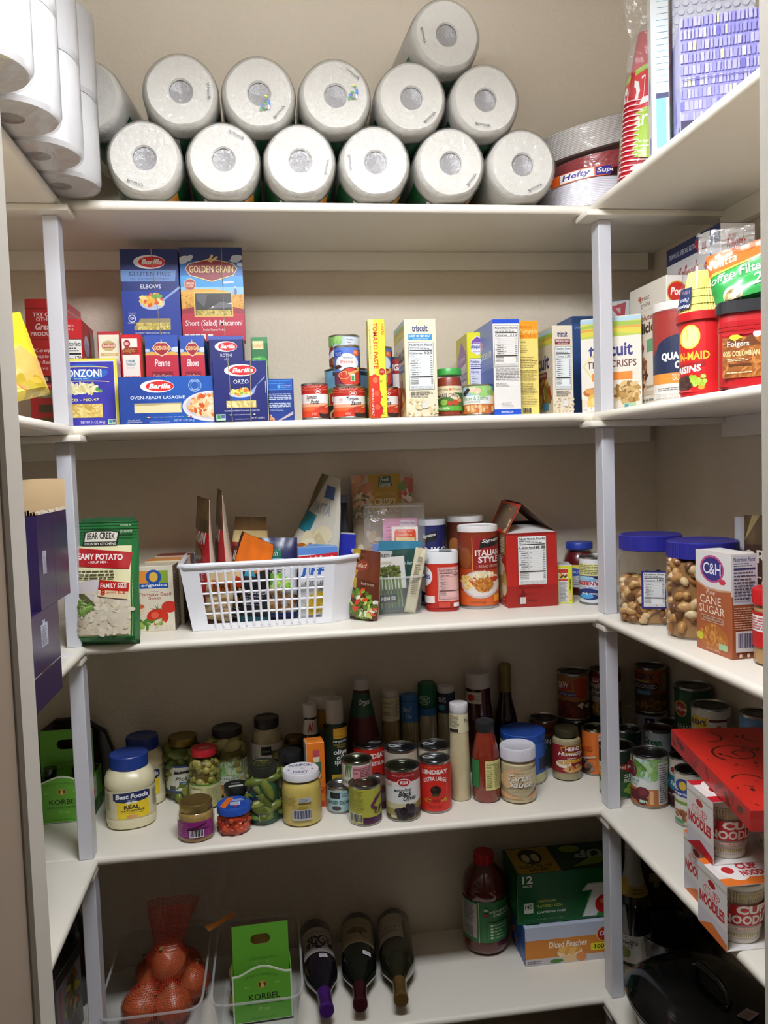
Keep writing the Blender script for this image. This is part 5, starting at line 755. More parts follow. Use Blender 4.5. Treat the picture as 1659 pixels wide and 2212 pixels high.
def canister(label, loc, r, h, lidc, bands, ops, lh=.014, base='b8b8b8', lr=1.03, sq=0):
    x, y = loc; t = thing('food_canister', label, 'canister', (x, y, y3), toward(x, y))
    b = MB(); b.lathe([(r * .98, .0008), (r, .003), (r, .008), (r * .985, .009), (r * .985, h - lh)], mat(base, .35, .9 if base == 'b8b8b8' else 0), 40, sq=sq); b.obj('tube', t)
    l = MB(); l.lathe([(r * lr, h - lh), (r * lr, h - .004), (r * lr * .98, h - .001), (r * lr * .93, h), (r * lr * .88, h - .003), (0, h - .003)], mat(lidc, .35), 40, sq=sq); l.obj('lid', t)
    wrap_label(t, r, .008, h - lh, bands, ops, sq=sq); return t
ss = lambda x, y: [P([(x, y), (x + .5, y + .05), (x + .52, y + .17), (x + .03, y + .11)], '1c1c1c'), T('Signature', x + .06, y + .06, x + .47, y + .12, 'eee', .3, .01, dy=.5)]
canister('navy blue bread crumb canister with clear lid at the back', (.7455, .262), .0355, .203, 'd4d8e2', [(0, 1, '22285e')], [ss(.2, .76), T('PANKO', .02, .62, .98, .72, 'e8eaf2', 0, .03), E(.5, .3, .5, .2, 'd8c8a8'), R(-.2, 0, 1.2, .08, '1a1e48')])
canister('brown orange canister behind the matching bread crumb canister', (.834, .272), .0435, .207, 'dcdcdc', [(0, .5, '8a3a1a'), (.5, 1, '5a2a1a')], [R(.4, .5, .9, .9, '7a1f1a'), E(.2, .7, .15, .1, 'b0703a')])
canister('orange and red italian style bread crumb canister with picture of fried chicken', (.8405, .181), .0452, .190, 'e4e2e2', [(0, .2, 'd0602a'), (.2, .5, 'b0431c'), (.5, 1, '7f2f16')], [R(.36, .49, 1.1, .93, '8a1f1e'), R(.355, .48, .37, .93, 'd89a4a'), E(.18, .65, .16, .14, '8a4a24'), ss(.54, .78), T('ITALIAN', .43, .68, .98, .76, 'f2ece8', 0, .03), T('STYLE', .5, .585, .97, .67, 'f2ece8', 0, .03), T('- BREAD CRUMBS -', .46, .52, .98, .555, 'd8b8a0'), E(.55, .29, .47, .19, 'c9bfc0', 40), E(.55, .3, .43, .17, 'e2dcd8', 40), S(.25, .33, .16, .1, 30, ('e8cc7a', 'd8b860', 'f0dc9a'), .1, 2.5), S(.6, .36, .32, .1, 60, ('c84a2a', 'b8341e', 'e0b080', 'e8d8b0'), .1, 1.4), E(.62, .29, .24, .1, 'b8722a'), S(.62, .29, .23, .1, 90, ('c8843a', 'a8621e', 'd89c50'), .05, 1.2), S(.6, .42, .22, .05, 40, ('f0e8cc', 'e4d4a8'), .07, 2), R(.85, .05, .97, .14, 'e8a030'), T('NET WT 15 OZ (425g)', .3, .03, .66, .06, '4a1a10')])
t = canister('short red crumb canister with white flip lid and pink facts panel', (.7515, .172), .0375, .135, 'e4e6ea', [(0, .12, 'a82420'), (.12, 1, 'c0301f')], [E(.0, .72, .25, .24, 'e8e4e8'), T('CRUMBS', -.2, .66, .2, .76, '3a4a9a', 0, .04), R(.38, .16, .98, .92, 'e4a8a8'), N(.40, .2, .97, .9, '45', '3a1a1a', 'e8b8b4'), R(.0, .12, .3, .28, 'e8dcd8'), R(.4, .02, .7, .14, 'c8483a'), R(.78, .03, .92, .12, 'f0ece8')], lh=.026, base='a01c1a', sq=1.2)
f = MB(); f.box(-.005, -.018, .1345, .024, .012, .1365, mat('9aa0a0', .35), .001); f.obj('flip_cap', t)
# popcorn carton with opened top
def flaps(t):
    w, d, h = .1185, .150, .1705
    def quad(n, p, c, ci, ops=None):
        a = [Vector(q) for q in p]; nn = (a[1] - a[0]).cross(a[3] - a[0]).normalized() * .0009; b = MB()
        b.add([q for q in a], [[0, 1, 2, 3]], mat(c, .35)); b.add([q - nn for q in a], [[3, 2, 1, 0]], mat(ci, .7))
        for i in range(4): j = (i + 1) % 4; b.add([a[i], a[i] - nn, a[j] - nn, a[j]], [[0, 1, 2, 3]], mat(ci, .8))
        if ops: art(b, ops, lambda u, v, k: a[0] * (1 - u) * (1 - v) + a[1] * u * (1 - v) + a[2] * u * v + a[3] * (1 - u) * v + nn.normalized() * (k + .0001), 1.5)
        b.obj(n, t)
    quad('side_flap', [(0, d, h), (0, 0, h), (.038, .004, h + .064), (.030, d - .004, h + .070)], 'bf2a1e', '6a5440', [R(.34, .46, .66, .80, 'e0ac30'), T('ULTIMATE', .37, .64, .63, .76, '5a3a1e', 0, .02), T('BUTTER', .4, .5, .6, .61, '5a3a1e', 0, .02), R(.30, .30, .64, .46, '4a2a6a'), T('LIGHT', .36, .33, .58, .43, 'e4d8ee'), R(.78, .0, .95, .5, 'a8824a'), T('94 REAL', .81, .05, .92, .46, 'eee4d0', 0, .03, rot=1)])
    quad('back_flap', [(w, .0, h), (w, d, h), (.038, d, h + .071), (.044, .03, h + .068)], '8a1f1a', '5f4a38')
    quad('white_flap', [(.003, .001, h), (w - .002, .001, h), (w - .012, .09, h + .012), (.014, .09, h + .012)], 'e8e6e4', 'b8a890')
    quad('rear_flap', [(w - .004, d, h - .002), (.004, d, h - .002), (.014, d - .05, h + .02), (w - .014, d - .05, h + .02)], '9a2018', '4a3a2c')
carton('popcorn_box', 'red popcorn box with torn open top flaps', 'popcorn box', (.894, .1305, y3), .1185, .150, .1705, -1.5, {'*': 'b0221c', 'L': 'c23026', 'T': '4a3a2c'}, [R(0, 0, 1, .29, '981e1a'), R(0, .97, 1, 1, '8a1814'), N(.22, .3, .79, .955, ' ', title='Nutrition Facts'), T('160', .54, .787, .65, .822, '222', 0, .03), T('30', .68, .787, .76, .822, '222', 0, .03), R(.22, .17, .38, .175, '4a100c'), P([(.28, .2), (.31, .24), (.34, .2)], '4a100c'), T('CONAGRA', .22, .165, .38, .185, '4a100c'), L(.42, .17, .6, .2, 2, '6a1a14', .3, 3), R(.24, .05, .36, .14, 'c8c8c4'), R(.39, .09, .6, .1, '5a1410'), L(.22, .25, .74, .285, 3, '4a100c', .35, 3)],
    Lf=[S(.5, .36, .42, .26, 90, ('e8d8a4', 'dcc888', 'f0e8c8', 'c8a860'), .2, 1.2), R(.6, .70, .95, .98, 'a8824a'), T('94 REAL', .65, .73, .9, .95, 'eee4d0', 0, .03, rot=1), T("Pop's", .35, .63, .8, .7, 'f0e4d8'), [R(.45 + i * .15, .02, .57 + i * .15, .1, 'e0a8a0') for i in range(3)], [R(.465 + i * .15, .03, .555 + i * .15, .09, 'c23026') for i in range(3)]], parts=[flaps])
def jar(name, label, cat, loc, r, h, prof, lid, contents, lbl=None, group=None, glass=None, sq=0, lr=None):
    """prof: outer wall as fractions of r and h; lid: (colour, height, kwargs); contents(t); lbl(t)"""
    x, y, z = loc; t = thing(name, label, cat, loc, toward(x, y), group); P_ = [(r * a, h * b) for a, b in prof]
    if glass is not False: m = MB(); m.lathe([(0, .0006)] + P_, glass or clear(), 40, sq=sq, caps=False); m.obj('glass', t)
    contents(t, P_)
    if lid: lid_part(t, (lr or P_[-1][0] * 1.03), h - lid[1], h, lid[0], **(lid[2] if len(lid) > 2 else {}))
    if lbl: lbl(t)
    return t
def inner(P_, top, sh=.93): return [(0, .002)] + [(a * sh, max(.002, b)) for a, b in P_ if b < top] + [(min(a for a, b in P_ if b <= top + .02) * sh, top), (0, top)]
JAR = [(.86, .004), (1, .03), (1, .74), (.96, .80), (.80, .86), (.78, .97)]
jar('cherry_jar', 'dark red cherry jar with blue lid behind the yellow box and upside down can', 'jar', (1.124, .2775, y3), .0405, .128, [(.82, .004), (1, .03), (1, .62), (.9, .74), (.72, .83), (.70, .97)], ('2a3fa0', .017, dict(ops=[E(.5, .5, .3, .3, '4a5cb8')])), lambda t, p: sauce(t, inner(p, .104), '5a0c14', vary=.2), lambda t: wrap_label(t, .0405, .02, .075, [(0, 1, 'dcdce4')], [R(-.3, .8, 1.3, 1, 'e8d860'), E(.3, .68, .3, .18, '3a50b0'), T('MIXED FRUIT', .1, .62, .5, .72, 'eee'), L(.1, .1, .9, .5, 5, '777', .4)]), lr=.033)
carton('gelatin_box', 'tiny yellow box standing between the popcorn box and the cranberry can', 'small box', (1.020, .148, y3), .0335, .07, .0895, -14, {'*': 'd8d83a', 'T': 'd8d4d4', 'L': 'c9c4c4'}, [R(.06, .04, .7, .92, 'dfe2e2'), R(.06, .8, .7, .9, 'c03a2a'), S(.38, .72, .28, .06, 10, ('e8c02a', 'd8703a', '4a3a2a'), .2), R(.06, .6, .7, .64, 'c03a2a'), L(.1, .06, .66, .58, 16, '777', .4, 4), T('OPEN HERE', .78, .35, .9, .65, '3a3a1a', 0, .02, rot=1), R(.76, .1, .92, .28, 'e8b8a8')])
can('upside down cranberry sauce can beside the right post on the third shelf', (1.106, .138, y3), .0362, .1095, [(0, .6, 'd8e0ea'), (.6, 1, 'e4e6ec')], [R(0, .62, .72, .9, 'e2e0a0'), L(.05, .65, .68, .88, 6, '77764a', .4, 3, 1), R(0, .56, .7, .62, '22285a'), E(.2, .55, .3, .06, '9ac4e0'), T('SAUCE', .2, .49, .62, .55, '4a90c0', 0, .01, rot=2), T('CRANBERRY', -.2, .40, .85, .49, 'b8242e', 0, .02, rot=2), T('Whole Berry', .05, .33, .65, .38, '4a6a9a', 0, 0, rot=2), E(.32, .2, .36, .13, '22306e'), E(.25, .15, .2, .06, '4aa0d8'), T('Ocean Spray', .1, .18, .6, .24, 'e8ecf4', .2, .02, rot=2)], topc='8f9298')
# nut jars, sugar, peanut butter, bags on the right shelf
NUT = ('c9a06a', 'b88a52', 'd8bc90', '8a5c38', 'e0cba4', 'a87446', '6f4a30')
def nuts(label, loc, r, h, fill, seed, lo):
    def cont(t, p): bulk(t, NUT, r * .93, .003, h * fill, 200, .0085, 1.5, seed, sq=1.6, core='9a7448')
    t = jar('nut_jar', label, 'nut jar', loc, r, h, [(.8, .003), (.97, .03), (1, .1), (.985, .4), (1, .7), (.95, .79), (.82, .83), (.82, .97)], ('2a2a8c', .031, dict(ribs=90, rough=.3)), cont, None, sq=1.6, lr=r * .98, glass=clear('fbfaf8', .05))
    wrap_label(t, r * 1.0, h * .2, h * .62, [(0, 1, '2a2a7c')], [N(lo + .03, .04, lo + .34, .96, '180', bg='dfe1e4'), R(lo + .35, .04, lo + .42, .96, 'dfe1e4'), L(lo + .355, .06, lo + .42, .9, 12, '666', .5, 3, 1)], full=False, a0=math.asin(2 * lo - 1) * .98, a1=math.asin(min(.98, 2 * (lo + .44) - 1)), sq=1.6)
nuts('blue lidded mixed nut jar next to the right post, half empty', (1.130, -.092, y3), .0625, .178, .50, 31, .36)
nuts('blue lidded mixed nut jar behind the sugar box, full of nuts', (1.156, -.246, y3), .0645, .178, .80, 32, .54)
o = carton('sugar_box', 'brown and white cane sugar box at the right shelf edge', 'sugar box', (1.1015, -.430, y3), .0475, .10, .172, 3, {'*': '9a5230', 'L': 'a85a34', 'T': 'e2ddd8'}, [R(0, .60, 1, 1, 'dcdadc'), R(.08, .52, .97, .985, 'c8cada'), T('Nutrition Facts', .1, .93, .92, .97, '2a2a5a', 0, .01), L(.1, .88, .9, .92, 2, '556', .4, 3), R(.1, .85, .92, .87, '2a2a6a'), L(.1, .56, .92, .84, 9, '445', .4, 5), L(.08, .28, .95, .50, 10, 'd0a890', .4, 6, 1), R(.12, .07, .92, .27, 'd8d4d4'), [R(.2 + i * .032, .11, .2 + i * .032 + .012 + .008 * (i % 3), .25, '3a3a6a') for i in range(20)], E(.3, .035, .06, .02, 'd8c8bc'), E(.6, .035, .06, .02, 'd8c8bc')],
    Lf=[P([(0, .70), (.3, .645), (.7, .64), (1, .655), (1, 1), (0, 1)], 'e0dedc'), P([(0, .70), (.3, .645), (.7, .64), (1, .655), (1, .64), (.7, .62), (.3, .625), (0, .68)], 'c8a080'), E(.47, .83, .34, .135, 'c04a86'), E(.47, .83, .29, .115, '2a2a7c'), T('C&H', .22, .775, .72, .89, 'eeeef4', 0, .01), E(.76, .72, .1, .03, 'c8304a', 6), T('Pure', .3, .575, .55, .625, 'e8d8c8', .3), T('CANE', .12, .48, .72, .56, 'ecdccc', 0, 0), T('SUGAR', .1, .385, .82, .465, 'ecdccc', 0, 0), R(.14, .305, .78, .36, 'd8c0ac'), R(.155, .31, .765, .355, '8a4a2c'), T('GOLDEN BROWN', .19, .32, .73, .345, 'e0ccb8'), E(.5, .16, .42, .13, 'b06a2e'), S(.5, .17, .36, .1, 60, ('c08038', 'a86028', 'cc9048'), .08, 1.3), E(.12, .14, .1, .04, 'c8c83a'), R(.66, .06, .9, .12, 'a8c8a0'), T('NET WT 1 LB (454g)', .3, .02, .7, .045, 'e0ccb8')])
jar('peanut_butter_jar', 'red lidded peanut butter jar half behind the right door trim', 'jar', (1.153, -.470, y3), .0335, .122, [(.84, .004), (1, .04), (1, .72), (.9, .8), (.86, .97)], ('c01c20', .026, dict(ribs=50)), lambda t, p: sauce(t, inner(p, .095, .96), 'b08a5a'), lambda t: wrap_label(t, .0335, .03, .086, [(0, .45, 'b81a20'), (.45, .9, 'e4dede'), (.9, 1, 'b81a20')], [L(0, .5, .9, .86, 5, 'c8484a', .35, 3)]), lr=.034)
pouch('flour_bag', 'brown organic bag behind the sugar box at the right door edge', 'paper bag', (1.235, -.372, y3 + .001), .125, .226, .05, (0, 0, Rd(-38)), '3a2420', '3a2420', [R(0, .78, 1, 1, '4a3a24'), P([(.0, .8), (.2, 1), (.1, 1)], '8a7a54'), T('ORGANIC', -.02, .64, .95, .74, 'd8d0c8', 0, .02), T('Creamy', .1, .44, .7, .54, 'd0c0b0', .3), R(0, .0, 1, .3, '2a1a18')], seed=41)
pouch('flour_bag', 'plain white bag behind the brown organic bag', 'paper bag', (1.272, -.258, y3 + .001), .10, .215, .05, (0, 0, Rd(-30)), 'c9cbd2', 'c9cbd2', [], seed=42)
# ------------------------------------------------------------------ fourth shelf: jars, bottles, cans
def carrier(label, loc, rz, w, d, h, hh, bottles, group=None):
    """green cardboard bottle carrier: wavy fronted tray with a tall handle card in the middle"""
    t = thing('bottle_carrier', label, 'bottle carrier', loc, Rd(rz), group); g = '69b338'; e = .002
    def wave(x): return h * (.86 + .14 * math.sin(PI * min(1, max(0, (x / w - .08) / .84))) ** 1.5)
    b = MB(); n = 20; gm, dm = mat(g, .35), mat('6a5236', .8)
    for y0, s in ((0, 1), (d - e, -1)):
        vs = []
        for k in (0, e):
            for i in range(n + 1): x = w * i / n; vs += [(x, y0 + k, 0), (x, y0 + k, wave(x))]
        N1 = 2 * (n + 1); f1 = [[2*i, 2*i+2, 2*i+3, 2*i+1] for i in range(n)]; f2 = [[N1+2*i, N1+2*i+1, N1+2*i+3, N1+2*i+2] for i in range(n)]
        b.add(vs, f1, gm if s > 0 else dm); b.add(vs, f2, dm if s > 0 else gm); b.add(vs, [[2*i+1, 2*i+3, N1+2*i+3, N1+2*i+1] for i in range(n)], mat('d8e8c8'))
    b.box(0, e, 0, e, d - e, h * .86, gm, fm={'R': dm}); b.box(w - e, e, 0, w, d - e, h * .86, gm, fm={'L': dm}); b.box(e, e, 0, w - e, d - e, e, dm)
    E1 = [P([(0, 0), (1, 0)] + [(1 - i / 24, wave(w * (1 - i / 24)) / h) for i in range(25)], 'e4ecd8'), P([(.025, .02), (.975, .02)] + [(.975 - .95 * i / 24, wave(w * (.975 - .95 * i / 24)) / h - .03) for i in range(25)], g)]
    art(b, E1 + [R(.0, 0, 1, .012, '22301c'), T('METHODE CHAMPENOISE', .22, .78, .76, .82, '3a6a22', arc=1.2), E(.5, .66, .085, .06, 'b8963a'), E(.47, .67, .03, .045, '5a4418', 8), E(.53, .67, .03, .045, '5a4418', 8), E(.5, .65, .028, .05, 'e0c878', 8), E(.5, .715, .05, .02, 'c8a84a'), T('EST', .2, .63, .28, .655, 'b8dc94'), T('1882', .7, .66, .8, .69, 'b8dc94'), T('KORBEL', .27, .40, .79, .505, '1c2418', 0, .005), T('CALIFORNIA CHAMPAGNE', .22, .31, .84, .36, '2c5a1e'), T('Brut', .42, .2, .62, .27, 'a8d880', .3), T('12% ALC. BY VOL.', .3, .06, .72, .095, '3a6a22')], lambda u, v, k: (u * w, -k, v * h), w / h)
    art(b, [R(.05, .35, .5, .82, 'd4d4d8'), E(.3, .5, .06, .1, 'b8341e'), R(.28, .55, .34, .75, 'd8c890'), R(0, 0, 1, .3, '2f6a2a'), R(.5, .1, .95, .3, '4a8a3a'), R(0, 0, 1, .014, '22301c'), R(0, 0, .03, 1, '22301c')], lambda u, v, k: (w + k, u * d, v * h), d / h, lim=(0, 0, 1, .86))
    b.obj('tray', t)
    c = MB(); y = d * .5; hx, hz, hr, hl = w * .5, hh - .034, .011, .017; n = 12
    lo = [(hx + hl * .6 * s + hr * math.cos(a), hz + hr * math.sin(a)) for s, a0 in ((1, -90), (-1, 90)) for a in [Rd(a0 + 180 * i / n) for i in range(n + 1)]]
    ou = [(.003, .004), (w - .003, .004), (w - .003, hh), (.003, hh)]
    tri = tessellate_polygon([[Vector((x, z, 0)) for x, z in ou], [Vector((x, z, 0)) for x, z in lo]]); pts = ou + lo
    for yy in (y, y + e): c.add([(x, yy, z) for x, z in pts], [list(q) for q in tri], gm if yy == y else dm)
    m_ = len(lo); c.add([(x, yy, z) for yy in (y, y + e) for x, z in lo], [[i, (i + 1) % m_, m_ + (i + 1) % m_, m_ + i] for i in range(m_)], dm)
    art(c, [T('CELEBRATE RESPONSIBLY', .3, .60, .74, .625, '4f8f34'), L(.22, .54, .8, .585, 2, '86c85e', .35, 3)], lambda u, v, k: (u * w, y - .0002 - k, v * hh), w / hh); c.obj('handle_card', t)
    for x, yy in bottles:
        q = MB(); r = .0235; q.lathe([(0, .003), (r, .004), (r, h * .6), (r * .5, h * .82), (.0125, h * .88), (.0125, h * 1.0), (.0138, h * 1.0), (.0138, h * 1.1), (0, h * 1.1)], mat('15180f', .12, spec=.8), 24, c=(x, yy, 0)); q.obj('bottle', t)
    return t
y4 = Z4
carrier('green champagne carrier with dark bottles behind the left post of the fourth shelf', (-.172, .186, y4), -2, .122, .106, .105, .192, [(.031, .028), (.091, .028), (.031, .080), (.091, .080)])
t = thing('round_tin', 'dark round tin standing on edge against the wall behind the champagne carrier', 'tin', (-.118, .3085, y4 + .1012))
b = MB(); b.lathe([(.08, -.0125), (.098, -.011), (.1, -.008), (.1, .009), (.096, .0115)], mat('1c1712', .25), 10, ax='y'); art(b, [S(.5, .5, .42, .42, 60, ('2e2418', '3a2a1a', '241c14', '8a5a24', '5a2418'), .12, 1.6), E(.72, .72, .06, .05, 'b8782a'), E(.6, .78, .05, .04, '7a2a1a')], lambda u, v, k: ((u - .5) * .15, -.0130 - k, (v - .5) * .15)); b.obj('tin_body', t)

def mayo(label, loc, r, h, group='mayonnaise jars'):
    def cont(t, p): b = MB(); b.lathe([(0, .001)] + p + [(0, p[-1][1])], mat('e6deb8', .3), 40, sq=.5); b.obj('jar_body', t)
    def lb(t): wrap_label(t, lambda v: r * .985, h * .17, h * .56, [(0, 1, 'e0d8b2')], [R(.24, .02, .82, .62, 'ecd02a'), P([(.18, .94), (.78, .97), (.84, .92), (.84, .72), (.78, .64), (.5, .56), (.24, .62), (.18, .70)], '1f2a5c'), T('Best Foods', .22, .73, .81, .90, 'eef0f4', .1, .04), T('EST.1913', .42, .655, .6, .69, 'eef0f4'), P([(.38, .60), (.46, .64), (.5, .61), (.55, .64), (.64, .61), (.58, .54), (.51, .58), (.44, .53)], 'e4e8f0'), T('REAL', .36, .36, .66, .50, '3a3420', 0, .05), T('MAYONNAISE', .3, .26, .74, .33, '3a3420', 0, .03), T('Made with cage free eggs', .3, .19, .72, .235, '5a5020', .2), E(.47, .09, .07, .06, 'd8985a'), E(.55, .085, .07, .06, 'e0a870'), L(.06, .3, .14, .9, 10, '667', .4, 3), L(.88, .3, .97, .9, 14, '556', .5, 4)], sq=.5)
    return jar('mayonnaise_jar', label, 'jar', loc, r, h, [(.86, .004), (.97, .03), (1, .08), (1, .15), (.975, .17), (.975, .57), (1, .59), (1, .66), (.93, .73), (.76, .79), (.69, .815), (.69, .9)], ('1f3c8c', h * .19, dict(ribs=64)), cont, lb, group, glass=False, lr=r * .755)
mayo('large mayonnaise jar with blue lid, front left of the fourth shelf', (.0385, .163, y4), .053, .154)
mayo('mayonnaise jar with dark blue lid, behind the other one', (.0505, .2715, y4), .0475, .155)
def glassjar(label, loc, r, h, lidc, lidh, cont, lbl, tint='fff', lidk=None, lr=None, prof=None, name='glass_jar'):
    return jar(name, label, 'jar', loc, r, h, prof or [(.84, .004), (.98, .03), (1, .06), (1, .72), (.95, .79), (.80, .85), (.79, .97)], (lidc, lidh, lidk or {}), cont, lbl, None, clear(tint), lr=lr)
PK = ('5a6a24', '6f7a30', '4a5a1e', '7f8440')
glassjar('pickle jar with gold lid and blue edged label, left of the red lidded olives', (.1418, .276, y4), .0415, .145, '8a7a3a', .018, lambda t, p: bulk(t, PK, .039, .003, .115, 90, .012, 2.2, 51, core='4a4a18'), lambda t: wrap_label(t, .0425, .025, .088, [(0, .07, '2a4a8a'), (.07, .93, 'd8dccc'), (.93, 1, '2a4a8a')], [ss(.22, .68)[0], T('Signature', .28, .76, .68, .83, 'eee', .3, .01, dy=.3), T('Pickles', .26, .44, .80, .58, '26303a', .3, .01), R(.36, .28, .8, .4, '2f5a94'), T('HAMBURGER', .42, .31, .78, .37, 'e4e8ec'), R(.12, .08, .26, .24, '4a4a44'), E(.72, .14, .1, .08, '9ab04a')], full=False), lidk=dict(metal=.8, rough=.35))
glassjar('green olive jar with red lid', (.1945, .2145, y4), .0352, .1345, 'c0202a', .016, lambda t, p: bulk(t, ('8a8a3a', '9a9444', '7a7a2e', 'a8a050'), .0325, .003, .108, 110, .0088, 1.1, 52, core='6a5a24'), lambda t: wrap_label(t, .0352, .006, .060, [(0, .94, 'c9c890'), (.94, 1, '4f8a3a')], [L(.05, .1, .45, .85, 12, '8a8a54', .4, 3), L(.55, .1, .95, .85, 12, '9a9460', .35, 5), E(.46, .5, .05, .1, 'b86a3a'), R(.1, .55, .35, .8, 'd8d6b0')]), lidk=dict(ops=[T('Mezzetta', .3, .45, .75, .58, 'f0dede', .2, .02)]))
glassjar('tall artichoke heart jar with black lid at the wall', (.2445, .2755, y4), .0432, .158, '1e201e', .017, lambda t, p: bulk(t, ('8f8a4a', 'a8a060', '7a763a', 'b4ac74'), .040, .003, .130, 70, .014, 1.7, 53, core='6f6a30'), lambda t: wrap_label(t, .0432, .012, .088, [(0, .3, 'b8763a'), (.3, .56, 'd8dcd4'), (.56, 1, '9fc08a')], [S(.5, .8, .5, .18, 26, ('8fc06a', 'aed08f', '6fa84e', 'cfe0c0'), .22, 1.8), T('Marinated', .1, .44, .75, .53, '5a7a5a'), T('ARTICHOKE HEARTS', .1, .35, .8, .40, '7a8a7a'), E(.55, .15, .18, .08, '4f9a6a'), R(.88, .1, 1, .98, 'd8d8d4'), L(.89, .15, .99, .95, 14, '666', .5, 3)]))
glassjar('cream horseradish sauce jar with black lid at the wall', (.3375, .277, y4), .0362, .175, '222', .022, lambda t, p: sauce(t, inner(p, .15), 'b0a684'), lambda t: wrap_label(t, .0362, .03, .118, [(0, 1, 'cfcbc4')], [R(.3, .72, .62, .95, '26282c'), T('stonewall', .34, .8, .58, .86, 'bbb'), T('Horseradish', .12, .60, .82, .68, '77726a', 0, 0), T('SAUCE', .3, .5, .7, .57, '77726a'), E(.5, .22, .3, .12, 'c8843a'), L(.2, .38, .8, .46, 2, '99948a', .4)]), lidk=dict(ops=[T('REFRIGERATE', .2, .45, .8, .55, '888')]))
glassjar('squat mustard seed jar with gold lid and purple label at the front', (.188, .0555, y4), .0378, .0785, 'a8945a', .017, lambda t, p: sauce(t, inner(p, .062), 'a88a4e', vary=.35), lambda t: wrap_label(t, .0378, .012, .046, [(0, 1, '8a2478')], [L(.08, .1, .3, .9, 6, 'b86aa8', .35, 3), R(.3, .06, .68, .5, 'e4e0e4'), [R(.32 + i * .028, .12, .32 + i * .028 + .010 + .008 * (i % 3), .5, '2a2428') for i in range(12)], P([(.25, .6), (.75, .88), (.77, .84), (.27, .52)], '3a2434'), P([(.35, .55), (.82, .60), (.82, .55), (.35, .5)], '3a2434')], full=False, a1=1.0), lidk=dict(metal=.85, rough=.3), prof=[(.84, .006), (.97, .04), (1, .09), (1, .66), (.95, .74), (.86, .78), (.86, .95)])
glassjar('low red pimento jar with blue lid at the front', (.2655, .0665, y4), .0352, .0605, '2450b0', .017, lambda t, p: bulk(t, ('b83a1a', 'c84a22', 'a02c14'), .033, .002, .042, 60, .007, 1.6, 54, core='a8341a'), None, lidk=dict(ops=[P([(.0, .25), (.18, .05), (.5, .95), (.3, 1)], 'e0702a'), R(.38, .3, .72, .55, 'dfe4f0'), [R(.4 + i * .03, .32, .412 + i * .03, .53, '3a4a8a') for i in range(10)], T('SLICED', .45, .72, .8, .8, 'dfe8f8', 0, .02), T('PIMIENTOS', .42, .62, .85, .7, 'dfe8f8', 0, .02), E(.55, .2, .08, .04, 'c8402a')]), prof=[(.78, .006), (.94, .08), (1, .25), (1, .5), (.92, .68), (.88, .74), (.88, .95)], lr=.0355)
glassjar('small dark jar with black label lid between pimentos and gherkins', (.2675, .138, y4), .0262, .072, '1d1f1e', .016, lambda t, p: sauce(t, inner(p, .05), '1e2a1a'), None, lidk=dict(ops=[R(.15, .2, .85, .4, 'c8ccc8'), T('ROLAND', .3, .6, .7, .7, 'ccc')]), lr=.0265)
glassjar('gherkin jar with black and gold lid, left of the yellow mustard', (.3275, .106, y4), .0392, .126, '23261e', .021, lambda t, p: bulk(t, ('6f7a30', '5f6e28', '7f8a3e', '53601f'), .0365, .003, .098, 42, .0115, 2.4, 55, core='1f5a44'), lambda t: wrap_label(t, .0392, .014, .066, [(0, 1, '1e2648')], [T('MAILLE', .05, .72, .32, .84, 'd0c48a', 0, .02), R(.36, 0, .4, 1, 'c8bc7a'), T('Original', .05, .4, .3, .5, 'c8ccd8', .3), E(.12, .18, .14, .14, '4f8a2e'), E(.25, .12, .1, .1, '6fa04a')], full=False, a0=-1.5, a1=-.25), lidk=dict(ops=[E(.5, .5, .35, .35, '4a4a24'), E(.5, .5, .3, .3, '23261e'), T('MAILLE', .25, .72, .75, .86, '8f8a4a', 0, .02), S(.5, .48, .2, .2, 20, ('4a4a24', '5a5a2e'), .08)]))
glassjar('yellow mustard jar with white lettered lid at the front', (.4095, .0865, y4), .0432, .114, 'e4e4ea', .017, lambda t, p: sauce(t, inner(p, .092, .97), 'd0bc62', vary=.08), lambda t: wrap_label(t, .0432, .016, .074, [], [L(.05, .55, .4, .9, 8, '8a7a3a', .35, 3), R(.42, .68, .72, .86, 'b9bcc0'), L(.44, .7, .7, .84, 3, '778', .4), L(.42, .42, .7, .64, 4, '9a8a44', .35, 6), R(.27, .04, .72, .42, 'c9ccd2'), [R(.29 + i * .021, .1, .29 + i * .021 + .008 + .006 * (i % 3), .4, '3a3f5a') for i in range(20)]]), lidk=dict(ops=[E(.5, .5, .48, .48, 'e6e6ec'), T('POUPON', .12, .66, .88, .86, '2a3464', 0, .02, arc=.35, rot=0), T('GREY', .25, .14, .75, .32, '2a3464', 0, .02), E(.12, .45, .04, .03, '3a4a8a'), E(.88, .45, .04, .03, '3a4a8a'), E(.56, .52, .08, .05, 'd8c4c8')]), prof=[(.88, .006), (.98, .04), (1, .1), (1, .66), (.94, .76), (.86, .82), (.85, .95)], lr=.0395)
glassjar('small dark caper jar with black cap behind the yellow mustard', (.389, .1895, y4), .0265, .120, '1c1d1f', .022, lambda t, p: sauce(t, inner(p, .095), '2a3020'), lambda t: wrap_label(t, .0265, .03, .08, [(0, 1, '1e2024')], [T('TUSCAN', .2, .7, .8, .85, 'b8402a', 0, .02)]), lr=.0265)
glassjar('gold lidded jar at the back left of the black capped caper jar', (.373, .253, y4), .0275, .103, '7a6c3a', .016, lambda t, p: sauce(t, inner(p, .08), '5a5030'), None, lidk=dict(metal=.8, rough=.4), lr=.028)
glassjar('gold lidded jar against the wall behind the steak sauce', (.403, .294, y4), .0235, .117, '7a6c3a', .016, lambda t, p: sauce(t, inner(p, .09), '4a4030'), None, lidk=dict(metal=.8, rough=.4), lr=.0235)

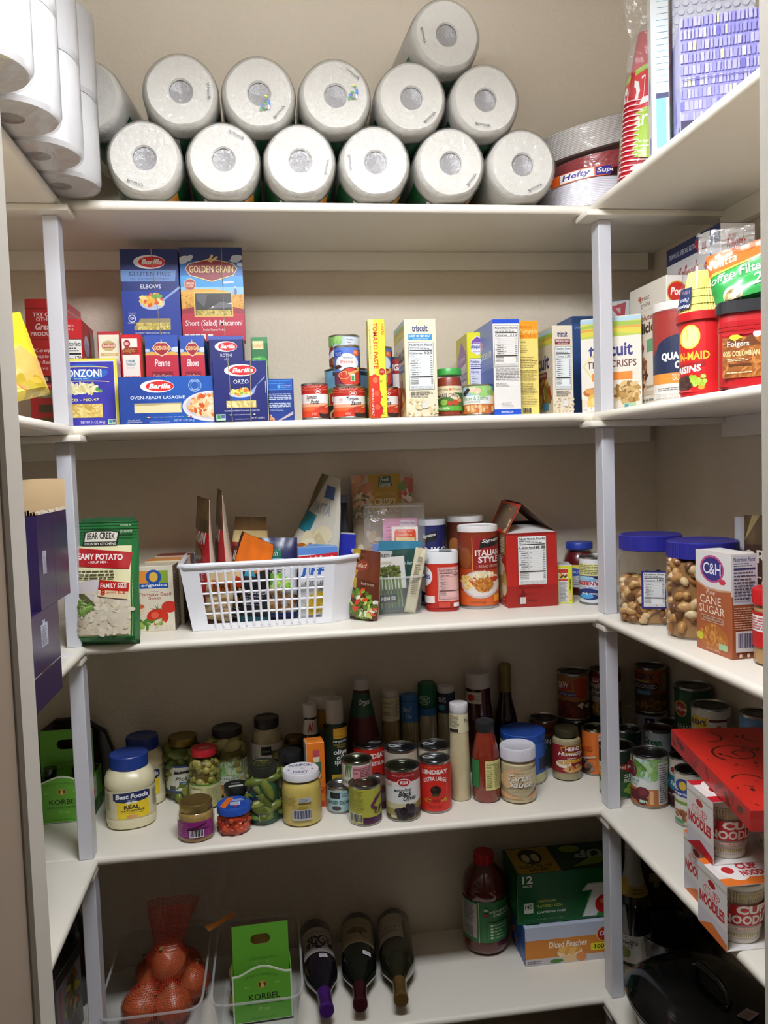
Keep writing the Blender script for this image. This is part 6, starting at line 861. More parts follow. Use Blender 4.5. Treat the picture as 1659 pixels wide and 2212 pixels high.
def bottle(label, loc, prof, body, cap, labels=(), name='sauce_bottle', cat='bottle', glassy=True, fill=None, capname='cap', group=None):
    """prof: outer wall [(r, z)]; body colour; cap: (r, z0, z1, colour, ribs); labels: (r or fn, z0, z1, bands, ops, kw)"""
    x, y, z = loc; t = thing(name, label, cat, loc, toward(x, y), group); b = MB(); b.lathe([(0, .0005)] + prof + [(0, prof[-1][1])], mat(body, .12 if glassy else .35, spec=.7 if glassy else .5, coat=.5 if glassy else 0, vary=.1, bscale=80), 36); b.obj('body', t)
    if cap: lid_part(t, cap[0], cap[1], cap[2], cap[3], ribs=cap[4] if len(cap) > 4 else 0, name=capname, ops=cap[5] if len(cap) > 5 else ())
    for i, l in enumerate(labels): wrap_label(t, l[0], l[1], l[2], l[3], l[4], name='label' if i == 0 else 'neck_label', **(l[5] if len(l) > 5 else {}))
    return t
def rad(prof):
    def f(z):
        for (a, b), (c, d) in zip(prof, prof[1:]):
            if b <= z <= d: return a + (c - a) * (z - b) / max(1e-6, d - b)
        return prof[-1][0]
    return f
bottle('dark steak sauce bottle with white cap and red lettered neck label', (.4405, .245, y4), [(.024, .002), (.0245, .1), (.021, .125), (.0135, .148), (.0125, .195)], '2a1a14', (.0165, .178, .207, 'd0cfd0', 40), [(lambda v: .0175 - .003 * v, .138, .172, [(0, 1, 'd8d4cc')], [T('A1', .32, .2, .7, .85, 'b8242a', 0, .05)])])
bottle('big cream dressing bottle with wide white cap behind the spray bottle', (.474, .2875, y4), [(.031, .002), (.032, .1), (.0325, .19)], '8f7f5a', (.0345, .188, .219, 'c9c4b8'), [(.0325, .02, .185, [(0, .75, '8a8264'), (.75, 1, 'a8802a')], [S(.5, .55, .3, .15, 20, ('5a6a3a', '4a5a2a', '7a7a4a'), .14, 3), T('Chia', .3, .25, .7, .35, '3a3a2a', .3)])], name='dressing_bottle')
carton('sauce_carton', 'slim orange hot sauce carton beside the mustard jar', 'sauce carton', (.4245, .138, y4), .0415, .04, .149, 6, {'*': 'e27a22', 'R': 'b85e1a', 'T': 'e8842a', 'L': 'd8d4c8'}, [R(0, .87, .02, .9, 'fff'), R(.0, .895, 1, .9, 'c8641a'), R(.35, .78, .72, .88, 'c04a5a'), P([(.35, .78), (.72, .78), (.68, .70), (.4, .70)], 'e4dcc0'), R(.3, .44, .8, .70, '3f6a4a'), P([(.55, .62), (.8, .5), (.55, .38), (.3, .5)], 'd8c8a0'), T('HOT', .35, .47, .75, .53, '7a1f18', 0, .02), S(.5, .25, .4, .1, 16, ('c8281c', 'd8401f'), .14, 2.5), R(.1, .02, .9, .1, 'c8341e')], Tp=[T('TABASCO', .2, .4, .8, .6, '8a3a14')])
bottle('dark green olive oil spray bottle with clear cap', (.4955, .205, y4), [(.0255, .002), (.027, .01), (.027, .145), (.024, .165), (.0215, .172)], '18241c', (.0205, .172, .228, 'b4b0aa'), [(.0271, .012, .165, [(0, 1, '18261c')], [R(.42, .84, 1.1, 1, 'c8962a'), T("TRADER JOE'S", .44, .855, .95, .885, '3a3420'), T('organic', .40, .775, .95, .82, 'e0e0da', 0, .01), T('EXTRA VIRGIN', .42, .735, .9, .76, 'b8963a'), T('SPANISH', .55, .70, .9, .725, 'b8963a'), T('olive', .40, .60, .93, .68, 'e8e8e2', 0, .02), T('oil', .52, .52, .8, .595, 'e8e8e2', 0, .02), T('spray', .44, .43, .88, .51, 'e8e8e2', 0, .02), R(.3, .02, .95, .3, 'd0a832'), E(.5, .14, .2, .12, '6f8a2e'), E(.8, .2, .16, .04, '4a6a24')])], name='spray_bottle', glassy=False)
kp = [(.036, .002), (.042, .01), (.0428, .03), (.0428, .085), (.040, .115), (.030, .165), (.0215, .205), (.0185, .228)]
bottle('squeeze ketchup bottle with white cap and green neck band at the wall', (.5665, .272, y4), kp, '4a1216', (.0195, .227, .252, 'c8c4c2', 36), [(lambda v: rad(kp)(.165 + .055 * v), .165, .22, [(0, 1, '1e4a36')], [T('Organic', .35, .45, .92, .75, 'd8e0d8', .2, .02)])], name='ketchup_bottle', glassy=False)
dp = [(.021, .002), (.0225, .01), (.0225, .12), (.021, .135)]
def dressing(label, x, Y, h, cc, txt, bc, cl_, capz, cr=.0215): bottle(label, (x, Y, y4), [(a, b * h / .2) for a, b in dp] + [(.0195, h * .72)], bc, (cr, h * capz, h, cc, 30) if cl_ is None else (cr, h * .93, h, cl_), [] if cl_ is None else [(lambda v: cr, h * capz, h * .93, [(0, 1, cc)], txt)], name='dressing_bottle')
dressing('tan dressing bottle with cream printed neck, right of the ketchup bottle', .6395, .295, .212, 'd4cca8', [T("All Profits", .1, .72, .5, .84, '4a4030'), T('to Charity', .1, .55, .5, .66, '4a4030'), L(.55, .2, .95, .9, 9, '6a6048', .3, 3), T('100%', .1, .25, .5, .42, '4a4030')], '8a7450', 'cfc8bc', .66)
dressing('dressing bottle with bright blue neck and cap', .6865, .295, .197, '2e6aa8', [T("Marie's", .15, .5, .62, .75, 'c8d8e8', .2), T('Lite', .3, .2, .6, .42, 'c8d8e8', .2)], '857a5c', '2e6aa8', .68)
bottle('dressing bottle with tall green cap over a blue band', (.7315, .294, y4), [(a, b * 1.1) for a, b in dp] + [(.020, .155)], '9a927c', (.0222, .165, .224, '17603a', 40), [(lambda v: .0222, .147, .165, [(0, 1, '2a5f9a')], []), (lambda v: .0226, .172, .2, [], [E(.35, .5, .3, .4, 'b8d8c0'), E(.35, .5, .27, .35, '17603a'), T('Hidden', .14, .5, .54, .72, 'd8e8d8'), T('Valley', .16, .25, .52, .46, 'd8e8d8')]), (.0226, .015, .08, [(0, 1, '243a5a')], [R(.5, 0, 1, 1, '9a927c')])], name='dressing_bottle')
dressing('dressing bottle with navy neck and white cap, right of the green capped one', .7775, .290, .215, '1c2440', [T("KEN'S", .05, .55, .5, .8, 'd0d4dc', 0, .02), E(.25, .3, .2, .14, '4a8aa8')], '9f957a', 'd4d2d0', .70)
can('red jumbo olive can at the back with pull tab lid', (.5745, .225, y4), .0385, .1105, [(0, 1, 'c0281c')], [T('LINDSAY', .3, .78, .97, .9, 'f0eae6', 0, .04), T('MEDIUM', .45, .60, .95, .69, 'f0eae6', 0, .02, arc=.2), E(.7, .32, .16, .14, '2a2020')], 'ring', group=None, topc='6f7276', lab=(.03, .96))
can('pull tab can with plain pale label, left of the two behind the black olives', (.6435, .179, y4), .0392, .1115, [(0, 1, 'c9bfae')], [L(.1, .1, .9, .7, 8, 'a89e8c', .3)], 'ring', topc='6f7276')
can('pull tab can with plain pale label, directly behind the red olive can', (.7218, .1755, y4), .0382, .1115, [(0, 1, 'cfc6b4')], [L(.1, .1, .9, .7, 8, 'a89e8c', .3)], 'ring', topc='6f7276')
can('black olive can with red and white label at the front', (.6285, .064, y4), .0382, .1125, [(0, .08, '5a5030'), (.08, .22, 'a89a60'), (.22, .34, 'cfc79c'), (.34, .8, 'e4e4e4'), (.8, 1, '9a1e22')], [T('Hometown Proud Since 1926', .2, .92, .82, .95, 'e8d0d0', .2), E(.53, .79, .19, .085, 'f0e8e6'), E(.53, .79, .17, .072, 'b81e22'), T('IGA', .42, .755, .65, .83, 'f4efec', .25, .05), R(.03, .70, .2, .78, 'e0b8b0'), T('Medium Pitted', .25, .585, .74, .645, '26262a', .35, .01, dy=.5), T('Black', .36, .49, .75, .59, '1c1c20', .35, .02, dy=.2), T('Olives', .5, .40, .86, .50, '1c1c20', .35, .02, dy=.2), P([(.1, .02), (.5, .22), (1, .42), (1, .02)], '8a7a3a'), S(.64, .16, .34, .14, 26, ('2a2228', '3a3038', '1e181c', '463a44'), .19, 1.1), R(.15, .03, .3, .09, 'c8c0a0')], topc='4f5a48')
can('bright red extra large olive can with pull tab at the front', (.7045, .088, y4), .0365, .1125, [(0, 1, 'd02a20')], [T('with patented freshness', .2, .935, .82, .955, 'e8b070'), T('LINDSAY', .13, .80, .88, .895, 'f4eeea', 0, .05, arc=.05), E(.5, .5, .31, .3, 'b82018'), E(.5, .5, .3, .29, 'd02a20'), T('EXTRA LARGE', .17, .61, .84, .70, 'f4eeea', 0, .035, arc=.7), E(.52, .46, .16, .1, '241414'), E(.47, .49, .06, .03, '4a2a24'), P([(.38, .36), (.5, .40), (.7, .37), (.6, .34), (.45, .33)], '4a4a1e'), T('MILD & NUTTY', .27, .25, .76, .31, '7a140e', 0, .02, arc=-.6), S(.28, .25, .1, .04, 10, ('d8a040', 'c89030'), .05, 2), S(.76, .25, .1, .04, 10, ('d8a040', 'c89030'), .05, 2), T('BLACK RIPE', .34, .11, .66, .135, '7a140e'), T('PITTED OLIVES', .3, .075, .7, .1, '7a140e')], 'ring', topc='7a7e84', lab=(.03, .96))
can('low pale blue sliced olive can left of the yellow green can', (.4965, .127, y4), .0312, .0565, [(0, 1, 'a4c8d0')], [R(.14, .62, .48, .88, '22282c'), L(.55, .68, .9, .85, 2, '5a7a84', .4), T('SLICED OLIVES', .06, .38, .85, .52, '2f4a54', 0, .02), E(.35, .2, .16, .1, '4a3a34')])
can('small can lying low behind the yellow green can', (.577, .13, y4), .0338, .0565, [(0, 1, '5a2a34'), (.3, .7, 'a89a94')], [])
can('small cream can with pink facts panel resting on two low cans', (.5345, .1165, y4 + .0568), .0345, .0585, [(0, .55, 'd8d8cc'), (.55, 1, 'ddd6d0')], [[P([(.12 + i * .05, .45), (.14 + i * .05, .45), (.2 + i * .05, .95), (.15 + i * .05, .95)], '4a7a34') for i in range(4)], R(.36, .38, .98, .9, 'd8949c'), T('Nutrition', .38, .74, .62, .85, '4a2a30', 0, .02), T('Facts', .38, .6, .52, .71, '4a2a30', 0, .02), L(.6, .45, .95, .85, 6, '6a3a44', .4), T('coconut', .05, .2, .5, .34, '5a6a4a', .3)], topc='6a6f54')
can('yellow green can with purple brush stroke at the front', (.5445, .0575, y4), .0352, .0845, [(0, 1, 'b4b448')], [R(0, .0, .5, .0, 'fff'), R(.42, .02, 1.1, .2, '4a2048'), R(0, .05, .4, .3, 'd8dcc0'), [R(.03 + i * .03, .07, .03 + i * .03 + .01 + .01 * (i % 3), .28, '2a2a2a') for i in range(12)], L(.05, .38, .45, .95, 11, '8a8a34', .3, 3), P([(.66, .55), (.8, .75), (1, .95), (1.05, .9), (.85, .68), (.72, .52)], '5a2250'), P([(.64, .55), (.86, .46), (.84, .42), (.7, .46)], '5a2250'), P([(.8, .44), (.74, .32), (.84, .28), (.88, .3), (.78, .33), (.86, .42)], '5a2250'), P([(.9, .5), (1.05, .44), (1.05, .4), (.95, .44), (.9, .3), (.86, .3)], '2a4434')], topc='5a5c48')
nb = [(.0205, .002), (.0228, .008), (.0228, .1), (.0218, .13), (.0215, .158)]
bottle('tall cream dressing bottle with white cap and printed neck at the front', (.7702, .1215, y4), nb, 'd0c49c', (.0208, .2, .2215, 'dcd8dc'), [(lambda v: .0216 - .0012 * v, .158, .2, [(0, 1, 'dcd4b0')], [L(.05, .3, .55, .95, 9, '4a4434', .35, 3), R(.05, .06, .45, .22, '2a2622'), T('Profits', .78, .55, 1.15, .75, '3a3428')])], name='dressing_bottle')
hp = [(.032, .002), (.0355, .012), (.0355, .12), (.034, .145), (.031, .175), (.0305, .21)]
bottle('tall brown red sauce bottle with wide white flip cap at the wall', (.8575, .283, y4), hp, '421216', (.031, .208, .2455, 'c4bcb8'), [(lambda v: .0322 - .001 * v, .172, .203, [], [R(.05, .05, .62, .95, 'c8c0b0'), E(.24, .5, .13, .28, 'b0342a'), L(.4, .3, .58, .7, 2, '8a7a6a', .4)])], name='ketchup_bottle')
vp = [(.027, .002), (.0295, .01), (.0295, .105), (.026, .135), (.017, .17), (.0142, .2), (.0142, .24)]
bottle('slim dark vinegar bottle with gold neck foil at the wall', (.929, .291, y4), vp, '24100e', (.0160, .238, .2575, '7a6a30'), [(lambda v: .0148 + .0008 * (1 - v), .19, .238, [(0, 1, '6f5f2a')], [])], name='vinegar_bottle')
sp = [(.027, .002), (.031, .01), (.0312, .04), (.0312, .085), (.029, .115), (.0215, .148), (.0195, .152), (.0195, .162)]
bottle('orange red chili sauce bottle with black cap and pale facts label', (.8262, .1058, y4), sp, '7f2a18', (.0208, .158, .1815, '232426', 40, [E(.5, .5, .4, .4, '3a3a3a'), E(.5, .5, .33, .33, '232426')]), [(.0312, .032, .1, [], [R(-.02, .05, .27, .98, '2f7a44'), R(.48, .0, 1.02, .97, 'd8d48c'), T('Nutrition', .52, .82, .8, .88, '4a4430', 0, .02), T('Facts', .52, .73, .68, .79, '4a4430', 0, .02), L(.52, .08, .74, .68, 10, '6a6444', .4), L(.78, .08, 1, .9, 14, '7a7450', .35, 6)])])
t = thing('snack_canister', 'wide blue chip canister with blue lid behind the tartar sauce', 'canister', (.9435, .2015, y4), toward(.9435, .2015)); b = MB(); r = .0525
b.lathe([(r * .97, .001), (r, .004), (r, .106)], mat('b8b8b8', .35), 44); b.obj('tube', t); lid_part(t, r * 1.03, .102, .120, '1f4aa0')
wrap_label(t, r, .006, .103, [(0, .2, '9aa04a'), (.2, 1, '2a5ab0')], [P([(-.1, .5), (.3, .7), (.35, 1), (-.1, 1)], 'd8c85a'), T("Lay's", .0, .72, .3, .95, '3a2a1a', .2, .03), R(.85, .3, 1, .6, '22304a'), R(.9, .1, 1, .2, 'c8d4e0'), E(.9, .1, .25, .12, 'd0d09a')])
glassjar('tartar sauce jar with white lid at the front of the fourth shelf', (.897, .0935, y4), .0392, .1245, 'dcdae4', .028, lambda t, p: sauce(t, inner(p, .092, .97), 'cdbf98', vary=.08), lambda t: wrap_label(t, .0392, .014, .082, [], [P([(.0, .55), (.25, .95), (.6, 1), (.5, .5), (.2, .3)], 'd8b488'), P([(.5, .9), (1, 1), (1, .5), (.7, .4)], 'd8c8a0'), P([(.0, .3), (.3, .1), (.7, .0), (1, .3), (1, 0), (0, 0)], 'dca878'), T("TRADER JOE'S", .38, .81, .86, .86, '5a4a3a'), T('Tartar', .22, .58, .90, .78, '6a5a4a', .3, .05), T('Tartar', .215, .59, .895, .79, 'ece6da', .3, .03), T('Sauce', .24, .37, .88, .57, '6a5a4a', .3, .05), T('Sauce', .235, .38, .875, .58, 'ece6da', .3, .03), T('with dill & jalapeno', .26, .29, .88, .34, '6a5a4a', .2), T('Refrigerate after opening', .32, .2, .84, .235, '6a5a4a', .2), T('12 FL. OZ. (355mL)', .34, .08, .78, .115, '7a6a5a')]), lidk=dict(ribs=70), prof=[(.86, .006), (.98, .03), (1, .06), (1, .7), (.95, .76), (.88, .79), (.88, .96)], lr=.0395)
glassjar('turkey gravy jar with dark lid and red label, left of the orange can', (.047 + 1.0, .1875, y4), .0345, .1215, '4a4630', .018, lambda t, p: sauce(t, inner(p, .1, .97), 'a89c78'), lambda t: wrap_label(t, .0345, .022, .088, [(0, 1, '8a1f26')], [P([(.3, .92), (.55, 1), (.95, .98), (1, .7), (.35, .72)], 'b8942a'), P([(.34, .9), (.57, .97), (1, .95), (1, .74), (.38, .74)], '7a141c'), T('HEINZ', .46, .80, .92, .94, 'f0e8e0', 0, .03), T('HomeStyle', .22, .58, 1.08, .76, 'f4f0ea', .3, .03), T('GRAVY', .52, .50, .82, .56, 'f0e4d8', 0, .01), R(.45, .37, 1.05, .48, 'd8a83a'), T('Roasted Turkey', .5, .39, 1.0, .46, '3a2a1a', .2), E(.4, .32, .25, .14, 'e8dcc8'), E(.42, .36, .2, .07, 'c89a5a'), E(.7, .12, .32, .1, 'd8a86a'), S(.7, .2, .2, .08, 18, ('b8763a', 'd8b080', '7a2a1e'), .1)]), lidk=dict(metal=.6, rough=.4))
def pcan(label, loc, r, h, bands, ops, **k): return can(label, loc, r, h, bands, ops, **k)
cf = lambda a, b: S(.5, .22, .42, .16, 40, (a, b), .11, 1.2)
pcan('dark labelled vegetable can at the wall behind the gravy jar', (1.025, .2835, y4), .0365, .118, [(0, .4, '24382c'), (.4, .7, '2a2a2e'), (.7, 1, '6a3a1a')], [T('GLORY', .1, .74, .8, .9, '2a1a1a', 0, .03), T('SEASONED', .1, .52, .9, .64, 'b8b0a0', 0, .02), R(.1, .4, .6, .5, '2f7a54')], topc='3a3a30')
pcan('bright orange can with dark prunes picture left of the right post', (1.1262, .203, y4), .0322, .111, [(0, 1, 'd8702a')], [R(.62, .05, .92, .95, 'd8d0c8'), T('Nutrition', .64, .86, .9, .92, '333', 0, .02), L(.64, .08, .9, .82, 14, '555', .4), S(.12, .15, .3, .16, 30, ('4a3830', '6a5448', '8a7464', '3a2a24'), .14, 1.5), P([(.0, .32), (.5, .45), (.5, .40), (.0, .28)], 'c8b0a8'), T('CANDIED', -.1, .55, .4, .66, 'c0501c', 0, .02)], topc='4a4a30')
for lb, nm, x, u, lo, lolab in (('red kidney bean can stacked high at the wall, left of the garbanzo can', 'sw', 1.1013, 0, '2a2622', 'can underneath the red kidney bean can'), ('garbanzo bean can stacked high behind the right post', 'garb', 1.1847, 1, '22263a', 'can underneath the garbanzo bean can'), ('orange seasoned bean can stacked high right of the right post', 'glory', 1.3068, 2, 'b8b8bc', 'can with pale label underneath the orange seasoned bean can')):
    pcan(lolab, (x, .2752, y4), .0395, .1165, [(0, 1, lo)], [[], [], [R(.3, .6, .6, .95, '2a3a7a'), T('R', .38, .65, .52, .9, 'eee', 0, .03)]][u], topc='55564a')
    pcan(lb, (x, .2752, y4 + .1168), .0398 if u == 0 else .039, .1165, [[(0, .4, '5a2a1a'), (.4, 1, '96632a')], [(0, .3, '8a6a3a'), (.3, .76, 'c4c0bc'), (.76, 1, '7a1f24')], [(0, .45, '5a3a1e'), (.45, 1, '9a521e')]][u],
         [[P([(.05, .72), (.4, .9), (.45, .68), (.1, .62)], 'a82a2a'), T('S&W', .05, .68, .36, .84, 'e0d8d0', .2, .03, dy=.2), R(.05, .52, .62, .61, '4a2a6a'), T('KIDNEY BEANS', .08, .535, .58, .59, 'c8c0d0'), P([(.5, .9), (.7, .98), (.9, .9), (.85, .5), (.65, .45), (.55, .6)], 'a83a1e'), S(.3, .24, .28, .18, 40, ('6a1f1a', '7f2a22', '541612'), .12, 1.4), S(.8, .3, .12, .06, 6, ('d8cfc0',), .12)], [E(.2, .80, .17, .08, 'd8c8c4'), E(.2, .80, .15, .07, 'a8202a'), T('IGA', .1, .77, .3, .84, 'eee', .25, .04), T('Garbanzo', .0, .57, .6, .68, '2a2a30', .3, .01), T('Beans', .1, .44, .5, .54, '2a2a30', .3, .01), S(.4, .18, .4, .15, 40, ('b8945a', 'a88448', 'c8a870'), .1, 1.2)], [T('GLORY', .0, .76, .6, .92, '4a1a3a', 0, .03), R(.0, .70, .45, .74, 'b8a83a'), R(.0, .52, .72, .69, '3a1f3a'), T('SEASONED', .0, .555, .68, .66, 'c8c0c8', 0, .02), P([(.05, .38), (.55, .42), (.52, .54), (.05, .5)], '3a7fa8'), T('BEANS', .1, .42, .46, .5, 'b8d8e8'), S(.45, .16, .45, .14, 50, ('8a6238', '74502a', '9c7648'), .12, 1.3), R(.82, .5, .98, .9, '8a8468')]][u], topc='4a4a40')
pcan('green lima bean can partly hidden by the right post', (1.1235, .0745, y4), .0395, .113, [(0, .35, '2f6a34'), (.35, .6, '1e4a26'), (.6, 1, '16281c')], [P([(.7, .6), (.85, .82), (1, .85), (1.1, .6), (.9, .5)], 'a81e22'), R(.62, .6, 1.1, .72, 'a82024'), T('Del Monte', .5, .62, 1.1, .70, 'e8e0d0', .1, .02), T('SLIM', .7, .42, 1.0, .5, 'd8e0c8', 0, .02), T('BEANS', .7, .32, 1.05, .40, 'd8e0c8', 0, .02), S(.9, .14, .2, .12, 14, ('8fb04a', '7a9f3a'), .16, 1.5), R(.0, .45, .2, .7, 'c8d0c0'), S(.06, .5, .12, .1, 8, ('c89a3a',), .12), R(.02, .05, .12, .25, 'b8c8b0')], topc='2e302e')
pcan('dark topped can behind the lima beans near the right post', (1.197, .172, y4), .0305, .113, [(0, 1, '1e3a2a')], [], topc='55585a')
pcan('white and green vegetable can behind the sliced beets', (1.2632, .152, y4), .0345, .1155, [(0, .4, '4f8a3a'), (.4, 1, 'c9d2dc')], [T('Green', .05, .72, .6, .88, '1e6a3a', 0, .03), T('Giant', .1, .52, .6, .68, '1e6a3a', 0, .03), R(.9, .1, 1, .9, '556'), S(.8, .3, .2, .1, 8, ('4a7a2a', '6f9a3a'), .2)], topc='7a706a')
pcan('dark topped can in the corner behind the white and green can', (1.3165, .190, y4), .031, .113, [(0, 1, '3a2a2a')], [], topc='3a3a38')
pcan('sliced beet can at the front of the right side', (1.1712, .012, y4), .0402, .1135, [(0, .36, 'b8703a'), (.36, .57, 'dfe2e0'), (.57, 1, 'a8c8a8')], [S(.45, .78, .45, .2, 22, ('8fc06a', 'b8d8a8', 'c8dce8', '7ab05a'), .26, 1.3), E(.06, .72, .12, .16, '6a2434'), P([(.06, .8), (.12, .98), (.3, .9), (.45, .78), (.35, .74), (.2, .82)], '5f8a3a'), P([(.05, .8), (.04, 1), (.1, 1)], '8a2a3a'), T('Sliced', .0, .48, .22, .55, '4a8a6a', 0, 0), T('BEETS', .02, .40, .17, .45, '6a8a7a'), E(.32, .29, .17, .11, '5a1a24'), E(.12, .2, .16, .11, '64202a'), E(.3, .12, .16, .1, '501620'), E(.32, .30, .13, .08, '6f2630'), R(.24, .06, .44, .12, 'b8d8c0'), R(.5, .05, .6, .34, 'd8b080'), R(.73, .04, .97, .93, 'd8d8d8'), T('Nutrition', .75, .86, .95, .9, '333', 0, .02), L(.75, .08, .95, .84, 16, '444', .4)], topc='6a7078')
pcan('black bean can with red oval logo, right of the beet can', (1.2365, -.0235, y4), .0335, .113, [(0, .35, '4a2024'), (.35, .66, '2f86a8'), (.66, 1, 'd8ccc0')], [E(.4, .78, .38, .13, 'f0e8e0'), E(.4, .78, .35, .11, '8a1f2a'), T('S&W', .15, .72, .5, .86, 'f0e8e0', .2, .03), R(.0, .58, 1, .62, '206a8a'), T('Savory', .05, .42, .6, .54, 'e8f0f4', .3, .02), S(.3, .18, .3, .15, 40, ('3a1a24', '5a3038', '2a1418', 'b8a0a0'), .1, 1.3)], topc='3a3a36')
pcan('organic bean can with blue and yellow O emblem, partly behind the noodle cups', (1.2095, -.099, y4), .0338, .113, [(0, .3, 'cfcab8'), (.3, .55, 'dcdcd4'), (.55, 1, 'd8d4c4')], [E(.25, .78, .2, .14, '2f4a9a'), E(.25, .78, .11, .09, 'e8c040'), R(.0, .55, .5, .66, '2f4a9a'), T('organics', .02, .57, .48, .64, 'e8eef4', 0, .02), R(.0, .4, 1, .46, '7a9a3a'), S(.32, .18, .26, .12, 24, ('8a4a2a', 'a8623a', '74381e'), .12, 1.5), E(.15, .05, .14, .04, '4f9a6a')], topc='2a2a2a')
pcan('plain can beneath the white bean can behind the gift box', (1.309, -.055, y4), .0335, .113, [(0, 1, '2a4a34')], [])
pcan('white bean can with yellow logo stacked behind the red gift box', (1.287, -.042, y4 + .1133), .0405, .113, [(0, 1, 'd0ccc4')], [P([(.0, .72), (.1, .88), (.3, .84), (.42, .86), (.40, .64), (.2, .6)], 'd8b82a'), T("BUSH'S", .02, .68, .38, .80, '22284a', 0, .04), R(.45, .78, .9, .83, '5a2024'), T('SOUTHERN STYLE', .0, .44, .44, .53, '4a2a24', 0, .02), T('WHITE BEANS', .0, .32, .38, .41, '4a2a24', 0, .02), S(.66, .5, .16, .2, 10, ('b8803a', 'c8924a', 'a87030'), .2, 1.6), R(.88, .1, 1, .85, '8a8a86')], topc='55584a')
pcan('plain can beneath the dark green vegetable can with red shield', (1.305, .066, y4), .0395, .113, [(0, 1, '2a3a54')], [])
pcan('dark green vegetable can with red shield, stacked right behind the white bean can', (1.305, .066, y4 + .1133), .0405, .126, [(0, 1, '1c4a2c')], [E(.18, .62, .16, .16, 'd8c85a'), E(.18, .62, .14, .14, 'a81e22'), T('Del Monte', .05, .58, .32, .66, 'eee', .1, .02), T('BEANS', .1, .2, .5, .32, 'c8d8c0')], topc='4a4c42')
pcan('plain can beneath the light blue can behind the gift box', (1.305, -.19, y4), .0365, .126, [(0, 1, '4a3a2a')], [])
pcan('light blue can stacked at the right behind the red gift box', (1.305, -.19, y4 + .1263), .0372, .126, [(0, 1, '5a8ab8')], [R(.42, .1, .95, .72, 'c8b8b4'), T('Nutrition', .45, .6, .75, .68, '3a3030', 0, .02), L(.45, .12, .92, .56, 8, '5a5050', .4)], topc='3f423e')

# cup noodle packs and the wrapped gift box
def noodle_pack(label, x, y, z, rz, c2):
    t = thing('noodle_cup_pack', label, 'noodle pack', (x, y, z), Rd(rz), 'cup noodle packs'); n, p, d, h = 3, .092, .089, .104; w = n * p - .01; b = MB(); wm, km = mat('e6e2e0', .4), mat('b8a890', .7)
    b.box(0, 0, 0, w, d, .0012, wm); b.box(0, 0, .0012, .0012, d, h, wm, fm={'R': km}); b.box(w - .0012, 0, .0012, w, d, h, wm); b.box(.0012, 0, h - .0012, w - .0012, d, h, wm, fm={'D': km})
    art(b, [R(0, .86, 1, .9, 'c8c4b0'), E(.5, .80, .13, .055, 'b81e24'), T('CUP', .2, .57, .78, .72, 'd85a5a', 0, .07), T('CUP', .22, .585, .76, .705, 'f0ecea', 0, .01), T('NOODLES', .06, .38, .94, .56, 'c8282e', 0, .05), R(.0, .0, 1, .3, 'd8d4dc'), P([(0, 0), (.5, .2), (1, .1), (1, 0)], c2)], lambda u, v, k: (-k, d - u * d, v * h), d / h)
    art(b, [R(0, 0, 1, .24, c2), R(0, .78, 1, 1, c2), E(.13, .55, .09, .4, 'f0ecea'), E(.1, .5, .035, .12, 'b81e24'), T('CUP', .17, .5, .3, .72, 'c8282e', 0, .05, rot=0), T('NOODLES', .16, .28, .36, .47, 'c8282e', 0, .05), E(.52, .5, .1, .34, 'd8a03a'), S(.52, .5, .09, .3, 30, ('e0b060', 'c87a2a', 'a8421e', '8a9a3a'), .04, 2)], lambda u, v, k: (u * w, v * d, h + k), w / d)
    b.obj('sleeve', t)
    for i in range(n):
        q = MB(); c = ((i + .5) * p - .004, d / 2, .0015); q.lathe([(0, .0), (.031, 0), (.0325, .002), (.041, .092), (.0425, .094), (.0425, .097), (.040, .098)], mat('e4ddd2', .5), 36, c=c)
        f = lambda u, v, k: (c[0] + (.0328 + .0085 * v + k) * math.sin((u - .5) * PI), c[1] - (.0328 + .0085 * v + k) * math.cos((u - .5) * PI), c[2] + .004 + .086 * v)
        g = 'a8924e'; q_ops = [R(-.3, .955, 1.3, .965, g), R(-.3, .74, 1.3, .745, g), R(-.3, .05, 1.3, .055, g), R(-.3, .21, 1.3, .215, g), [R(-.3 + i_ * .045, .76, -.3 + i_ * .045 + .022, .83, g) for i_ in range(36)], [R(-.3 + i_ * .045, .85, -.3 + i_ * .045 + .022, .94, g) for i_ in range(36)], [R(-.3 + i_ * .045, .10, -.3 + i_ * .045 + .022, .17, g) for i_ in range(36)],
            P([(.16, .72), (.88, .72), (.97, .6), (.97, .33), (.03, .33), (.03, .5), (.14, .56)], 'c0282e'), T('CUP', .24, .55, .84, .715, 'eee6dc', 0, .05), T('NOODLES', .06, .355, .95, .53, 'eee6dc', 0, .04), R(.2, .24, .82, .29, 'd88a84'), R(.205, .244, .815, .286, 'e4ddd2'), T('MUCH MORE THAN A SOUP', .23, .25, .79, .28, 'c0383a', 0, .01), P([(.02, .72), (.14, .73), (.12, .62), (.05, .62)], 'b81e24')]
        art(q, q_ops, f, .9, True, 24, lim=(-.3, 0, 1.3, 1)); cup = q.obj('noodle_cup', t)
        k = MB(); k.lathe([(.0422, .0985), (.0, .099)], mat('e0dcd8', .3, .2), 30, c=c, caps=False); art(k, [P([(.3, .0), (.7, 0), (.62, .12), (.5, .16), (.38, .12)], 'd8d0c8'), T('LIFT HERE', .4, .05, .6, .12, 'd86a4a')], lambda u, v, q_: (c[0] + (u - .5) * .08, c[1] + (v - .5) * .08, c[2] + .0993 + q_)); k.obj('peel_lid', cup)
    return t
noodle_pack('far lower cup noodle pack under the top one, white side to the aisle', 1.062, -.424, y4 + .0003, -2, 'd8702a')
noodle_pack('nearest cup noodle pack with orange trim at the right door edge', 1.033, -.523, y4 + .0003, -2, 'e0742a')
noodle_pack('top cup noodle pack with red trim under the gift box', 1.047, -.462, y4 + .1050, -3, 'b81e2c')
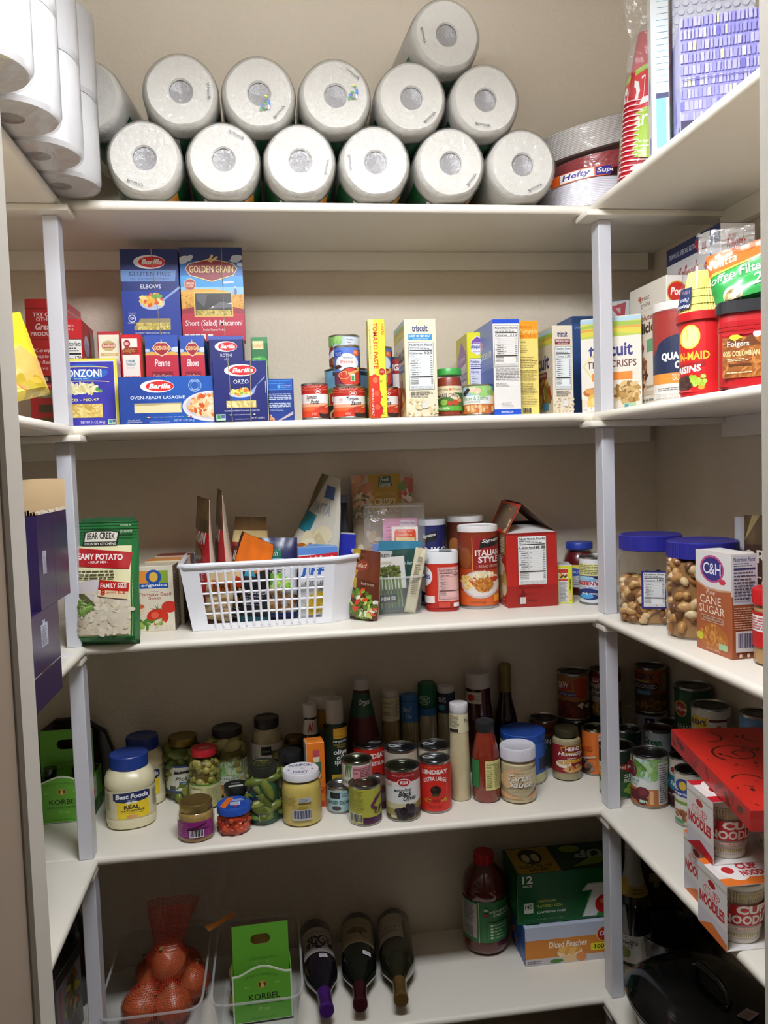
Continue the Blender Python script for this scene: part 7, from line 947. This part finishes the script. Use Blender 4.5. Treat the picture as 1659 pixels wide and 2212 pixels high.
t = carton('gift_box', 'flat gift box in red paper with dark scrolls lying on the cup noodles', 'gift box', (1.043, -.572, y4 + .2105), .166, .362, .033, -10, {'*': 'b8201c', 'T': 'c6281e'}, [R(0, .4, .5, .6, 'c0282a')],
    Tp=[[P([(cx + (r_ - .004 * i / 12) * math.cos(a0 + a * i / 12) * 1.0, cy + .46 * (r_ - .004 * i / 12) * math.sin(a0 + a * i / 12)) for i in range(13)] + [(cx + (r_ - th - .004 * i / 12) * math.cos(a0 + a * i / 12), cy + .46 * (r_ - th - .004 * i / 12) * math.sin(a0 + a * i / 12)) for i in range(12, -1, -1)], '3a2010') for cx, cy, r_, th, a0, a in ((.42, .62, .26, .026, .3, 3.6), (.44, .63, .17, .023, 3.4, 3.9), (.46, .625, .09, .02, .6, 4), (.7, .30, .2, .023, 1.4, 3.2), (.62, .33, .12, .02, 4, 3.4), (.3, .86, .16, .02, 4.4, 2.6), (.8, .84, .14, .02, 2.2, 2.4), (.25, .3, .16, .02, .2, 2.6), (.55, .1, .2, .02, 1, 2.4), (.85, .55, .1, .01, 1, 3.2))],
        [E(x, y, .02, .016, '3a2010', 10) for x, y in ((.68, .68), (.25, .62), (.5, .5), (.8, .3), (.62, .86), (.4, .92), (.2, .2), (.7, .12))], S(.5, .5, .48, .48, 46, ('8a3a1e', '5a2a14'), .03, 2.4, 1)], Lf=[S(.5, .5, .48, .4, 14, ('8a1a14', '5a2a14'), .05, 2.4, 1)])

# ------------------------------------------------------------------ lowest shelf: onions, potatoes, champagne carrier, wine, juice, soda
y5 = Z5
def bin_(label, x0, y0, w, d, h, rz, fl=.012):
    t = thing('clear_bin', label, 'plastic bin', (x0 + w / 2, y0 + d / 2, y5 + .0005), Rd(rz), 'clear plastic bins on the lowest shelf'); b = MB(); m = clear('f4f6f8', .06, 0, 1, .03); q = .22
    ring(b, rr(w / 2 - fl, d / 2 - fl, q), rr(w / 2, d / 2, q), .001, h, m); b.add([(x, y, .001) for x, y in rr(w / 2 - fl, d / 2 - fl, q)], [list(range(44))], m); b.obj('bin_walls', t)
    b = MB(); b.tube([(x, y, h) for x, y in rr(w / 2 + .002, d / 2 + .002, q)], .0028, clear('f4f4f6', .08, 0, 1, .22), 6, True); b.obj('rim', t); return t
bin_('clear bin holding the red onion net', -.020, -.012, .205, .310, .098, 0)
bin_('clear bin behind the green champagne carrier, with small potatoes', .206, -.012, .186, .310, .098, 0)
om = ('b8643a', 'a8542e', 'c47848')
on = [(.045, .10, .042, .038), (.115, .095, .042, .040), (.150, .165, .045, .038), (.075, .165, .050, .040), (.105, .135, .112, .038), (.055, .215, .045, .036), (.130, .225, .048, .036)]
on_l = ['front left onion in the red net', 'front right onion in the red net', 'onion at the right side of the red net', 'onion in the middle of the red net', 'topmost onion in the red net', 'back left onion in the red net', 'back right onion in the red net']
for (x, y, z, r), l in zip(on, on_l):
    t = thing('onion', l, 'onion', (x, y, y5 + z), group='onions in the red net', rot=(.3 * math.sin(x * 90), .4 * math.cos(y * 70), x * 9)); b = MB()
    b.lathe([(0, -r * .92), (r * .35, -r * .86), (r * .8, -r * .55), (r, 0), (r * .85, r * .5), (r * .45, r * .82), (r * .16, r * .98), (r * .1, r * 1.15)], mat('b87c4a', .3, vary=.25, bscale=30), 20, jit=.04); b.obj('bulb', t)
    c = MB(); c.lathe([(r * .16, r * .96), (r * .10, r * 1.15), (r * .14, r * 1.25), (0, r * 1.2)], mat('8a6a3a', .7), 10); c.obj('dry_tip', t)
def net(c, s):
    m = bpy.data.materials.new('red_net'); m.use_nodes = True; nt = m.node_tree; b = nt.nodes['Principled BSDF']; b.inputs['Base Color'].default_value = lin(c); b.inputs['Roughness'].default_value = .35
    o = nt.nodes['Material Output']; uv = nt.nodes.new('ShaderNodeTexCoord'); tr = nt.nodes.new('ShaderNodeBsdfTransparent'); mx = nt.nodes.new('ShaderNodeMixShader'); sep = nt.nodes.new('ShaderNodeSeparateXYZ'); nt.links.new(uv.outputs['UV'], sep.inputs[0]); outs = []
    for ax in ('X', 'Y'):
        a = nt.nodes.new('ShaderNodeMath'); a.operation = 'MULTIPLY'; a.inputs[1].default_value = s; nt.links.new(sep.outputs[ax], a.inputs[0])
        f = nt.nodes.new('ShaderNodeMath'); f.operation = 'FRACT'; nt.links.new(a.outputs[0], f.inputs[0]); g = nt.nodes.new('ShaderNodeMath'); g.operation = 'LESS_THAN'; g.inputs[1].default_value = .24; nt.links.new(f.outputs[0], g.inputs[0]); outs.append(g)
    k = nt.nodes.new('ShaderNodeMath'); k.operation = 'MAXIMUM'; nt.links.new(outs[0].outputs[0], k.inputs[0]); nt.links.new(outs[1].outputs[0], k.inputs[1])
    nt.links.new(k.outputs[0], mx.inputs[0]); nt.links.new(tr.outputs[0], mx.inputs[1]); nt.links.new(b.outputs[0], mx.inputs[2]); nt.links.new(mx.outputs[0], o.inputs[0]); return m
# the net: a sack drawn tightly over the onions, pulled up to a twisted neck
n, ns = 56, 44; vs = []; uvs = []
for j in range(ns + 1):
    v = j / ns
    for i in range(n):
        a = 2 * PI * i / n; z = .002 + v * .245
        if v < .62: cxx, cyy = .098, .155; base = 0
        q = 0; ca, sa = math.cos(a), math.sin(a); cx0, cy0 = .098 + .035 * max(0, v - .4), .155 - .02 * max(0, v - .4)
        for (ox, oy, oz, orr) in on:      # how far out the onions push the sack at this height and bearing
            R2 = (orr + .002) ** 2 - (z - oz) ** 2
            if R2 > 0:
                dx, dy = ox - cx0, oy - cy0; bq = dx * ca + dy * sa; dd = R2 - (dx * dx + dy * dy - bq * bq)
                if dd > 0: q = max(q, bq + math.sqrt(dd))
        neck = .03 + .034 * abs(math.cos(a)) * max(0, (v - .6)) * 2 + .002 * math.sin(a * 9 + v * 14) if v > .55 else .02
        q = max(q, neck if v > .5 else .045); vs.append([cx0 + ca * q, cy0 + sa * q * (1 if v < .6 else .55), z, q])
for it in range(5):      # stretch: even out along each ring
    for j in range(ns + 1):
        row = [vs[j * n + i][3] for i in range(n)]
        for i in range(n):
            k = max(row[i], .5 * (row[i - 1] + row[(i + 1) % n]) * .995); o = vs[j * n + i]; a = 2 * PI * i / n; v = j / ns
            cx0, cy0 = .098 + .035 * max(0, v - .4), .155 - .02 * max(0, v - .4); up = vs[(j - 1) * n + i][3] if j else k; dn = vs[(j + 1) * n + i][3] if j < ns else k
            k = max(k, .5 * (up + dn) * .99); o[3] = k; o[0] = cx0 + math.cos(a) * k; o[1] = cy0 + math.sin(a) * k * (1 if v < .6 else .55)
b = MB(); b.add([v[:3] for v in vs], [[j*n+i, j*n+(i+1) % n, (j+1)*n+(i+1) % n, (j+1)*n+i] for j in range(ns) for i in range(n)], net('c23a24', 1), True)
o = b.obj('onion_net', loc=(0, 0, y5 + .001), sharp=80); ul = o.data.uv_layers.new(name='UVMap')
for p in o.data.polygons:
    for li in p.loop_indices:
        vi = o.data.loops[li].vertex_index; i, j = vi % n, vi // n
        if i == 0 and any(o.data.loops[l].vertex_index % n == n - 1 for l in p.loop_indices): i = n
        ul.data[li].uv = (i * 1.9, j * 1.9)
tag(o, 'red mesh net sack drawn over onions with its neck pulled up', 'mesh bag')
pt = [(.262, .10, .03), (.258, .165, .03), (.266, .23, .03), (.262, .135, .072), (.264, .205, .072), (.30, .20, .03), (.34, .21, .03), (.335, .25, .05), (.30, .245, .07)]
pl = ['frontmost small yellow potato in the bin', 'second small yellow potato along the bin side', 'small yellow potato at the back left of the bin', 'front upper small yellow potato in the bin', 'back upper small yellow potato in the bin', 'small yellow potato behind the carrier card', 'small yellow potato at the bin middle', 'small yellow potato at the back right of the bin', 'highest small yellow potato at the back of the bin']
for (x, y, z), l in zip(pt, pl):
    b = MB(); rnd = random.Random(int(x * 1e4 + y * 1e3)); b.ball((0, 0, 0), (.030, .026, .025), mat('b49a4e', .5, vary=.15, bscale=40), Matrix.Rotation(rnd.random() * 3, 3, 'Z'), 16, 10); tag(b.obj('potato', loc=(x, y, y5 + z)), l, 'potato', 'small potatoes in the clear bin')
carrier('empty green champagne carrier with oval hand hole standing in the potato bin', (.245, .058, y5 + .004), 2, .127, .066, .124, .198, [])
f = MB(); f.add([(0, 0, 0), (.06, .004, .028), (.055, .0, .04), (.02, .003, .02), (-.01, .004, .01), (0, .0012, -.0008), (.06, .0052, .027), (.055, .0012, .039), (.02, .0042, .019), (-.01, .0052, .009)], [[0, 1, 2, 3, 4], [9, 8, 7, 6, 5], [0, 5, 6, 1], [1, 6, 7, 2], [2, 7, 8, 3], [3, 8, 9, 4], [4, 9, 5, 0]], mat('d8843a', .5)); tag(f.obj('paper_tag', loc=(.196, .12, y5 + .182)), 'torn orange paper tag sticking up between the two clear bins', 'tag')
pouch('plastic_bag', 'limp clear produce bag standing above the onion net', 'plastic bag', (.150, .235, y5 + .15), .12, .22, .012, (Rd(-3), Rd(14), Rd(4)), clear('fff', .06, .9, 40, .03), clear('fff', .06, .9, 40, .03), [], seed=61, wav=.014)
# wine bottles lying with necks to the front
def wine(label, x, y, rz, capc, lab, labops, glassc, r, sticker=None, neck='cap'):
    L_ = .295; t = thing('wine_bottle', label, 'wine bottle', (x, y, y5 + r + .0008), Rd(rz), 'wine bottles lying on the lowest shelf'); b = MB()   # local -Y points to the neck
    p = [(0, .006), (r * .6, .004), (r * .93, .001), (r, .008), (r, .168), (r * .93, .186), (r * .62, .212), (.0155, .236), (.0145, .285), (.0152, .293)]
    b.lathe([(a, -z) for a, z in p], mat(glassc, .08, spec=.8, coat=.6), 40, ax='y'); b.obj('bottle_body', t)
    c = MB(); c.lathe([(.0158, -.222 if 0 else -.232), (.0152, -.285), (.0162, -.287), (.0162, -.296), (.0150, -.2985), (0, -.2985)], mat(capc, .25, .5), 30, ax='y', caps=False); c.lathe([(.0168, -.226), (.0158, -.2325)], mat(capc, .25, .5), 30, ax='y', caps=False); c.obj('foil_cap', t)
    y0, y1, col, wd, roll = lab; l = MB(); a0 = -wd
    fm = lambda u, v, k: ((r + .0005 + k) * math.sin((u - .5) * 2 * wd + roll), -(y0 + (y1 - y0) * (1 - v)) , (r + .0005 + k) * math.cos((u - .5) * 2 * wd + roll))
    art(l, [R(0, 0, 1, 1, col)] + labops, lambda u, v, k: fm(u, v, k), 1.2, cuts=20); l.obj('label', t)
    if sticker:
        s = MB(); art(s, [R(0, 0, 1, 1, 'dcdce0'), L(.1, .2, .9, .8, 3, '667', .4)], lambda u, v, k: ((r + .0006 + k) * math.sin(sticker[1] + (u - .5) * .5), -(sticker[0] + .014 * v), (r + .0006 + k) * math.cos(sticker[1] + (u - .5) * .5)), cuts=6); s.obj('price_sticker', t)
    return t
wine('left wine bottle with purple neck foil and upside down label', .4330, .314, 1.8, '5a2a8a', (.045, .145, 'b8b0a4', 1.15, 0), [R(0, 0, 1, .16, 'cfccc8'), L(.1, .03, .9, .13, 2, '99a', .3), T('CAB', .2, .46, .85, .66, '2a2034', 0, .03, rot=2), T('RARE', .12, .22, .92, .44, '2a2034', 0, .03, rot=2), R(.42, .14, .58, .24, '4a2a5a'), L(.2, .75, .8, .85, 2, '6a6058', .4)], '14101a', .038, (.152, .2))
wine('middle wine bottle with dark red neck foil and cream label', .5400, .314, -5, '4a1c20', (.03, .135, '9a8e6c', 1.2, -.05), [R(.03, .03, .97, .97, 'a2967a'), E(.5, .5, .28, .12, '7a6e50'), S(.5, .5, .24, .1, 16, ('5a5038', '6a6044'), .1, 3), T('VINTNERS RESERVE', .2, .72, .8, .79, '5a5038', rot=2), L(.2, .2, .8, .3, 2, '6a6044', .3)], '0d120c', .0405, (.165, .5))
wine('right wine bottle with gold neck foil and pale half label', .6310, .314, -5.5, '7a5e30', (.03, .13, 'aca496', .95, -.5), [L(.3, .2, .85, .35, 2, '5a5448', .4), T('Kendall', .35, .38, .8, .48, '5a5040', .3, rot=2)], '1c1c10', .0405)
jv = [(.042, .002), (.052, .01), (.055, .02), (.055, .032), (.0535, .036), (.0535, .138), (.055, .142), (.0545, .158), (.047, .185), (.030, .205), (.0235, .212), (.0225, .222)]
bottle('large plastic vegetable juice bottle with red cap on the lowest shelf', (.849, .2405, y5), jv, '5a1c14', (.0245, .212, .2375, 'b01c20', 40), [(.0540, .038, .137, [(0, 1, '2f7a3f')], [R(.0, .1, .32, .95, 'b8b4b0'), [R(.05 + i * .02, .12, .05 + i * .02 + .01, .38, '333') for i in range(9)], L(.05, .42, .28, .92, 14, '555', .4), R(.36, 0, .38, 1, 'b8c87a'), E(.52, .82, .04, .04, 'e4e8e0'), T('V8', .49, .80, .55, .84, '2a6a3a', .2), T('VEGETABLE', .58, .74, 1.1, .80, 'd8e4d0', 0, .02), T('DELIGHT', .68, .65, 1.05, .71, 'd8e4d0', 0, .02), E(.52, .7, .06, .05, '8a2a1e'), R(.56, .08, .95, .5, '4a9a5a'), R(.57, .09, .94, .49, '2f7a3f'), [E(.64, .43 - i * .075, .035, .025, 'cfe0c4') for i in range(5)], [L(.7, .41 - i * .075, .93, .45 - i * .075, 1, 'b8d4ae', .5, i) for i in range(5)]])], name='juice_bottle')
carton('peach_carton', 'diced peach cup carton under the soda pack', 'fruit carton', (.9175, .137, y5), .235, .115, .0935, -1, {'*': 'c87a28', 'L': '2f5aa0', 'T': 'b8c0d4'}, [R(0, .66, 1, 1, 'b4bcd0'), R(0, 0, 1, .18, 'c4c0c4'), R(.0, .18, 1, .64, 'cc7f2a'), T('Diced Peaches', .24, .42, .64, .58, 'f4ece0', .2, .02), E(.46, .28, .13, .17, 'ecd8b8'), E(.46, .33, .12, .1, 'd89a3a'), S(.46, .33, .1, .08, 14, ('e8b860', 'dca040'), .05, 1.2), P([(.37, .2), (.41, .02), (.51, .02), (.55, .2)], 'e4c490'), E(.58, .13, .055, .12, 'd88a4a'), E(.32, .08, .07, .05, '4a7a2e'), R(.68, .26, .9, .44, 'e4d82a'), T('100', .72, .29, .82, .41, '22261a', 0, .03), E(.83, .66, .09, .2, 'd8c85a'), E(.83, .66, .08, .18, 'b01e22'), T('Del', .78, .62, .88, .74, 'eee', .1, .02), L(.02, .05, .2, .14, 2, '666', .4)],
    Tp=[R(.03, .1, .17, .6, '1e4a2e'), T('20', .05, .25, .14, .5, 'e8ece0', 0, .03, rot=2), S(.4, .5, .2, .35, 20, ('3f7a2e', '5a9a3a', '2f5a24'), .07, 1.6), S(.68, .5, .08, .3, 8, ('c8402a', 'd8603a'), .06)], Lf=[S(.5, .4, .4, .3, 12, ('3f6ab0', '2a4a8a', 'c8843a'), .2)])
carton('soda_pack', 'green lemon lime soda twelve pack on top of the peach carton', 'soda pack', (.905, .150, y5 + .0945), .262, .125, .124, -1, {'*': '0f5a2c', 'L': '0c4422', 'T': '0e4c26'}, [T('12', .05, .80, .145, .95, 'e4ece4', 0, .03), T('PACK', .055, .73, .14, .775, 'e4ece4', 0, .02), R(.06, .22, .145, .42, 'd8e0d8'), T('140', .07, .30, .135, .39, '1e4a2a', 0, .02), T('LEMON LIME', .18, .41, .36, .46, 'b8c83a', 0, .02), T('FLAVORED SODA', .18, .31, .42, .365, 'b8c83a', 0, .02), T('CAFFEINE FREE', .18, .2, .45, .24, 'd0dcd0', 0, .02), T('12-12 FL OZ CANS (144 FL OZ)', .06, .07, .42, .095, '8fb08f'), E(.85, .35, .2, .34, '2f8a34'), P([(.60, .05), (.70, .56), (.60, .56), (.66, .70), (.88, .70), (.86, .56), (.74, .05)], 'b8c0b8'), P([(.615, .06), (.715, .58), (.63, .58), (.67, .68), (.865, .68), (.845, .56), (.73, .06)], 'dfe4e0'), E(.82, .27, .095, .19, 'b82018'), E(.80, .33, .03, .05, 'd86a5a'), T('UP', .86, .2, 1.06, .56, 'e4e8e4', .2, .04)], Tp=[R(0, 0, 1, 1, '0c3f22'), R(.02, .0, .42, .98, 'a8861e'), E(.21, .62, .11, .3, '2a2a1e'), E(.165, .58, .035, .16, 'c8b88a'), E(.255, .58, .035, .16, 'c8b88a'), T('50% OFF', .13, .06, .32, .18, '2a2a1e', 0, .02, rot=2), T('A+ TICKETS', .06, .2, .38, .32, '2a2a1e', 0, .02, rot=2), E(.62, .8, .1, .14, '8a9a1e'), P([(.55, .1), (.75, .4), (1, .6), (1, .4), (.8, .15)], '7a9a24'), T('UP', .62, .4, .9, .7, 'a8b4a8', .2, .04, rot=2)], Lf=[R(.1, .1, .9, .9, '0f5a2c')], rough=.25)
# right side of the lowest shelf
cp = [(.030, .003), (.0375, .006), (.0385, .012), (.0385, .135), (.036, .155), (.022, .20), (.0165, .235), (.0158, .285)]
bottle('green glass sparkling cider bottle with gold foil neck, right of the post', (1.178, .118, y5), cp, '0c140e', (.0172, .272, .292, 'a8a498'), [(.0387, .012, .078, [(0, 1, 'c4c0b8')], [T('CIDER', .1, .55, .5, .62, '5a5a50'), T("Martinelli's", -.05, .66, .62, .84, '22221e', .3, .02), E(.22, .36, .18, .2, '6a7a2a'), R(.7, .1, .95, .9, 'b0a898'), T('Gold Medal', .0, .88, .3, .96, '444')]), (lambda v: rad(cp)(.168 + .104 * v) + .001, .168, .272, [(0, .22, '9a863a'), (.22, 1, 'a4a09a')], [E(.12, .2, .22, .2, 'b89a3a'), E(.12, .2, .15, .14, '9a2a1e'), T('M', .06, .14, .18, .26, 'e0c880', .2), L(.5, .05, .9, .18, 2, '4a4018', .4)])], name='cider_bottle')
carton('fruit_carton', 'blue fruit cup carton in the dark right corner of the lowest shelf', 'fruit carton', (1.222, .205, y5), .118, .10, .072, -4, {'*': '1f3a5a', 'T': '24486a'}, [T('Fruit', .05, .66, .42, .92, '8fa8c0', .2), S(.25, .3, .22, .24, 22, ('8a5a24', 'a8743a', '6a3a1e'), .12), S(.7, .2, .25, .12, 10, ('3a5a3a', '2a4a6a'), .12)])
carton('root_beer_pack', 'brown root beer pack on top of the blue fruit carton', 'soda pack', (1.205, .200, y5 + .0725), .138, .115, .155, -4, {'*': '5a3f14', 'T': '4a3410'}, [T('A&W', .02, .62, .5, .86, '1c140a', 0, .03), R(.32, .3, .68, .62, '1c140a'), R(.37, .42, .63, .57, 'a89a7a'), E(.5, .38, .06, .05, 'a89a7a'), R(0, 0, 1, .12, '4a3410')])
# dark roasting pan with clear black lid
t = thing('roasting_pan', 'black oval roasting pan with glossy dark lid at the lower right', 'roasting pan', (1.188, -.205, y5 + .0005), Rd(8)); bk = mat('0d0d0f', .12, spec=.7, coat=.5); A, B_ = .138, .178
def oval(s, z, q=.8): return [(x * s, y * s, z) for x, y in rr(A, B_, q, 56)]
def rings(mb, lv, m):
    n = 56; vs = []; [vs.extend(oval(s, z)) for s, z in lv]
    mb.add(vs, [[k*n+i, k*n+(i+1) % n, (k+1)*n+(i+1) % n, (k+1)*n+i] for k in range(len(lv)-1) for i in range(n)], m, True)
b = MB(); rings(b, [(.72, .0), (.80, .006), (.90, .05), (.96, .082), (1.0, .086), (1.0, .089), (.95, .087), (.88, .05), (.78, .01)], bk); b.add(oval(.79, .008), [list(range(56))], bk); b.obj('pan_body', t, sharp=50)
b = MB(); rings(b, [(1.02, .089), (1.025, .094), (.99, .100), (.93, .112), (.78, .130), (.55, .139), (.25, .1425), (.02, .143)], bk); b.add(oval(.02, .143), [list(range(56))], bk); ld = b.obj('lid', t, sharp=50)
b = MB(); b.tube([(-.0, -.05, .139), (-.0, -.046, .160), (.0, -.03, .170), (.0, .03, .170), (.0, .046, .160), (.0, .05, .139)], .0085, bk, 12); b.obj('lid_handle', ld)
s = MB(); zf_ = lambda x, y: .1447 - .055 * ((x / A) ** 2 + (y / B_) ** 2) ** 1.35 * .5
for cx_, cy_, rz_, w_, h_, c_, ink in ((.012, -.088, .35, .034, .026, 'b8a0a0', '6a3a3a'), (-.036, -.116, -.6, .036, .030, '9a9a9c', '3a3a3a')):
    art(s, [R(0, 0, 1, 1, c_), L(.08, .1, .92, .9, 6, ink, .45, 3)], lambda u, v, k: (cx_ + (u - .5) * w_ * math.cos(rz_) - (v - .5) * h_ * math.sin(rz_), cy_ + (u - .5) * w_ * math.sin(rz_) + (v - .5) * h_ * math.cos(rz_), zf_(cx_, cy_) + .002 - (v - .5) * .004 + k), 1.3)
s.obj('price_sticker', ld)
t = thing('black_bowl', 'round black bowl standing behind the roasting pan', 'bowl', (1.265, .075, y5 + .0005), rot=(Rd(0), 0, 0)); b = MB(); b.lathe([(0, .001), (.05, .001), (.075, .03), (.084, .085), (.086, .087), (.082, .087), (.074, .06), (0, .05)], bk, 44); b.obj('bowl', t)
# left side of the lowest shelf, glimpsed past the post
carton('magazine_box', 'grey carton with red line and leaf print low behind the left post', 'carton', (-.135, .02, y5), .035, .13, .175, -8, {'*': '6f6c70', 'R': '77757a', 'T': '2a2a26'}, [R(.4, .6, .55, .95, 'b01e34'), L(.1, .1, .9, .5, 12, '444', .3, 4)], Rr=[R(0, .86, 1, 1, '22261c'), R(.1, .4, .16, .82, 'a81e30'), S(.6, .55, .25, .25, 40, ('5a6a24', '8a4a1e', '3f4a1e', 'b8a83a'), .18, 2.2), L(.05, .05, .95, .3, 8, 'b4b2b4', .35, 5)])
pouch('snack_pouch', 'grey snack pouch with leaf print beside the left door trim', 'food packet', (-.168, -.062, y5 + .001), .10, .19, .04, (0, Rd(4), Rd(30)), '8a8478', '777', [S(.6, .6, .25, .25, 30, ('6a6a2a', '8a4a24', '4a5a24', 'a89a6a'), .14, 2), L(.1, .05, .9, .3, 6, '5a5a54', .4, 3)], seed=71)
bottle('dark bottle in the shadow behind the left post', (-.118, .215, y5), [(.035, .002), (.037, .01), (.037, .17), (.02, .21), (.0145, .23), (.0145, .27)], '14160f', (.016, .25, .285, '22251c'), [], name='dark_bottle')
